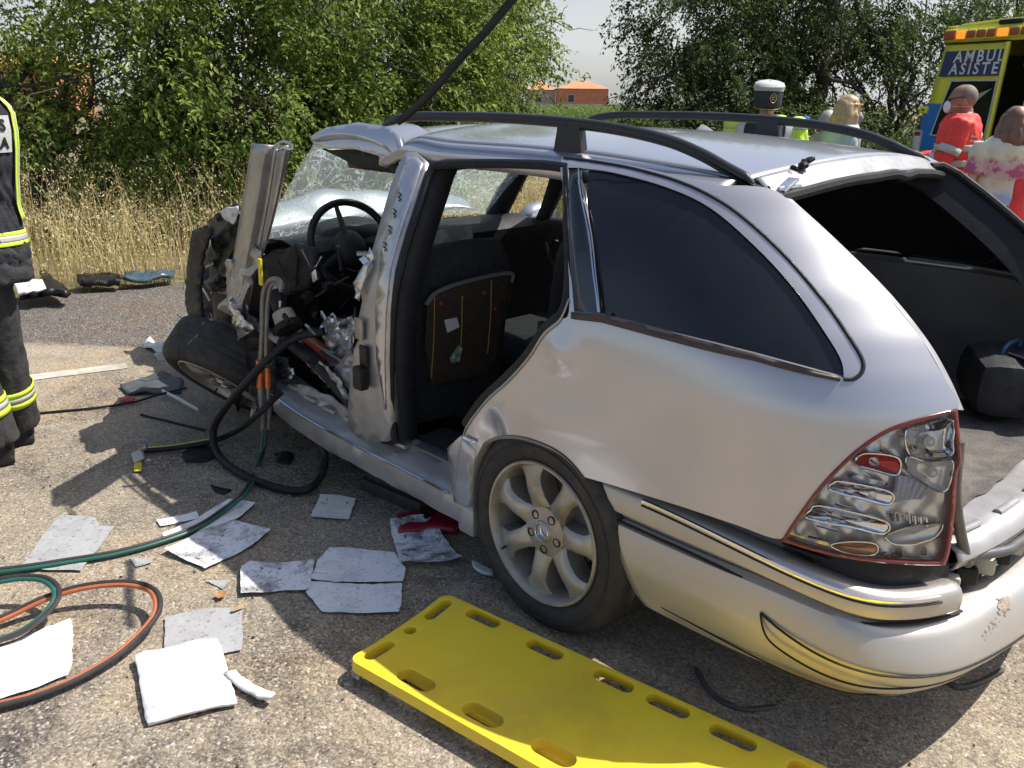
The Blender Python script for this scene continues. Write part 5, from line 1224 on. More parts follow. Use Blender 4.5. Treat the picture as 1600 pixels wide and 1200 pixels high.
def stad(c, l, wd, ang=0.0, n=8):
    P = []; ca, sa = math.cos(ang), math.sin(ang)
    for sg, a0 in ((1, -90), (-1, 90)):
        for k in range(n+1):
            a = R(a0+180*k/n); x = sg*(l/2-wd/2)+wd/2*math.cos(a); y = wd/2*math.sin(a); P.append((c[0]+x*ca-y*sa, c[1]+x*sa+y*ca))
    return P
holes = []
for px in [(650, 1063), (754, 1117), (865, 1176)]: holes.append(stad(loc(px), .118, .056))
sp_ = float(loc((754, 1117))[0]-loc((650, 1063))[0])
c3 = loc((865, 1176)); k = 1
while c3[0]+sp_*k < Lb-.12: holes.append(stad((c3[0]+sp_*k, c3[1]), .118, .056)); k += 1
fp = [(757, 966), (853, 1014), (960, 1063), (1045, 1102), (1146, 1151)]
for px in fp: holes.append(stad(loc(px)+np.array([0, -.006]), .118, .040))
c5 = loc(fp[-1]); k = 1
while c5[0]+.19*k < Lb-.12: holes.append(stad((c5[0]+.19*k, c5[1]-.006), .118, .040)); k += 1
for px, l in (((671, 946), .105), ((631, 978), .037), ((588, 1013), .105)): holes.append(stad((.036, float(loc(px)[1])), l, .036, math.pi/2))
def bz(v):
    e = min(1, max(0, (abs(v[1])-.05)/(HWD-.05))); return (v[0], v[1], .056+.012*e*e)
def lpatch2(outl, hol, step):
    old = CAM.copy(); mb = patch(outl, step, bz, hol); return mb
bmb = lpatch2(rr_(0, -HWD, Lb, HWD, cr), holes, .03)
# make the sheet face up
f0 = bmb.f[0]; a, b, c = [np.array(bmb.v[i]) for i in f0[:3]]
if np.cross(b-a, c-a)[2] < 0: bmb.f = [f[::-1] for f in bmb.f]
bo = obj('board', bmb, M['yellow'], sb, local=True, solid=.030, face_cam=True, ang=30)
bv = bo.modifiers.new('soft_edges', 'BEVEL'); bv.width = .0085; bv.segments = 4; bv.limit_method = 'ANGLE'; bv.angle_limit = R(50)
for yv in (-.10, .10): obj('runner', MB().box((Lb/2, yv, .017), (Lb-.2, .03, .025), bev=.008), M['yellow'], sb, local=True)
M['clear'] = glassmat('clear_plastic', (.55, .56, .58), .35, .2)
for px in [(556, 1052), (612, 1080)]: obj('clear_pad', MB().ell(gnd(px, .018), (.018, .012, .016), 10, 7), M['clear'], sb)

# ================================================================== PAPERS AND SCRAPS ON THE ROAD
def papermat(name, base, smudge=0.0, sc=9, scol=(.12, .11, .12), lines=False):
    m, nt, p = newmat(name)
    n1 = noise(nt, sc, 8, .72, dist=.4); r1 = ramp(nt, n1.outputs[0], [(.47, (0, 0, 0)), (.54, (smudge*.5,)*3), (.64, (smudge,)*3)])
    c = mixc(nt, r1.outputs[0], base, scol)
    n2 = noise(nt, 60, 5, .75); r2 = ramp(nt, n2.outputs[0], [(.575, (0, 0, 0)), (.615, (min(1, smudge*1.3),)*3)])
    c = mixc(nt, r2.outputs[0], c, tuple(a*.4 for a in scol))
    nt.links.new(c, p.inputs['Base Color']); p.inputs['Roughness'].default_value = .7
    b = N(nt, "ShaderNodeBump"); b.inputs['Strength'].default_value = .25; b.inputs['Distance'].default_value = .006; nt.links.new(noise(nt, 16, 3).outputs[0], b.inputs['Height']); nt.links.new(b.outputs[0], p.inputs['Normal'])
    return m
PW = papermat('white_paper', (.80, .80, .80), .40, 6, (.36, .35, .36)); PD = papermat('soot_marked_paper', (.74, .74, .76), .85, 14, (.03, .03, .035)); PG = papermat('grey_smudged_sheet', (.36, .36, .37), .6, 7, (.25, .25, .25)); PB = papermat('blotted_paper', (.76, .76, .78), .8, 7, (.12, .11, .12))
def sheet(name, label, cat, pts, m, z=.006, curl=.012, step=.022, seed=0.0, group=None, thick=None):
    P = [gnd(p) for p in pts]; rj = random.Random(int(seed*7)+3); P = [(p[0]+rj.gauss(0, .0013), p[1]+rj.gauss(0, .0013)) for p in dens([np.array((p[0], p[1])) for p in P], .022)]; curl *= 1.5; c = np.mean(np.array(P), 0); rad = max(np.linalg.norm(np.array(p)-c) for p in P)
    def f(v):
        d = math.hypot(v[0]-c[0], v[1]-c[1])/rad
        return (v[0], v[1], z+curl*(.35+.5*nz(v[0]*7, v[1]*7, seed))*(.2+1.4*d*d)+curl*.5*abs(nz((v[0]*math.cos(seed)+v[1]*math.sin(seed))*9, seed))+.0015*nz(v[0]*40, v[1]*40, seed))
    o = obj(name, patch(P, step, f), m, solid=thick); tag(o, label, cat, group); return o
GP = 'papers scattered on the road'
sheet('paper', 'grey smudged sheet lying under the green hose, nearest the firefighter', 'paper', [(95, 808), (150, 812), (156, 824), (178, 826), (128, 895), (32, 893), (66, 840)], PG, .005, .006, seed=1, group=GP)
sheet('paper', 'bright white sheet inside the hose loops at the left edge of the photo', 'paper', [(-40, 1030), (112, 972), (115, 985), (113, 1040), (108, 1060), (60, 1078), (0, 1100), (-40, 1112)], PW, .005, .010, seed=2, group=GP)
sheet('paper', 'grey smudged sheet partly under the white booklet', 'paper', [(259, 968), (320, 955), (378, 952), (380, 1018), (350, 1024), (257, 1028)], PG, .005, .006, seed=3, group=GP)
sheet('booklet', 'thick white booklet with creased left edge lying on a grey sheet', 'booklet', [(213, 1037), (228, 1029), (340, 1008), (352, 1035), (358, 1062), (372, 1106), (300, 1122), (230, 1138), (222, 1090)], PW, .014, .016, seed=4, thick=.010)
sheet('paper', 'short white strip of paper just above the green hose', 'paper', [(246, 815), (308, 802), (312, 812), (250, 825)], PW, .006, .004, seed=5, group=GP)
sheet('paper', 'long white sheet between the green hose and the soot blotted sheet', 'paper', [(254, 840), (300, 818), (358, 783), (401, 791), (372, 815), (330, 828), (258, 849)], PW, .007, .010, seed=6, group=GP)
sheet('paper', 'white sheet with a dark soot blot below the long white sheet', 'paper', [(257, 866), (310, 835), (365, 814), (424, 834), (386, 862), (322, 893)], PB, .006, .010, seed=7, group=GP)
sheet('paper', 'torn white sheet half in the sun, left of the large folded sheet', 'paper', [(377, 893), (392, 884), (492, 880), (489, 905), (482, 929), (440, 926), (410, 932), (377, 934)], PB, .006, .012, seed=8, group=GP)
sheet('paper', 'upper half of the large white folded sheet, with straight back edge', 'paper', [(515, 861), (560, 862), (617, 868), (634, 894), (629, 916), (560, 915), (487, 912), (497, 880)], PW, .009, .010, seed=9, group=GP)
sheet('paper', 'lower white sheet under the large folded sheet, nearest the yellow board', 'paper', [(478, 931), (487, 913), (560, 916), (629, 915), (624, 961), (560, 962), (503, 960)], PW, .006, .008, seed=10, group=GP)
sheet('paper', 'soot stained white letter leaning against the red folder', 'paper', [(610, 829), (640, 822), (678, 816), (692, 846), (723, 883), (690, 890), (640, 888), (626, 893)], PD, .008, .030, seed=11, group=GP)
sheet('card', 'small cream card with two punched holes and handwriting beside the black wooden block', 'card', [(500, 777), (530, 777), (557, 783), (550, 800), (546, 815), (485, 811)], papermat('cream_card', (.70, .68, .62), .15), .007, .008, seed=12)
card = bpy.data.objects['card']; 
def ink(name, pts, r, z, par, m=M['rubber']): return obj(name, MB().tube([gnd(p, z) for p in pts], r, 4, flat=(.3, 1)), m, par)
ink('handwriting', [(502, 784), (502.5, 787), (504, 783.5), (505, 787)], .0011, .0165, card); ink('handwriting', [(506, 787), (507, 784), (508.5, 787), (510, 784), (511, 787)], .0011, .0165, card)
for k, (y, x0, x1) in enumerate([(790, 515, 545), (793, 515, 540), (797, 497, 515), (801, 520, 546), (806, 500, 540)]): ink('printed_line', [(x0, y), (x1, y+1.5)], .0004, .0155, card, M['plastic'])
for px in [(511, 780), (542, 785)]: obj('punch_hole', MB().tube([gnd(px, .0150), gnd(px, .0162)], .003, 10), M['rubber'], card)
sheet('paper_scrap', 'small pale torn scrap left of the torn white sheet', 'paper scrap', [(203, 873), (225, 875), (241, 872), (238, 881), (212, 889)], PG, .004, .004, .012, 13)
sheet('paper_scrap', 'tiny grey scrap between the hose loop and the torn white sheet', 'paper scrap', [(322, 909), (340, 908), (359, 908), (352, 918), (347, 923)], PG, .004, .003, .012, 14)
bl = mat('brown_leaf', (.45, .20, .07), .8, 0, .3, 40)
sheet('fallen_leaf', 'small orange dry leaf above the grey smudged sheet', 'leaf', [(334, 935), (342, 931), (356, 930), (350, 938), (341, 942)], bl, .005, .010, .010, 15)
sheet('fallen_leaf', 'tan dry leaf on the corner of the grey smudged sheet', 'leaf', [(361, 960), (372, 952), (386, 947), (380, 956), (366, 962)], mat('tan_leaf', (.46, .32, .18), .8, 0, .3, 40), .012, .010, .010, 16)
sheet('metal_strip', 'small whitish metal strip beside the booklet', 'metal strip', [(352, 1064), (368, 1060), (400, 1080), (432, 1099), (424, 1106), (405, 1102), (372, 1082)], M['white_plastic'], .012, .010, .012, 17, thick=.008)
sheet('plastic_chip', 'white plastic chip beside the rear wheel', 'plastic chip', [(738, 884), (755, 890), (770, 898), (771, 907), (752, 902), (739, 893)], M['white_plastic'], .012, .004, .012, 18, thick=.008)
fo = thing('folder', 'dark red folder under the sill in front of the rear wheel', 'folder', gnd((665, 815)))
obj('cover', patch([(620, 803), (655, 797), (706, 797), (716, 812), (712, 826), (670, 822), (622, 830)], 7, lambda v: gnd((v[0], v[1]), .03)), mat('red_folder', (.30, .012, .035), .45, 0, .2, 10), fo, solid=.024)
obj('clasp', MB().box(gnd((664, 805), .036), (.04, .03, .008), bev=.002), M['rubber'], fo)
# black rescue cribbing under the sill
cb = thing('cribbing_block', 'black stepped rescue block under the sill behind the cream card', 'block', gnd((590, 790)))
q0 = gnd((585, 792))+np.array([.0, .16, 0])
for k, (dx, w_, h0, h1) in enumerate([(0, .34, .002, .055), (-.03, .24, .057, .11), (-.05, .15, .112, .165)]):
    obj('step', MB().box((q0[0]+dx, q0[1]+.01*k, (h0+h1)/2), (w_, .20, h1-h0), rot=Matrix.Rotation(.12, 3, 'Z'), bev=.006), mat('black_block', (.030, .030, .032), .75, 0, .3, 12, bump=.2) if k == 0 else bpy.data.materials['black_block'], cb)
# loose bits
gtrim = mat('grey_trim', (.10, .095, .09), .5, 0, .3, 12)
def curved(name, label, cat, pts, z, wd, m, up=.04):
    P = [np.array(gnd(p, z)) for p in pts]; P = crom(P, 6); rows = [[tuple(p) for p in P], [tuple(p+np.array([0, .01, wd])) for p in P], [tuple(p+np.array([-.01, wd*.9, wd*1.1])) for p in P]]
    return tag(obj(name, MB().grid(rows), m, solid=.005), label, cat)
curved('trim_piece', 'thin curved grey trim piece in the shade under the rear bumper', 'trim piece', [(1085, 1050), (1102, 1078), (1128, 1100), (1165, 1112), (1215, 1108)], .003, .006, gtrim)
curved('trim_piece', 'bent grey plastic lip hanging below the rear bumper corner', 'trim piece', [(1474, 1066), (1498, 1078), (1530, 1072), (1568, 1052)], .003, .009, gtrim)
def lump(name, label, cat, pts, z, m, amp=.02, solid=.01, seed=0., lift=.03):
    P = [gnd(p) for p in pts]; P2 = [(p[0], p[1]) for p in P]
    return tag(obj(name, patch(P2, .03, lambda v: (v[0], v[1], z+lift*abs(nz(v[0]*6, v[1]*6, seed))+amp*nz(v[0]*16, v[1]*16, seed))), m, solid=solid, ang=25), label, cat)
lump('plastic_scrap', 'dark grey flat plastic scrap lying against the loose front wheel', 'plastic scrap', [(188, 606), (222, 596), (250, 584), (288, 600), (282, 616), (240, 618), (200, 619)], .015, mat('grey_panel', (.09, .10, .11), .5, 0, .3, 8), .01, .012, 1.0)
tag(obj('metal_bar', MB().tube([gnd((254, 611), .03), gnd((280, 624), .03), gnd((310, 641), .02)], .011, 6, flat=(1, .5)), M['white_plastic']), 'light grey metal bar in front of the loose front wheel', 'metal bar')
lump('broken_bracket', 'pale splintered bracket on the road behind the loose front wheel', 'bracket', [(222, 543), (232, 535), (262, 545), (264, 560), (240, 552)], .02, M['white_plastic'], .03, .01, 2.0)
lump('foam_piece', 'off-white foam piece touching the back of the loose front wheel', 'foam piece', [(240, 556), (258, 552), (264, 562), (250, 565)], .01, M['beige'], .02, .02, 3.0)
lump('red_shard', 'small red plastic shard by the thin black cable', 'plastic shard', [(188, 627), (200, 625), (212, 626), (206, 631), (192, 632)], .008, rd, .006, .006, 4.0, .008)
lump('black_scrap', 'flat black scrap in the shade between the two hoses', 'scrap', [(284, 712), (300, 702), (340, 700), (346, 712), (320, 724), (290, 724)], .006, M['rubber'], .008, .006, 5.0, .01)
lump('black_scrap', 'curled black rubber scrap beside the green hose', 'scrap', [(328, 758), (345, 765), (362, 768), (350, 774), (336, 770)], .006, M['rubber'], .010, .006, 6.0, .012)
lump('black_scrap', 'jagged black scrap under the sill inside the thick hose loop', 'scrap', [(428, 712), (446, 708), (460, 716), (452, 728), (432, 724)], .006, M['rubber'], .014, .006, 7.0, .02)
# verge debris
vb = thing('bumper_fragment', 'white and black broken bumper fragment in the grass at the left', 'car fragment', gnd((55, 455)))
obj('white_skin', patch([(20, 436), (66, 436), (72, 450), (28, 458)], 5, lambda v: gnd((v[0], v[1]), .14+.02*nz(v[0]*.1, v[1]*.1))), M['white_plastic'], vb, solid=.02)
obj('black_core', patch([(62, 432), (72, 430), (92, 450), (112, 460), (104, 466), (80, 462), (30, 470), (30, 458), (70, 452)], 6, lambda v: gnd((v[0], v[1]), .08+.03*nz(v[0]*.1, v[1]*.1))), M['plastic'], vb, solid=.05)
lump('black_fragment', 'long black plastic fragment between the white bumper fragment and the blue one', 'car fragment', [(122, 452), (135, 446), (188, 447), (188, 456), (128, 459)], .05, M['plastic'], .02, .05, 8.0)
lump('blue_fragment', 'teal blue plastic fragment lying at the edge of the dry grass', 'car fragment', [(194, 453), (200, 441), (225, 443), (276, 437), (272, 446), (230, 452)], .06, M['blue_plastic'], .03, .03, 9.0)
# crumbs of safety glass and loose chippings
def crumbs(name, label, cat, n, fpos, size, m, seed):
    rng = np.random.default_rng(seed); C = fpos(rng, n); n = len(C); a = rng.normal(size=(n, 4, 3)); base = np.array([[1, 1, 1], [1, -1, -1], [-1, 1, -1], [-1, -1, 1]])*.6
    s_ = size*(.4+rng.random(n)**2*1.2)
    V = C[:, None, :]+(base[None]+a*.35)*s_[:, None, None]; V[:, :, 2] = np.abs(V[:, :, 2]-C[:, None, 2])+.001
    F = np.arange(4*n).reshape(-1, 4); T = np.concatenate([F[:, [0, 1, 2]], F[:, [0, 3, 1]], F[:, [0, 2, 3]], F[:, [1, 3, 2]]])
    me = rawmesh(name, V.reshape(-1, 3), T, np.repeat(rng.random(n), 4)); o = bpy.data.objects.new(name, me); COL.objects.link(o); me.materials.append(m); tag(o, label, cat, kind='stuff')
def gpos(rng, n):
    px = np.concatenate([np.stack([rng.normal(360, 75, n//2), rng.normal(760, 40, n//2)], 1), np.stack([rng.normal(520, 130, n//2), rng.normal(820, 60, n//2)], 1)])
    return np.array([gnd(p) for p in px])
crumbs('glass_crumbs', 'crumbs of shattered glass strewn on the road beside the sill', 'glass crumbs', 2600, gpos, .0038, glassmat('glass_crumb', (.55, .68, .68), .45, .08), 5)
def cpos(rng, n):
    return np.stack([rng.uniform(-3.4, 1.6, n), rng.uniform(-2.4, .6, n), np.zeros(n)], 1)
crumbs('loose_chippings', 'loose stone chippings scattered over the road', 'chippings', 4500, cpos, .0034, leafmat('stone_chip', (.10, .08, .06), (.28, .23, .17), (.50, .45, .38)), 6)
# ================================================================== PEOPLE
def blob(name, mb, m, parent, voxel=.012, smooth=4, fold=0.0):
    """join overlapping closed shapes into one skin"""
    me = bpy.data.meshes.new(name+'_raw'); me.from_pydata(mb.v, [], mb.f); me.update()
    bm = bmesh.new(); bm.from_mesh(me); bmesh.ops.recalc_face_normals(bm, faces=bm.faces[:]); bm.to_mesh(me); bm.free()
    t = bpy.data.objects.new('raw', me); COL.objects.link(t)
    a = t.modifiers.new('r', 'REMESH'); a.mode = 'VOXEL'; a.voxel_size = voxel
    b = t.modifiers.new('s', 'SMOOTH'); b.iterations = smooth; b.factor = .5
    dg = bpy.context.evaluated_depsgraph_get(); dg.update()
    r = bpy.data.meshes.new_from_object(t.evaluated_get(dg)); bpy.data.objects.remove(t); r.name = name
    if fold:
        sd = random.random()*50
        nr_ = np.empty(len(r.vertices)*3, np.float32); r.vertices.foreach_get('normal', nr_); nr_ = nr_.reshape(-1, 3); co_ = np.empty(len(r.vertices)*3, np.float32); r.vertices.foreach_get('co', co_); co_ = co_.reshape(-1, 3); new_ = co_.copy()
        for vi in range(len(co_)):
            c = Vector(co_[vi]); q = Vector((c.x*16+6*nz(c.x*3, c.y*3, c.z*2+sd), c.y*16, c.z*7+sd)); new_[vi] = co_[vi]+nr_[vi]*fold*((1-2*abs(mnoise.noise(q)))+.5*mnoise.noise(q*2.7))
        r.vertices.foreach_set('co', new_.ravel()); r.update()
    r.polygons.foreach_set('use_smooth', [True]*len(r.polygons))
    r.materials.clear(); r.materials.append(m)
    o = bpy.data.objects.new(name, r); COL.objects.link(o); o.parent = parent; return o
BR = 1.0; LEAN = 0.0
TORSO = [(.47, .098, .072), (.52, .100, .075), (.56, .094, .068), (.61, .088, .062), (.66, .094, .066), (.72, .104, .073), (.77, .112, .074), (.815, .110, .068), (.840, .088, .058), (.862, .052, .046)]
def tprof(z): zs = [t[0] for t in TORSO]; return BR*float(np.interp(z, zs, [t[1] for t in TORSO])), BR*float(np.interp(z, zs, [t[2] for t in TORSO]))
def tpt(H, z, ang, off=0.0):
    """point on the torso: ang 0 is the person's left, 90 the back, -90 the front"""
    rx, ry = tprof(z); return Vector(((rx*H+off)*math.cos(ang), (ry*H+off)*math.sin(ang), z*H))
def loft(H, z0, z1, grow, n=24, m=14):
    rows = [[tpt(H, z0+(z1-z0)*i/m, 2*math.pi*k/n, grow) for k in range(n)] for i in range(m+1)]
    mb = MB(); mb.grid(rows, True); b = len(mb.v); mb.f.append(tuple(range(n))[::-1]); mb.f.append(tuple(range(b-n, b))); return mb
def hand(mb, wrist, d, side, s=1.0, curl=.35):
    d = Vector(d).normalized(); u = d.cross(Vector((0, 0, 1)) if abs(d.z) < .9 else Vector((0, 1, 0))).normalized(); nrm = u.cross(d)
    w_ = Vector(wrist); mb.tube([w_, w_+d*.035*s, w_+d*.085*s], [.020*s, .030*s, .034*s], 10, flat=(.55, 1.0) if False else (1, .6))
    for k, (o, l) in enumerate(((-.026, .062), (-.009, .074), (.009, .070), (.025, .054))):
        p = w_+d*.080*s+u*o*s; mb.tube([p, p+d*l*.45*s, p+d*l*.75*s-nrm*l*curl*.5*s, p+d*l*.95*s-nrm*l*curl*s], [.0095*s, .009*s, .0085*s, .007*s], 7)
    p = w_+d*.03*s-u*.025*s*side; mb.tube([p, p+d*.03*s-u*.022*s*side, p+d*.06*s-u*.030*s*side-nrm*.012*s], [.012*s, .011*s, .008*s], 7)
t_legs = {}
def person(label, px, dist, face, H, skin, shirt, trousers, shoes, arms, sleeve=.5, head_tilt=(0, 0, 0), z0=0.0, group=None, loc=None, glove=None, broad=1.0, baggy=1.0, feet=None, lean=0.0, shx=.108):
    global BR, LEAN
    BR = broad; LEAN = lean
    """face: (right, away) direction the person looks to; arms: {side: (elbow, wrist)} in body heights"""
    f = HR*face[0]+HF*face[1]; rot = math.atan2(f[1], f[0])+math.pi/2
    q = loc if loc is not None else far((px, 156), dist); t = thing('person', label, 'person', (float(q[0]), float(q[1]), z0), rot, group)
    b = MB(); hc = Vector((head_tilt[0], head_tilt[1], .918*H)); hr = .060*H
    b.ell(hc+Vector((0, .006*H, .008*H)), (.047*H, .058*H, .062*H), 20, 14); b.ell(hc+Vector((0, -.020*H, -.030*H)), (.036*H, .038*H, .038*H), 16, 10)
    b.ell(hc+Vector((0, -.060*H, -.014*H)), (.0085*H, .013*H, .013*H), 10, 8); b.ell(hc+Vector((0, -.053*H, -.036*H)), (.016*H, .008*H, .006*H), 10, 6)
    b.ell(hc+Vector((0, -.048*H, .010*H)), (.030*H, .010*H, .006*H), 10, 6)
    for s_ in (-1, 1): b.ell(hc+Vector((s_*.050*H, .006*H, -.012*H)), (.006*H, .013*H, .019*H), 8, 8)
    b.tube([hc+Vector((0, .012*H, -.03*H)), Vector((0, .010*H, .875*H)), Vector((0, .004*H, .835*H))], [.034*H, .032*H, .045*H], 14)
    tr = loft(H, .48, .86, -.008*H); b.add(tr.v, tr.f)
    ft = {s_: Vector((s_*.058*H, 0, 0)) if not feet else Vector((feet[s_][0], feet[s_][1], 0)) for s_ in (-1, 1)}
    def lg(s_, z): k = max(0, min(1, (.49-z)/.44)); return Vector((s_*.050*H+LEAN*(.82-max(z, .49)), 0, z*H)).lerp(ft[s_]+Vector((0, 0, z*H)), k)
    for s_ in (-1, 1): b.tube([lg(s_, .50), lg(s_, .29)+Vector((0, -.004*H, 0)), lg(s_, .05)+Vector((0, .008*H, 0))], [.045*H, .032*H, .022*H], 10)
    sh = MB(); tr = loft(H, .485, .856, .006*H); sh.add(tr.v, tr.f); bands = []
    gl_ = MB()
    for s_, (el, wr) in arms.items():
        S = Vector((s_*shx*H*BR,   .002*H, .808*H)); E = Vector(el)*H; Wr = Vector(wr)*H; E.x *= BR; Wr.x *= BR
        b.tube([S, S.lerp(E, .5), E, E.lerp(Wr, .35), Wr], [.028*H, .026*H, .021*H, .021*H, .0145*H], 10)
        d = (Wr-E).normalized(); hand(gl_ if glove else b, Wr, d, s_, H/1.7)
        if sleeve <= .5: pts = [S-(E-S)*.12, S, S.lerp(E, min(1, sleeve*2))]; rs = [.036*H*BR, .039*H*BR, .037*H*BR]
        else: pts = [S-(E-S)*.12, S, S.lerp(E, .5), E, E.lerp(Wr, (sleeve-.5)*2)]; rs = [.036*H*BR, .039*H*BR, .036*H*BR, .033*H*BR, .027*H*BR]
        sh.tube(pts, rs, 12); bands.append((s_, S, E, Wr))
    obj_b = blob('body', b, skin, t, .0085, 3); blob('shirt', sh, shirt, t, .010, 2, .0065*H)
    if glove: blob('glove', gl_, glove, t, .006, 2)
    tz = MB(); tr = loft(H, .44, .555, .008*H, 24, 8)
    tz.add(tr.v, tr.f)
    for s_ in (-1, 1): tz.tube([lg(s_, .49), lg(s_, .29)+Vector((0, -.004*H, 0)), lg(s_, .16)+Vector((0, .006*H, 0)), lg(s_, .055)+Vector((0, .006*H, 0))], [.056*H*baggy, .047*H*baggy, .043*H*baggy, .043*H*baggy], 12)
    blob('trousers', tz, trousers, t, .010, 2, .0045*H)
    for s_ in (-1, 1):
        F_ = ft[s_]; so_ = MB(); so_.ell(F_+Vector((0, -.030*H, .030*H)), (.030*H, .072*H, .030*H), 14, 8); so_.tube([F_+Vector((0, .008*H, .02*H)), F_+Vector((0, .008*H, .085*H))], .033*H, 12); so_.box(F_+Vector((0, -.028*H, .010*H)), (.055*H, .135*H, .018*H))
        blob('shoe', so_, shoes, t, .009, 2)
    em = bpy.data.materials.get('eye_dark') or mat('eye_dark', (.03, .025, .02), .2)
    for s_ in (-1, 1): obj('eye', MB().ell(hc+Vector((s_*.020*H, -.050*H, .0)), (.008*H, .005*H, .005*H), 8, 6), em, t, local=True)
    t_legs[t.name] = lg
    return t, hc, bands
def ring_band(name, H, z0, z1, off, m, t, a0=0, a1=2*math.pi):
    n = 40; rows = [[tpt(H, z, a0+(a1-a0)*k/n, off) for k in range(n+1)] for z in np.linspace(z0, z1, 4)]
    return obj(name, MB().grid(rows), m, t, local=True, solid=.003)
def sleeve_band(name, a, b, t0, t1, r, m, t): return obj(name, MB().tube([a.lerp(b, t0), a.lerp(b, t1)], r, 16, cap=False), m, t, local=True, solid=.003)
def textmesh(s, size, off=.0, ext=0.0, sp=1.0):
    c = bpy.data.curves.new('txt', 'FONT'); c.body = s; c.size = size; c.offset = off; c.align_x = 'CENTER'; c.resolution_u = 3; c.extrude = ext; c.space_character = sp
    o = bpy.data.objects.new('txt', c); COL.objects.link(o); dg = bpy.context.evaluated_depsgraph_get(); dg.update()
    me = bpy.data.meshes.new_from_object(o.evaluated_get(dg)); bpy.data.objects.remove(o); bpy.data.curves.remove(c)
    me.materials.clear(); return me
DOWN = {1: ((.135, .012, .63), (.140, -.03, .485)), -1: ((-.135, .012, .63), (-.140, -.03, .485))}
red = mat('red_medic_shirt', (.86, .060, .050), .7, 0, .15, 8, bump=.4, bscale=14); black = mat('black_cloth', (.02, .02, .023), .85, 0, .3, 14, bump=.3, bscale=40); shoe = mat('black_shoe', (.02, .02, .02), .5)
whiteprint = mat('white_print', (.72, .72, .72), .7)

# --- medic in red, at the ambulance door
H = 1.60
t, hc, bd = person('person in red reflective medic shirt, white mask and blue glove beside the ambulance', 1508, 6.6, (-.92, .38), H, M['skin_dark'], red, red, shoe,
    {1: ((.125, -.055, .655), (.085, -.215, .625)), -1: ((-.130, -.03, .66), (-.115, -.17, .63))}, .92, (0, -.016*H, -.030), z0=.05, glove=mat('blue_glove', (.05, .06, .30), .45), broad=1.15)
for z0, z1 in ((.62, .65), (.69, .72)): ring_band('reflective_band', H, z0, z1, .016*H, M['reflect'], t)
for s_, S, E, Wr in bd:
    sleeve_band('reflective_band', S, E,   .62, .84, .0425*H*BR, M['reflect'], t); sleeve_band('reflective_band', E, Wr, .22, .42, .0335*H*BR, M['reflect'], t)
# mask, strap, back print
mk = MB(); mk.ell(hc+Vector((0, -.050*H, -.030*H)), (.030*H, .022*H, .029*H), 18, 12); obj('face_mask', mk, mat('white_mask', (.74, .76, .78), .8, 0, .05, 20), t, local=True)
obj('mask_strap', MB().tube([hc+Vector((math.copysign(.048*H, math.cos(a))*abs(math.cos(a))**.6, -.035*H+.085*H*abs(math.sin(a)), -.028*H)) for a in np.linspace(0, math.pi, 14)], .0022, 5), M['reflect'], t, local=True)
obj('glasses', MB().tube([hc+Vector((.051*H*math.cos(a), -.054*H*math.sin(a)+.0*H, .004*H+.010*H*(1-math.sin(a)))) for a in np.linspace(-.2, math.pi+.2, 18)], .003, 6), M['rubber'], t, local=True)
hb = MB(); hb.ell(hc+Vector((0, .016*H, .014*H)), (.0485*H, .053*H, .056*H), 18, 12); obj('hair_stubble', hb, mat('grey_stubble', (.20, .15, .125), .7, 0, .2, 50), t, local=True)
def bmark(mb, z, a0, a1, h): mb.grid([[tpt(H, z+dz, a0+(a1-a0)*k/8, .0155*H) for k in range(9)] for dz in (0, h)])
pr = MB()
bmark(pr, .755, 1.10, 1.20, .022); bmark(pr, .762, 1.04, 1.26, .008)
rr2 = random.Random(4)
for r_ in range(4):
    a = .98 if r_ > 1 else .70
    while a > (.45): wd = rr2.uniform(.03, .07); bmark(pr, .756-.020*r_, a-wd, a, rr2.uniform(.006, .011)); a -= wd+.03
obj('back_print', pr, whiteprint, t, local=True)['kind'] = 'stuff'

# --- woman with a printed T-shirt at the right edge
def tee():
    m, nt, p = newmat('printed_tshirt'); tc = N(nt, "ShaderNodeTexCoord"); ob = tc.outputs['Object']; sx = N(nt, "ShaderNodeSeparateXYZ"); nt.links.new(ob, sx.inputs[0])
    n1 = noise(nt, 9, 4, .6, ob, .6); ad = N(nt, "ShaderNodeMath", operation='MULTIPLY_ADD'); ad.inputs[1].default_value = .16; nt.links.new(n1.outputs[0], ad.inputs[0]); nt.links.new(sx.outputs[2], ad.inputs[2])
    mr_ = N(nt, "ShaderNodeMapRange"); mr_.inputs[1].default_value = .80; mr_.inputs[2].default_value = 1.45; nt.links.new(ad.outputs[0], mr_.inputs[0])
    r = ramp(nt, mr_.outputs[0], [(0.0, (.30, .38, .58)), (.22, (.36, .44, .62)), (.30, (.66, .66, .60)), (.40, (.62, .58, .40)), (.47, (.45, .10, .20)), (.60, (.48, .12, .22)), (.66, (.66, .62, .42)), (.80, (.66, .66, .55)), (1, (.60, .64, .70))])
    n2 = noise(nt, 14, 3, .6, ob); r2 = ramp(nt, n2.outputs[0], [(.50, (0, 0, 0)), (.56, (1, 1, 1))]); c = mixc(nt, r2.outputs[0], r.outputs[0], (.66, .65, .52))
    c2 = mixc(nt, .55, r.outputs[0], c); nt.links.new(c2, p.inputs['Base Color']); p.inputs['Roughness'].default_value = .85; return m
H = 1.49
t, hc, bd = person('person with straight brown hair and colourful printed T-shirt, seen from behind', 1592, 6.0, (.15, 1.0), H, M['skin'], tee(), black, shoe, DOWN, .32, broad=1.12)
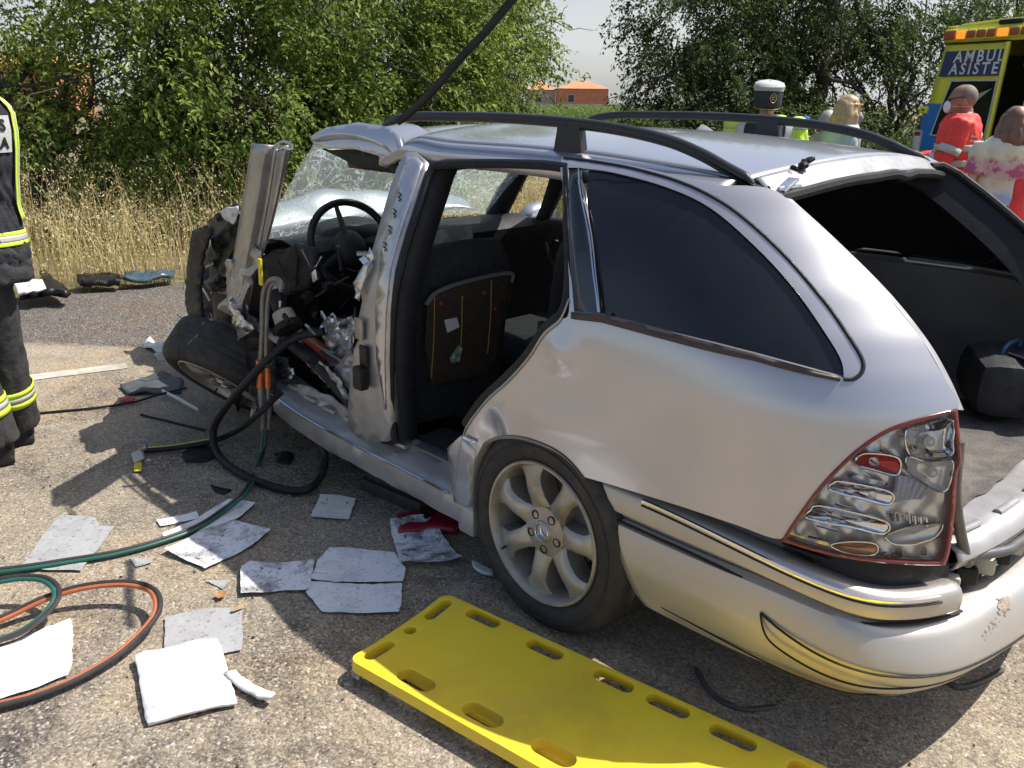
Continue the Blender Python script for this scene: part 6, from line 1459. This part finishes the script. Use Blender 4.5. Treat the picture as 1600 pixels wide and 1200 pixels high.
def hair(t, hc, H, m, length, w_=1.0, back=1.0, front=False):
    h_ = MB(); h_.ell(hc+Vector((0, .012*H, .012*H)), (.056*H*w_, .062*H, .066*H), 20, 14)
    n = 9
    for k in range(n):
        a = R(-10+200*k/(n-1)); x = .050*H*w_*math.cos(a); y = .012*H+.050*H*math.sin(a); l = length*H*(.85+.3*((k*37) % 10)/10)
        h_.tube([hc+Vector((x*.8, y*.8, .03*H)), hc+Vector((x*1.10, y*1.10, -.03*H)), hc+Vector((x*1.12, y*1.15, -.03*H-l*.6)), hc+Vector((x*1.05, y*1.0, -.03*H-l))], [.020*H, .022*H, .019*H, .006*H], 8)
    o = blob('hair', h_, m, t, .009, 1, .006)
    st = MB()
    for k in range(220):
        a = R(-15+210*random.random()); r_ = .060*H; x = r_*w_*math.cos(a); y = .012*H+.060*H*math.sin(a)
        st.tube([hc+Vector((x*.75, y*.75, .052*H)), hc+Vector((x*1.08, y*1.08, .0)), hc+Vector((x*1.16, y*1.16, -.05*H)), hc+Vector((x*1.1, y*1.1, -.03*H-length*H*random.uniform(.6, 1.15)))], .0026, 4)
    obj('hair_strand', st, m, t, local=True); return o
def hairmat(name, c1, c2): return mat(name, c1, .42, 0, .3, 30, col2=c2, bump=.3, bscale=90)
hair(t, hc, H, hairmat('brown_hair', (.12, .065, .040), (.20, .12, .08)), .085)

# --- second red shirt, only a sleeve in view
t, hc, bd = person('person in plain red shirt cut off by the right edge of the photo', 1662, 5.0, (-.2, 1), 1.30, M['skin'], red, red, shoe, DOWN, .9)
hair(t, hc, 1.30, bpy.data.materials['brown_hair'], .03)

# --- officer in a cap with reflective vest, from behind
H = 1.62; navy2 = mat('dark_police_shirt', (.020, .026, .036), .8, 0, .3, 12)
t, hc, bd = person('person in dark cap with gold emblem and lime reflective vest, seen from behind', 1200, 6.9, (.30, .95), H, M['skin'], mat('lime_vest', (.50, .80, .05), .6, 0, .1, 12), navy2, shoe, {1: ((.150, .02, .64), (.115, -.09, .54)), -1: ((-.150, .02, .64), (-.115, -.09, .54))}, .9, broad=1.28)
vest = bpy.data.materials['lime_vest']; obj('back_panel', MB().grid([[tpt(H, z, .95+1.24*k/12, .021*H) for k in range(13)] for z in np.linspace(.58, .862, 10)]), navy2, t, local=True, solid=.004)

for a0, a1, nm, m in ((.10, .62, 'vest_panel', vest), (2.52, 3.04, 'vest_panel', vest)):
    obj(nm, MB().grid([[tpt(H, z, a0+(a1-a0)*k/8, .022*H) for k in range(9)] for z in np.linspace(.56, .842, 10)]), m, t, local=True, solid=.004)
for a0, a1 in ((.62, .95), (2.19, 2.52)): obj('vest_band', MB().grid([[tpt(H, z, a0+(a1-a0)*k/8, .023*H) for k in range(9)] for z in np.linspace(.56, .845, 10)]), M['reflect'], t, local=True, solid=.004)
obj('vest_panel', MB().grid([[tpt(H, z, .1+(math.pi-.2)*k/20, .021*H) for k in range(21)] for z in np.linspace(.50, .60, 5)]), vest, t, local=True, solid=.004)
for s_ in (-1, 1):
    for y0, m, r0 in ((.818, vest, .052), (.803, M['reflect'], .0525)):
        S = Vector((s_*.118*H*BR, .004*H, y0*H)); obj('vest_shoulder', MB().ell(S, (.050*H, .062*H, .040*H if m is vest else .014*H), 14, 9), m, t, local=True)
capb = mat('dark_cap_cloth', (.020, .024, .032), .7, 0, .3, 12, bump=.3, bscale=16); capt = mat('sunlit_grey_cap', (.46, .48, .48), .8, 0, .2, 10, bump=.4, bscale=9)  # grey crown lightened in its base colour for the sun on it
def cring(z, rx, ry, tilt, n=32): return [hc+Vector((rx*H*math.cos(a), .010*H+ry*H*math.sin(a), z*H+tilt*H*math.sin(a)+.004*H*math.cos(a+1))) for a in np.linspace(0, 2*math.pi, n, endpoint=False)]
cap = obj('cap', MB().grid([cring(-.022, .063, .072, -.010), cring(.0, .066, .075, -.008), cring(.03, .067, .076, -.004), cring(.058, .066, .075, .004), cring(.070, .064, .074, .010)], True), capb, t, local=True, solid=.004)
obj('cap_top', MB().grid([cring(.052, .068, .078, .004), cring(.076, .0745, .085, -.004), cring(.090, .068, .077, -.006), cring(.098, .048, .054, -.004), cring(.101, .02, .02, -.002), cring(.101, .002, .002, 0)], True), capt, cap, local=True)
gold = mat('gold_piping', (.62, .52, .26), .35, .4, .2, 30)
obj('cap_piping', MB().tube(cring(-.022, .0615, .0715, -.006)+cring(-.022, .0615, .0715, -.006)[:1], .0035, 6, cap=False), gold, cap, local=True)
def capp(u, v, o=.0):   # on the cap, side towards the viewer
    a = 1.98+u*.9*1.9; return hc+Vector(((.0665+o)*H*math.cos(a), .010*H+(.077+o)*H*math.sin(a), (.020+v)*H))
em_ = MB().tube([capp(.14*math.cos(a)*(1-.12*abs(math.sin(2*a))), .021*math.sin(a)) for a in np.linspace(0, 2*math.pi, 17)], .0026, 5, cap=False)
em_.tube([capp(-.04, -.012), capp(-.04, .012), capp(.03, .012), capp(.05, .004), capp(-.02, .0), capp(.05, -.012)], .0022, 5)
em_.tube([capp(-.08, .004), capp(.08, .004)], .0016, 5)
obj('cap_emblem', em_, gold, cap, local=True)
obj('cap_peak', MB().grid([[hc+Vector((r_*H*math.cos(a)*.95, .010*H+r_*H*1.1*math.sin(a), (-.018-.02*(r_-.06)/.05)*H)) for a in np.linspace(math.pi+.5, 2*math.pi-.5, 16)] for r_ in (.058, .085, .105)]), capb, cap, local=True, solid=.004)

# --- blonde woman in profile with mask, and a grey haired person behind her
H = 1.56
t, hc, bd = person('person with long blonde hair, patterned mask and pale grey top, in profile', 1324, 6.9, (.97, .15), H, M['skin'], mat('pale_grey_top', (.42, .50, .52), .8, 0, .1, 10, bump=.3, bscale=18), black, shoe,
    {1: ((.128, .02, .65), (.120, -.10, .57)), -1: ((-.150, .06, .66), (-.13, -.06, .56))}, .22, (0, -.02*H, -.01*H))
hair(t, hc, H, hairmat('blonde_hair', (.46, .33, .17), (.30, .21, .11)), .095)
mk = MB(); mk.ell(hc+Vector((0, -.050*H, -.032*H)), (.034*H, .024*H, .028*H), 16, 10); obj('face_mask', mk, mat('patterned_mask', (.36, .37, .42), .8, 0, .1, 60, col2=(.08, .08, .10)), t, local=True)
obj('sunglasses', MB().tube([hc+Vector((.058*H*math.cos(a), -.060*H*math.sin(a), .030*H)) for a in np.linspace(-.1, math.pi+.1, 18)], .007, 7, flat=(1, .6)), mat('amber_glasses', (.60, .36, .05), .3), t, local=True)
H = 1.44
t, hc, bd = person('person with short grey hair half hidden behind the blonde woman', 1299, 7.8, (.6, .8), H, M['skin'], mat('beige_top', (.45, .38, .30), .8), black, shoe, DOWN, .3)
gh = MB(); gh.ell(hc+Vector((0, .010*H, .014*H)), (.054*H, .063*H, .064*H), 18, 12); obj('hair', gh, hairmat('grey_hair', (.40, .38, .34), (.26, .24, .22)), t, local=True)

# --- firefighter at the left edge, from behind
_r = gnd((32, 716)); _f = HR*-.60+HF*.80; _a = math.atan2(_f[1], _f[0])+math.pi/2
def _lf(px): d = gnd(px)-_r; return (float(d[0]*math.cos(_a)+d[1]*math.sin(_a)), float(-d[0]*math.sin(_a)+d[1]*math.cos(_a)))
H = 1.76
t, hc, bd = person('person in dark firefighter turnout gear with lime reflective stripes, at the left edge', 0, 0, (-.60, .80), H, M['skin'], M['navy'], M['char'], M['rubber'], {1: ((.112, -.05, .665), (.03, -.125, .70)), -1: ((-.070, -.065, .665), (.0, -.130, .69))}, .95, loc=gnd((32, 716)), broad=.92, baggy=1.15, feet={-1: _lf((34, 690)), 1: _lf((2, 722))}, lean=.32, shx=.085)
FX = .020*H
jk = MB(); jl = loft(H, .455, .60, .009*H); jk.add(jl.v, jl.f); obj('jacket_skirt', jk, M['navy'], t, local=True)
for z0, z1, m in ((.545-.02, .5535-.02, M['hi_yellow']), (.5535-.02, .567-.02, M['reflect']), (.567-.02, .5755-.02, M['hi_yellow'])): ring_band('waist_stripe', H, z0, z1, .012*H, m, t)
plate = mat('grey_name_plate', (.48, .49, .48), .6, 0, .08, 30)
PA0, PA1 = .58, 2.62
o = obj('name_plate', MB().grid([[tpt(H, z, a, .0135*H) for a in np.linspace(PA0, PA1, 24)] for z in np.linspace(.726, .803, 6)]), plate, t, local=True)
def wraptext(s, size, ang_mid, z, par, H, off, m):
    me = textmesh(s, size, .0022)
    bm = bmesh.new(); bm.from_mesh(me); bmesh.ops.triangulate(bm, faces=bm.faces[:]); bmesh.ops.subdivide_edges(bm, edges=[e for e in bm.edges if e.calc_length() > .03], cuts=2); bm.to_mesh(me); bm.free()
    xm_ = max(v.co.x for v in me.vertices); rx, ry = tprof(z/H); r_ = (rx+ry)/2*H+off
    for v in me.vertices:
        a = ang_mid+(v.co.x-xm_)/r_; zz = z+v.co.y; p = tpt(H, zz/H, a, off); v.co = p
    me.materials.append(m); o = bpy.data.objects.new('lettering', me); COL.objects.link(o); o.parent = par; return o
wraptext('BOMBEROS', .058, 2.44, .772*H, t, H, .0155*H, M['rubber']); wraptext('ZAMORA', .056, 2.50, .735*H, t, H, .0155*H, M['rubber'])
for a0, a1, m in ((2.66, 2.74, M['hi_yellow']), (2.74, 2.82, M['reflect']), (2.82, 2.92, M['hi_yellow']), (.6, .9, M['hi_yellow'])):
    obj('brace_strap', MB().grid([[tpt(H, z, a0+(a1-a0)*k/3, .0185*H+.004*nz(z*20)) for k in range(4)] for z in np.linspace(.575, .848, 22)]), m, t, local=True, solid=.003)
for s_ in (-1, 1):
    for z0, m in ((.125, M['hi_yellow']), (.140, M['reflect']), (.155, M['hi_yellow'])): obj('leg_stripe', MB().tube([t_legs[t.name](s_, z0)+Vector((0, .006*H, 0)), t_legs[t.name](s_, z0+.0145)+Vector((0, .006*H, 0))], .0555*H, 20, cap=False), m, t, local=True, solid=.003)
hl = MB(); hl.ell(hc+Vector((0, .008*H, .02*H)), (.075*H, .085*H, .070*H), 20, 12); obj('helmet', hl, mat('helmet_paint', (.55, .52, .10), .3, 0, .1, 8, coat=.5), t, local=True)

# ================================================================== PATROL MOTORCYCLE behind the officer
mcp = far((1180, 156), 8.2); mrot = YAW
mc = thing('motorcycle', 'police motorcycle with grey windscreen and blue beacon on a pole behind the officer', 'motorcycle', (float(mcp[0]), float(mcp[1]), 0), mrot)
mpaint = mat('motorcycle_green', (.02, .06, .045), .3, 0, .2, 6, coat=.6)
def mtyre(x): return MB().lathe([(.20, -.05), (.28, -.06), (.31, -.03), (.315, 0), (.31, .03), (.28, .06), (.20, .05)], (x, 0, .315), (0, 1, 0), 32)
for x in (-.72, .72):
    w_ = obj('wheel', mtyre(x), M['tyre'], mc, local=True); obj('wheel_rim', MB().lathe([(.20, -.04), (.19, 0), (.20, .04), (.05, .03), (.03, .06), (.001, .06)], (x, 0, .315), (0, 1, 0), 24), M['alloy'], w_, local=True)
obj('fairing', MB().ell((-.50, 0, .80), (.30, .22, .28), 16, 10), mpaint, mc, local=True); obj('tank', MB().ell((-.08, 0, .84), (.30, .16, .15), 16, 10), mpaint, mc, local=True)
obj('seat', MB().box((.34, 0, .80), (.62, .28, .10), bev=.04), M['plastic'], mc, local=True); obj('engine', MB().box((-.05, 0, .48), (.55, .34, .38), bev=.05), M['steel'], mc, local=True)
obj('pannier', MB().box((.60, -.30, .62), (.44, .18, .32), bev=.05), mpaint, mc, local=True); obj('pannier', MB().box((.60, .30, .62), (.44, .18, .32), bev=.05), mpaint, mc, local=True)
obj('fork', MB().tube([(-.72, .09, .315), (-.50, .09, .92)], .022, 8).tube([(-.72, -.09, .315), (-.50, -.09, .92)], .022, 8), M['steel'], mc, local=True)
obj('handlebar', MB().tube([(-.36, -.36, 1.02), (-.46, -.14, 1.04), (-.46, .14, 1.04), (-.36, .36, 1.02)], .014, 8), M['rubber'], mc, local=True)
obj('windscreen', MB().grid([[(-.72+.30*v+.06*math.cos(u*3.14-1.57)*-1, -.22+.44*u, .95+.34*v-.05*(2*u-1)**2) for u in np.linspace(0, 1, 12)] for v in np.linspace(0, 1, 8)]), glassmat('smoky_screen', (.50, .54, .55), .55, .1), mc, local=True, solid=.005)
bx = (1255-1180)/1366*8.2
obj('beacon_pole', MB().tube([(bx, 0, .70), (bx, 0, 1.29)], .014, 8), M['rubber'], mc, local=True)
obj('beacon', MB().lathe([(.001, 1.375), (.070, 1.372), (.082, 1.355), (.084, 1.305), (.074, 1.292), (.001, 1.290)], (bx, 0, 0), (0, 0, 1), 24), mat('blue_beacon_lens', (.02, .09, .42), .15, 0, .1, 20, coat=.5), mc, local=True)

# ================================================================== AMBULANCE
Dn = 10.3; near = far((1560, 156), Dn); vd = np.array([-.956, .292, 0]); vd /= np.linalg.norm(vd)
leftc = near+vd*1.0; leftc = (float(leftc[0]), float(leftc[1]), 0.0)
av = thing('ambulance', 'yellow and blue ambulance van seen from behind with its right rear door open', 'ambulance', leftc, math.atan2(-vd[1], -vd[0]))
# local: x across the rear (0 = left flank), y forward, z up; the body leans in towards the roof
yel = mat('ambulance_yellow', (.80, .76, .07), .32, 0, .08, 4, coat=.5); blu = mat('ambulance_blue', (.02, .18, .55), .32, 0, .08, 4, coat=.5); nvy = mat('sign_navy', (.035, .05, .13), .4)
BW, BH, BL_ = 1.80, 2.44, 5.2
def lean(x, z, y=0.0):   # tumblehome of the flanks, slope of the rear
    k = max(0, z-1.0)/1.44; s_ = .13*k**1.3; xx = s_+(x/BW)*(BW-2*s_); return (xx, y+.10*k, z)
def vgrid(x0, x1, z0, z1, y, nx=8, nz_=10): return MB().grid([[lean(x0+(x1-x0)*i/nx, z0+(z1-z0)*j/nz_, y) for i in range(nx+1)] for j in range(nz_+1)])
def ring_(y, inset): return [lean(x, z, y) for x, z in ((inset, .45), (inset, 1.0), (inset, 1.5), (inset, 2.0), (inset, 2.26), (inset+.05, 2.36), (inset+.18, 2.42), (BW/2, 2.45), (BW-inset-.18, 2.42), (BW-inset-.05, 2.36), (BW-inset, 2.26), (BW-inset, 2.0), (BW-inset, 1.5), (BW-inset, 1.0), (BW-inset, .45))]
obj('shell', MB().grid([ring_(0.02, 0), ring_(1.2, 0), ring_(3.0, 0), ring_(4.0, .02)]), yel, av, local=True, solid=.03)
obj('cab', MB().grid([[(p[0], 4.0+d, min(p[2], 2.45-h)) for p in ring_(0, .03)] for d, h in ((0, .0), (.35, .35), (.6, .9), (1.2, 1.25))]), yel, av, local=True, solid=.03)
obj('floor', MB().box((BW/2, 2.4, .50), (BW-.1, 4.7, .10)), M['plastic'], av, local=True, smooth=False)
obj('inner_wall', MB().box((BW/2, 2.6, 1.4), (BW-.25, .05, 1.8)), mat('ambulance_inside', (.10, .105, .12), .7, 0, .3, 3), av, local=True, smooth=False)
for x in (.14, BW-.14): obj('inner_wall', MB().box((x, 1.4, 1.35), (.04, 2.4, 1.5)), bpy.data.materials['ambulance_inside'], av, local=True, smooth=False)
obj('stretcher', MB().box((1.25, 1.2, .95), (.55, 1.7, .12), bev=.04), M['blue_plastic'], av, local=True)
obj('inner_rail', MB().tube([(1.0, .35, 1.95), (1.72, .6, 1.80)], .03, 8), M['steel'], av, local=True)
obj('rear_bumper', MB().box((BW/2, -.06, .52), (BW, .14, .20), bev=.03), M['plastic'], av, local=True)
for x in (.06, BW-.06):
    for y in (.9, 4.2):
        w_ = obj('wheel', MB().lathe([(.2, -.1), (.32, -.11), (.345, -.06), (.345, .06), (.32, .11), (.2, .1)], (x+(.06 if x < 1 else -.06), y, .345), (1, 0, 0), 32), M['tyre'], av, local=True)
        obj('wheel_rim', MB().lathe([(.2, -.11), (.15, -.06), (.001, -.06), (.001, .06), (.15, .06), (.2, .11)], (x+(.06 if x < 1 else -.06), y, .345), (1, 0, 0), 24), M['steel'], w_, local=True)
# light bar moulding on the roof edge
obj('roof_moulding', vgrid(.0, BW, 2.20, 2.40, -.035, 10, 4), yel, av, local=True, solid=.05)
lamp_off = mat('amber_lamp_lens', (.42, .10, .05), .3, 0, .2, 30); lamp_on = emitmat('lit_amber_lamp', (1.0, .22, .02), 1.1)
xl = .05
for k, (wd, lit) in enumerate([(.17, 0), (.125, 1), (.125, 0), (.125, 0), (.125, 0), (.15, 1), (.125, 0), (.125, 0), (.17, 0)]):
    a = lean(xl, 2.235, -.095); b = lean(xl+wd, 2.335, -.095); mb = MB()
    c_ = ((a[0]+b[0])/2, (a[1]+b[1])/2, 2.285); f = obj('lamp_frame', MB().box(c_, (wd, .03, .115 if k else .135), bev=.015), bpy.data.materials['ambulance_yellow'], av, local=True)
    obj('lamp', MB().box((c_[0], c_[1]-.018, c_[2]), (wd-.02, .03, .085 if k else .11), bev=.012), lamp_on if lit else lamp_off, f, local=True)
    xl += wd+.024
obj('roof_vent', MB().box(lean(.95, 2.40, -.03), (.28, .08, .05), bev=.01), M['plastic'], av, local=True)
# left rear door
DW = .98
dr = obj('rear_door', vgrid(.05, DW, .55, 2.18, -.03, 8, 14), yel, av, local=True, solid=.04)
def dl(u, v, y=-.048): return lean(.05+(DW-.05)*u, .55+1.63*v, y)
obj('sign_panel', MB().grid([[dl(u, v, -.052) for u in np.linspace(.05, .965, 8)] for v in np.linspace(.775, .955, 5)]), nvy, dr, local=True)
obj('blue_panel', MB().grid([[dl(u, v, -.051) for u in np.linspace(-.03, .30, 5)] for v in np.linspace(.235, .58, 8)]), blu, dr, local=True)
obj('blue_panel', MB().grid([[dl(u*max(.25, min(1, 1.0-.0*v)), v, -.0515) for u in np.linspace(-.02, .52+.16*math.sin((v-.235)/.11*3.1), 6)] for v in np.linspace(.235, .345, 6)]), blu, dr, local=True)
wp = [(.20, .345), (.95, .345), (.95, .735), (.32, .735), (.245, .70), (.155, .40)]
wp2 = crom([dl(u, v, -.056) for u, v in [(.215, .348), (.93, .348), (.955, .36), (.955, .73), (.93, .742), (.34, .742), (.27, .72), (.185, .40), (.185, .365)]], 4, True)
mb = MB(); c_ = np.mean(np.array(wp2), 0); mb.add(wp2+[c_], [(i, (i+1) % len(wp2), len(wp2)) for i in range(len(wp2))])
wo_ = obj('door_window', mb, M['tint'], dr, local=True, smooth=False)
obj('window_frame', MB().tube(list(wp2)+[wp2[0]], .008, 6, cap=False), M['white_plastic'], wo_, local=True)
obj('door_edge', MB().tube([lean(DW, z, -.05) for z in np.linspace(.55, 2.18, 12)], .028, 8), yel, dr, local=True)
obj('door_seam', MB().tube([lean(x, 2.195, -.05) for x in np.linspace(.05, DW, 8)], .008, 6), M['rubber'], dr, local=True)
obj('hinge', MB().box(lean(.02, 1.42, -.06), (.12, .05, .09), bev=.015), yel, dr, local=True); obj('hinge', MB().box(lean(.02, .8, -.06), (.12, .05, .09), bev=.015), yel, dr, local=True)
obj('hinge_bolt', MB().lathe([(.001, -.03), (.013, -.03), (.013, 0)], lean(.03, 1.42, -.065), (0, 1, 0), 10), M['rubber'], dr, local=True)
obj('door_lock', MB().lathe([(.001, -.03), (.035, -.03), (.04, 0)], lean(.30, .80, -.05), (0, 1, 0), 18), M['rubber'], dr, local=True)
obj('flank_stripe', MB().grid([[lean(-.002, z, y) for y in (.0, 1.2, 3.0, 3.9)] for z in np.linspace(.93, 1.45, 6)]), blu, av, local=True, solid=.004)
tlm = mat('rear_lamp_red', (.45, .03, .03), .25)
rl = obj('rear_lamp', MB().box(lean(.04, 1.02, -.06), (.10, .06, .30), bev=.015), M['white_plastic'], av, local=True); obj('red_lens', MB().box(lean(.04, 1.13, -.075), (.085, .05, .06), bev=.01), tlm, rl, local=True)
# signwriting, cut off at the edge of the door
def sign(s, u0, v, size):
    me = textmesh(s, size, .0035, 0, 1.32)
    xmin = min(p.co.x for p in me.vertices)
    bm = bmesh.new(); bm.from_mesh(me)
    wdt = DW-.05; lim = (.960-u0)*wdt
    for p in bm.verts: p.co.x -= xmin
    bmesh.ops.bisect_plane(bm, geom=bm.verts[:]+bm.edges[:]+bm.faces[:], plane_co=(lim, 0, 0), plane_no=(1, 0, 0), clear_outer=True)
    for p in bm.verts:
        u = u0+p.co.x/wdt; z = .55+1.63*v+p.co.y; q = lean(.05+wdt*u, z, -.057); p.co = q
    bm.to_mesh(me); bm.free(); me.materials.append(whiteprint); o = bpy.data.objects.new('lettering', me); COL.objects.link(o); o.parent = dr
sign('AMBULANCIA', .215, .876, .185); sign('ASISTENCIAL', .19, .790, .185)
# emblem: pale cap-and-star shape on the window
stv = mat('pale_star_print', (.40, .42, .30), .6); 
s0 = [dl(.46+.03*0, .545, -.062), dl(.60, .615, -.062), dl(.615, .72, -.062), dl(.66, .635, -.062), dl(.92, .69, -.062), dl(.70, .585, -.062)]
mb = MB(); c_ = np.mean(np.array(s0), 0); mb.add(s0+[c_], [(i, (i+1) % 6, 6) for i in range(6)]); obj('star_print', mb, stv, wo_, local=True, smooth=False)
# right rear door swung open
od = obj('open_door', MB().grid([[(BW+.03+.10*(max(0, z-1)/1.44), -.80+.78*i/6, z) for i in range(7)] for z in np.linspace(.55, 2.18, 10)]), yel, av, local=True, solid=.04)
obj('door_window', MB().box((BW+.06, -.42, 1.55), (.10, .55, .6), bev=.02), M['tint'], od, local=True)

# low dark undergrowth below the right hand trees, behind the people
for k, (px, d) in enumerate([(990, 11.5), (1075, 11.0), (1150, 11.8), (1235, 11.2), (1320, 11.6), (1395, 12.4)]):
    rng = np.random.default_rng(60+k); q = spot(px, d); b_ = thing('bush', ['low dark bush below the leaning tree, left of the officer', 'low dark bush just left of the motorcycle windscreen', 'low dark bush behind the capped officer', 'low dark bush behind the blue beacon', 'low dark bush behind the blonde woman', 'low dark bush beside the ambulance'][k], 'bush', q, 0, 'bushes below the right hand trees')
    lb = [((q[0]+L_(a, b, c)[0], q[1]+L_(a, b, c)[1], c), (r_, r_, h_)) for a, b, c, r_, h_ in ((0, 0, .35, .65, .55), (.45, .25, .45, .5, .6), (-.4, .2, .4, .5, .5), (0, .5, .7, .6, .7))]
    st = MB()
    for j in range(7): d_ = Vector((random.uniform(-.4, .4), random.uniform(-.4, .4), .7)); limb(st, (q[0], q[1], -.02), Vector((q[0], q[1], 0))+d_, .02, .006, 5)
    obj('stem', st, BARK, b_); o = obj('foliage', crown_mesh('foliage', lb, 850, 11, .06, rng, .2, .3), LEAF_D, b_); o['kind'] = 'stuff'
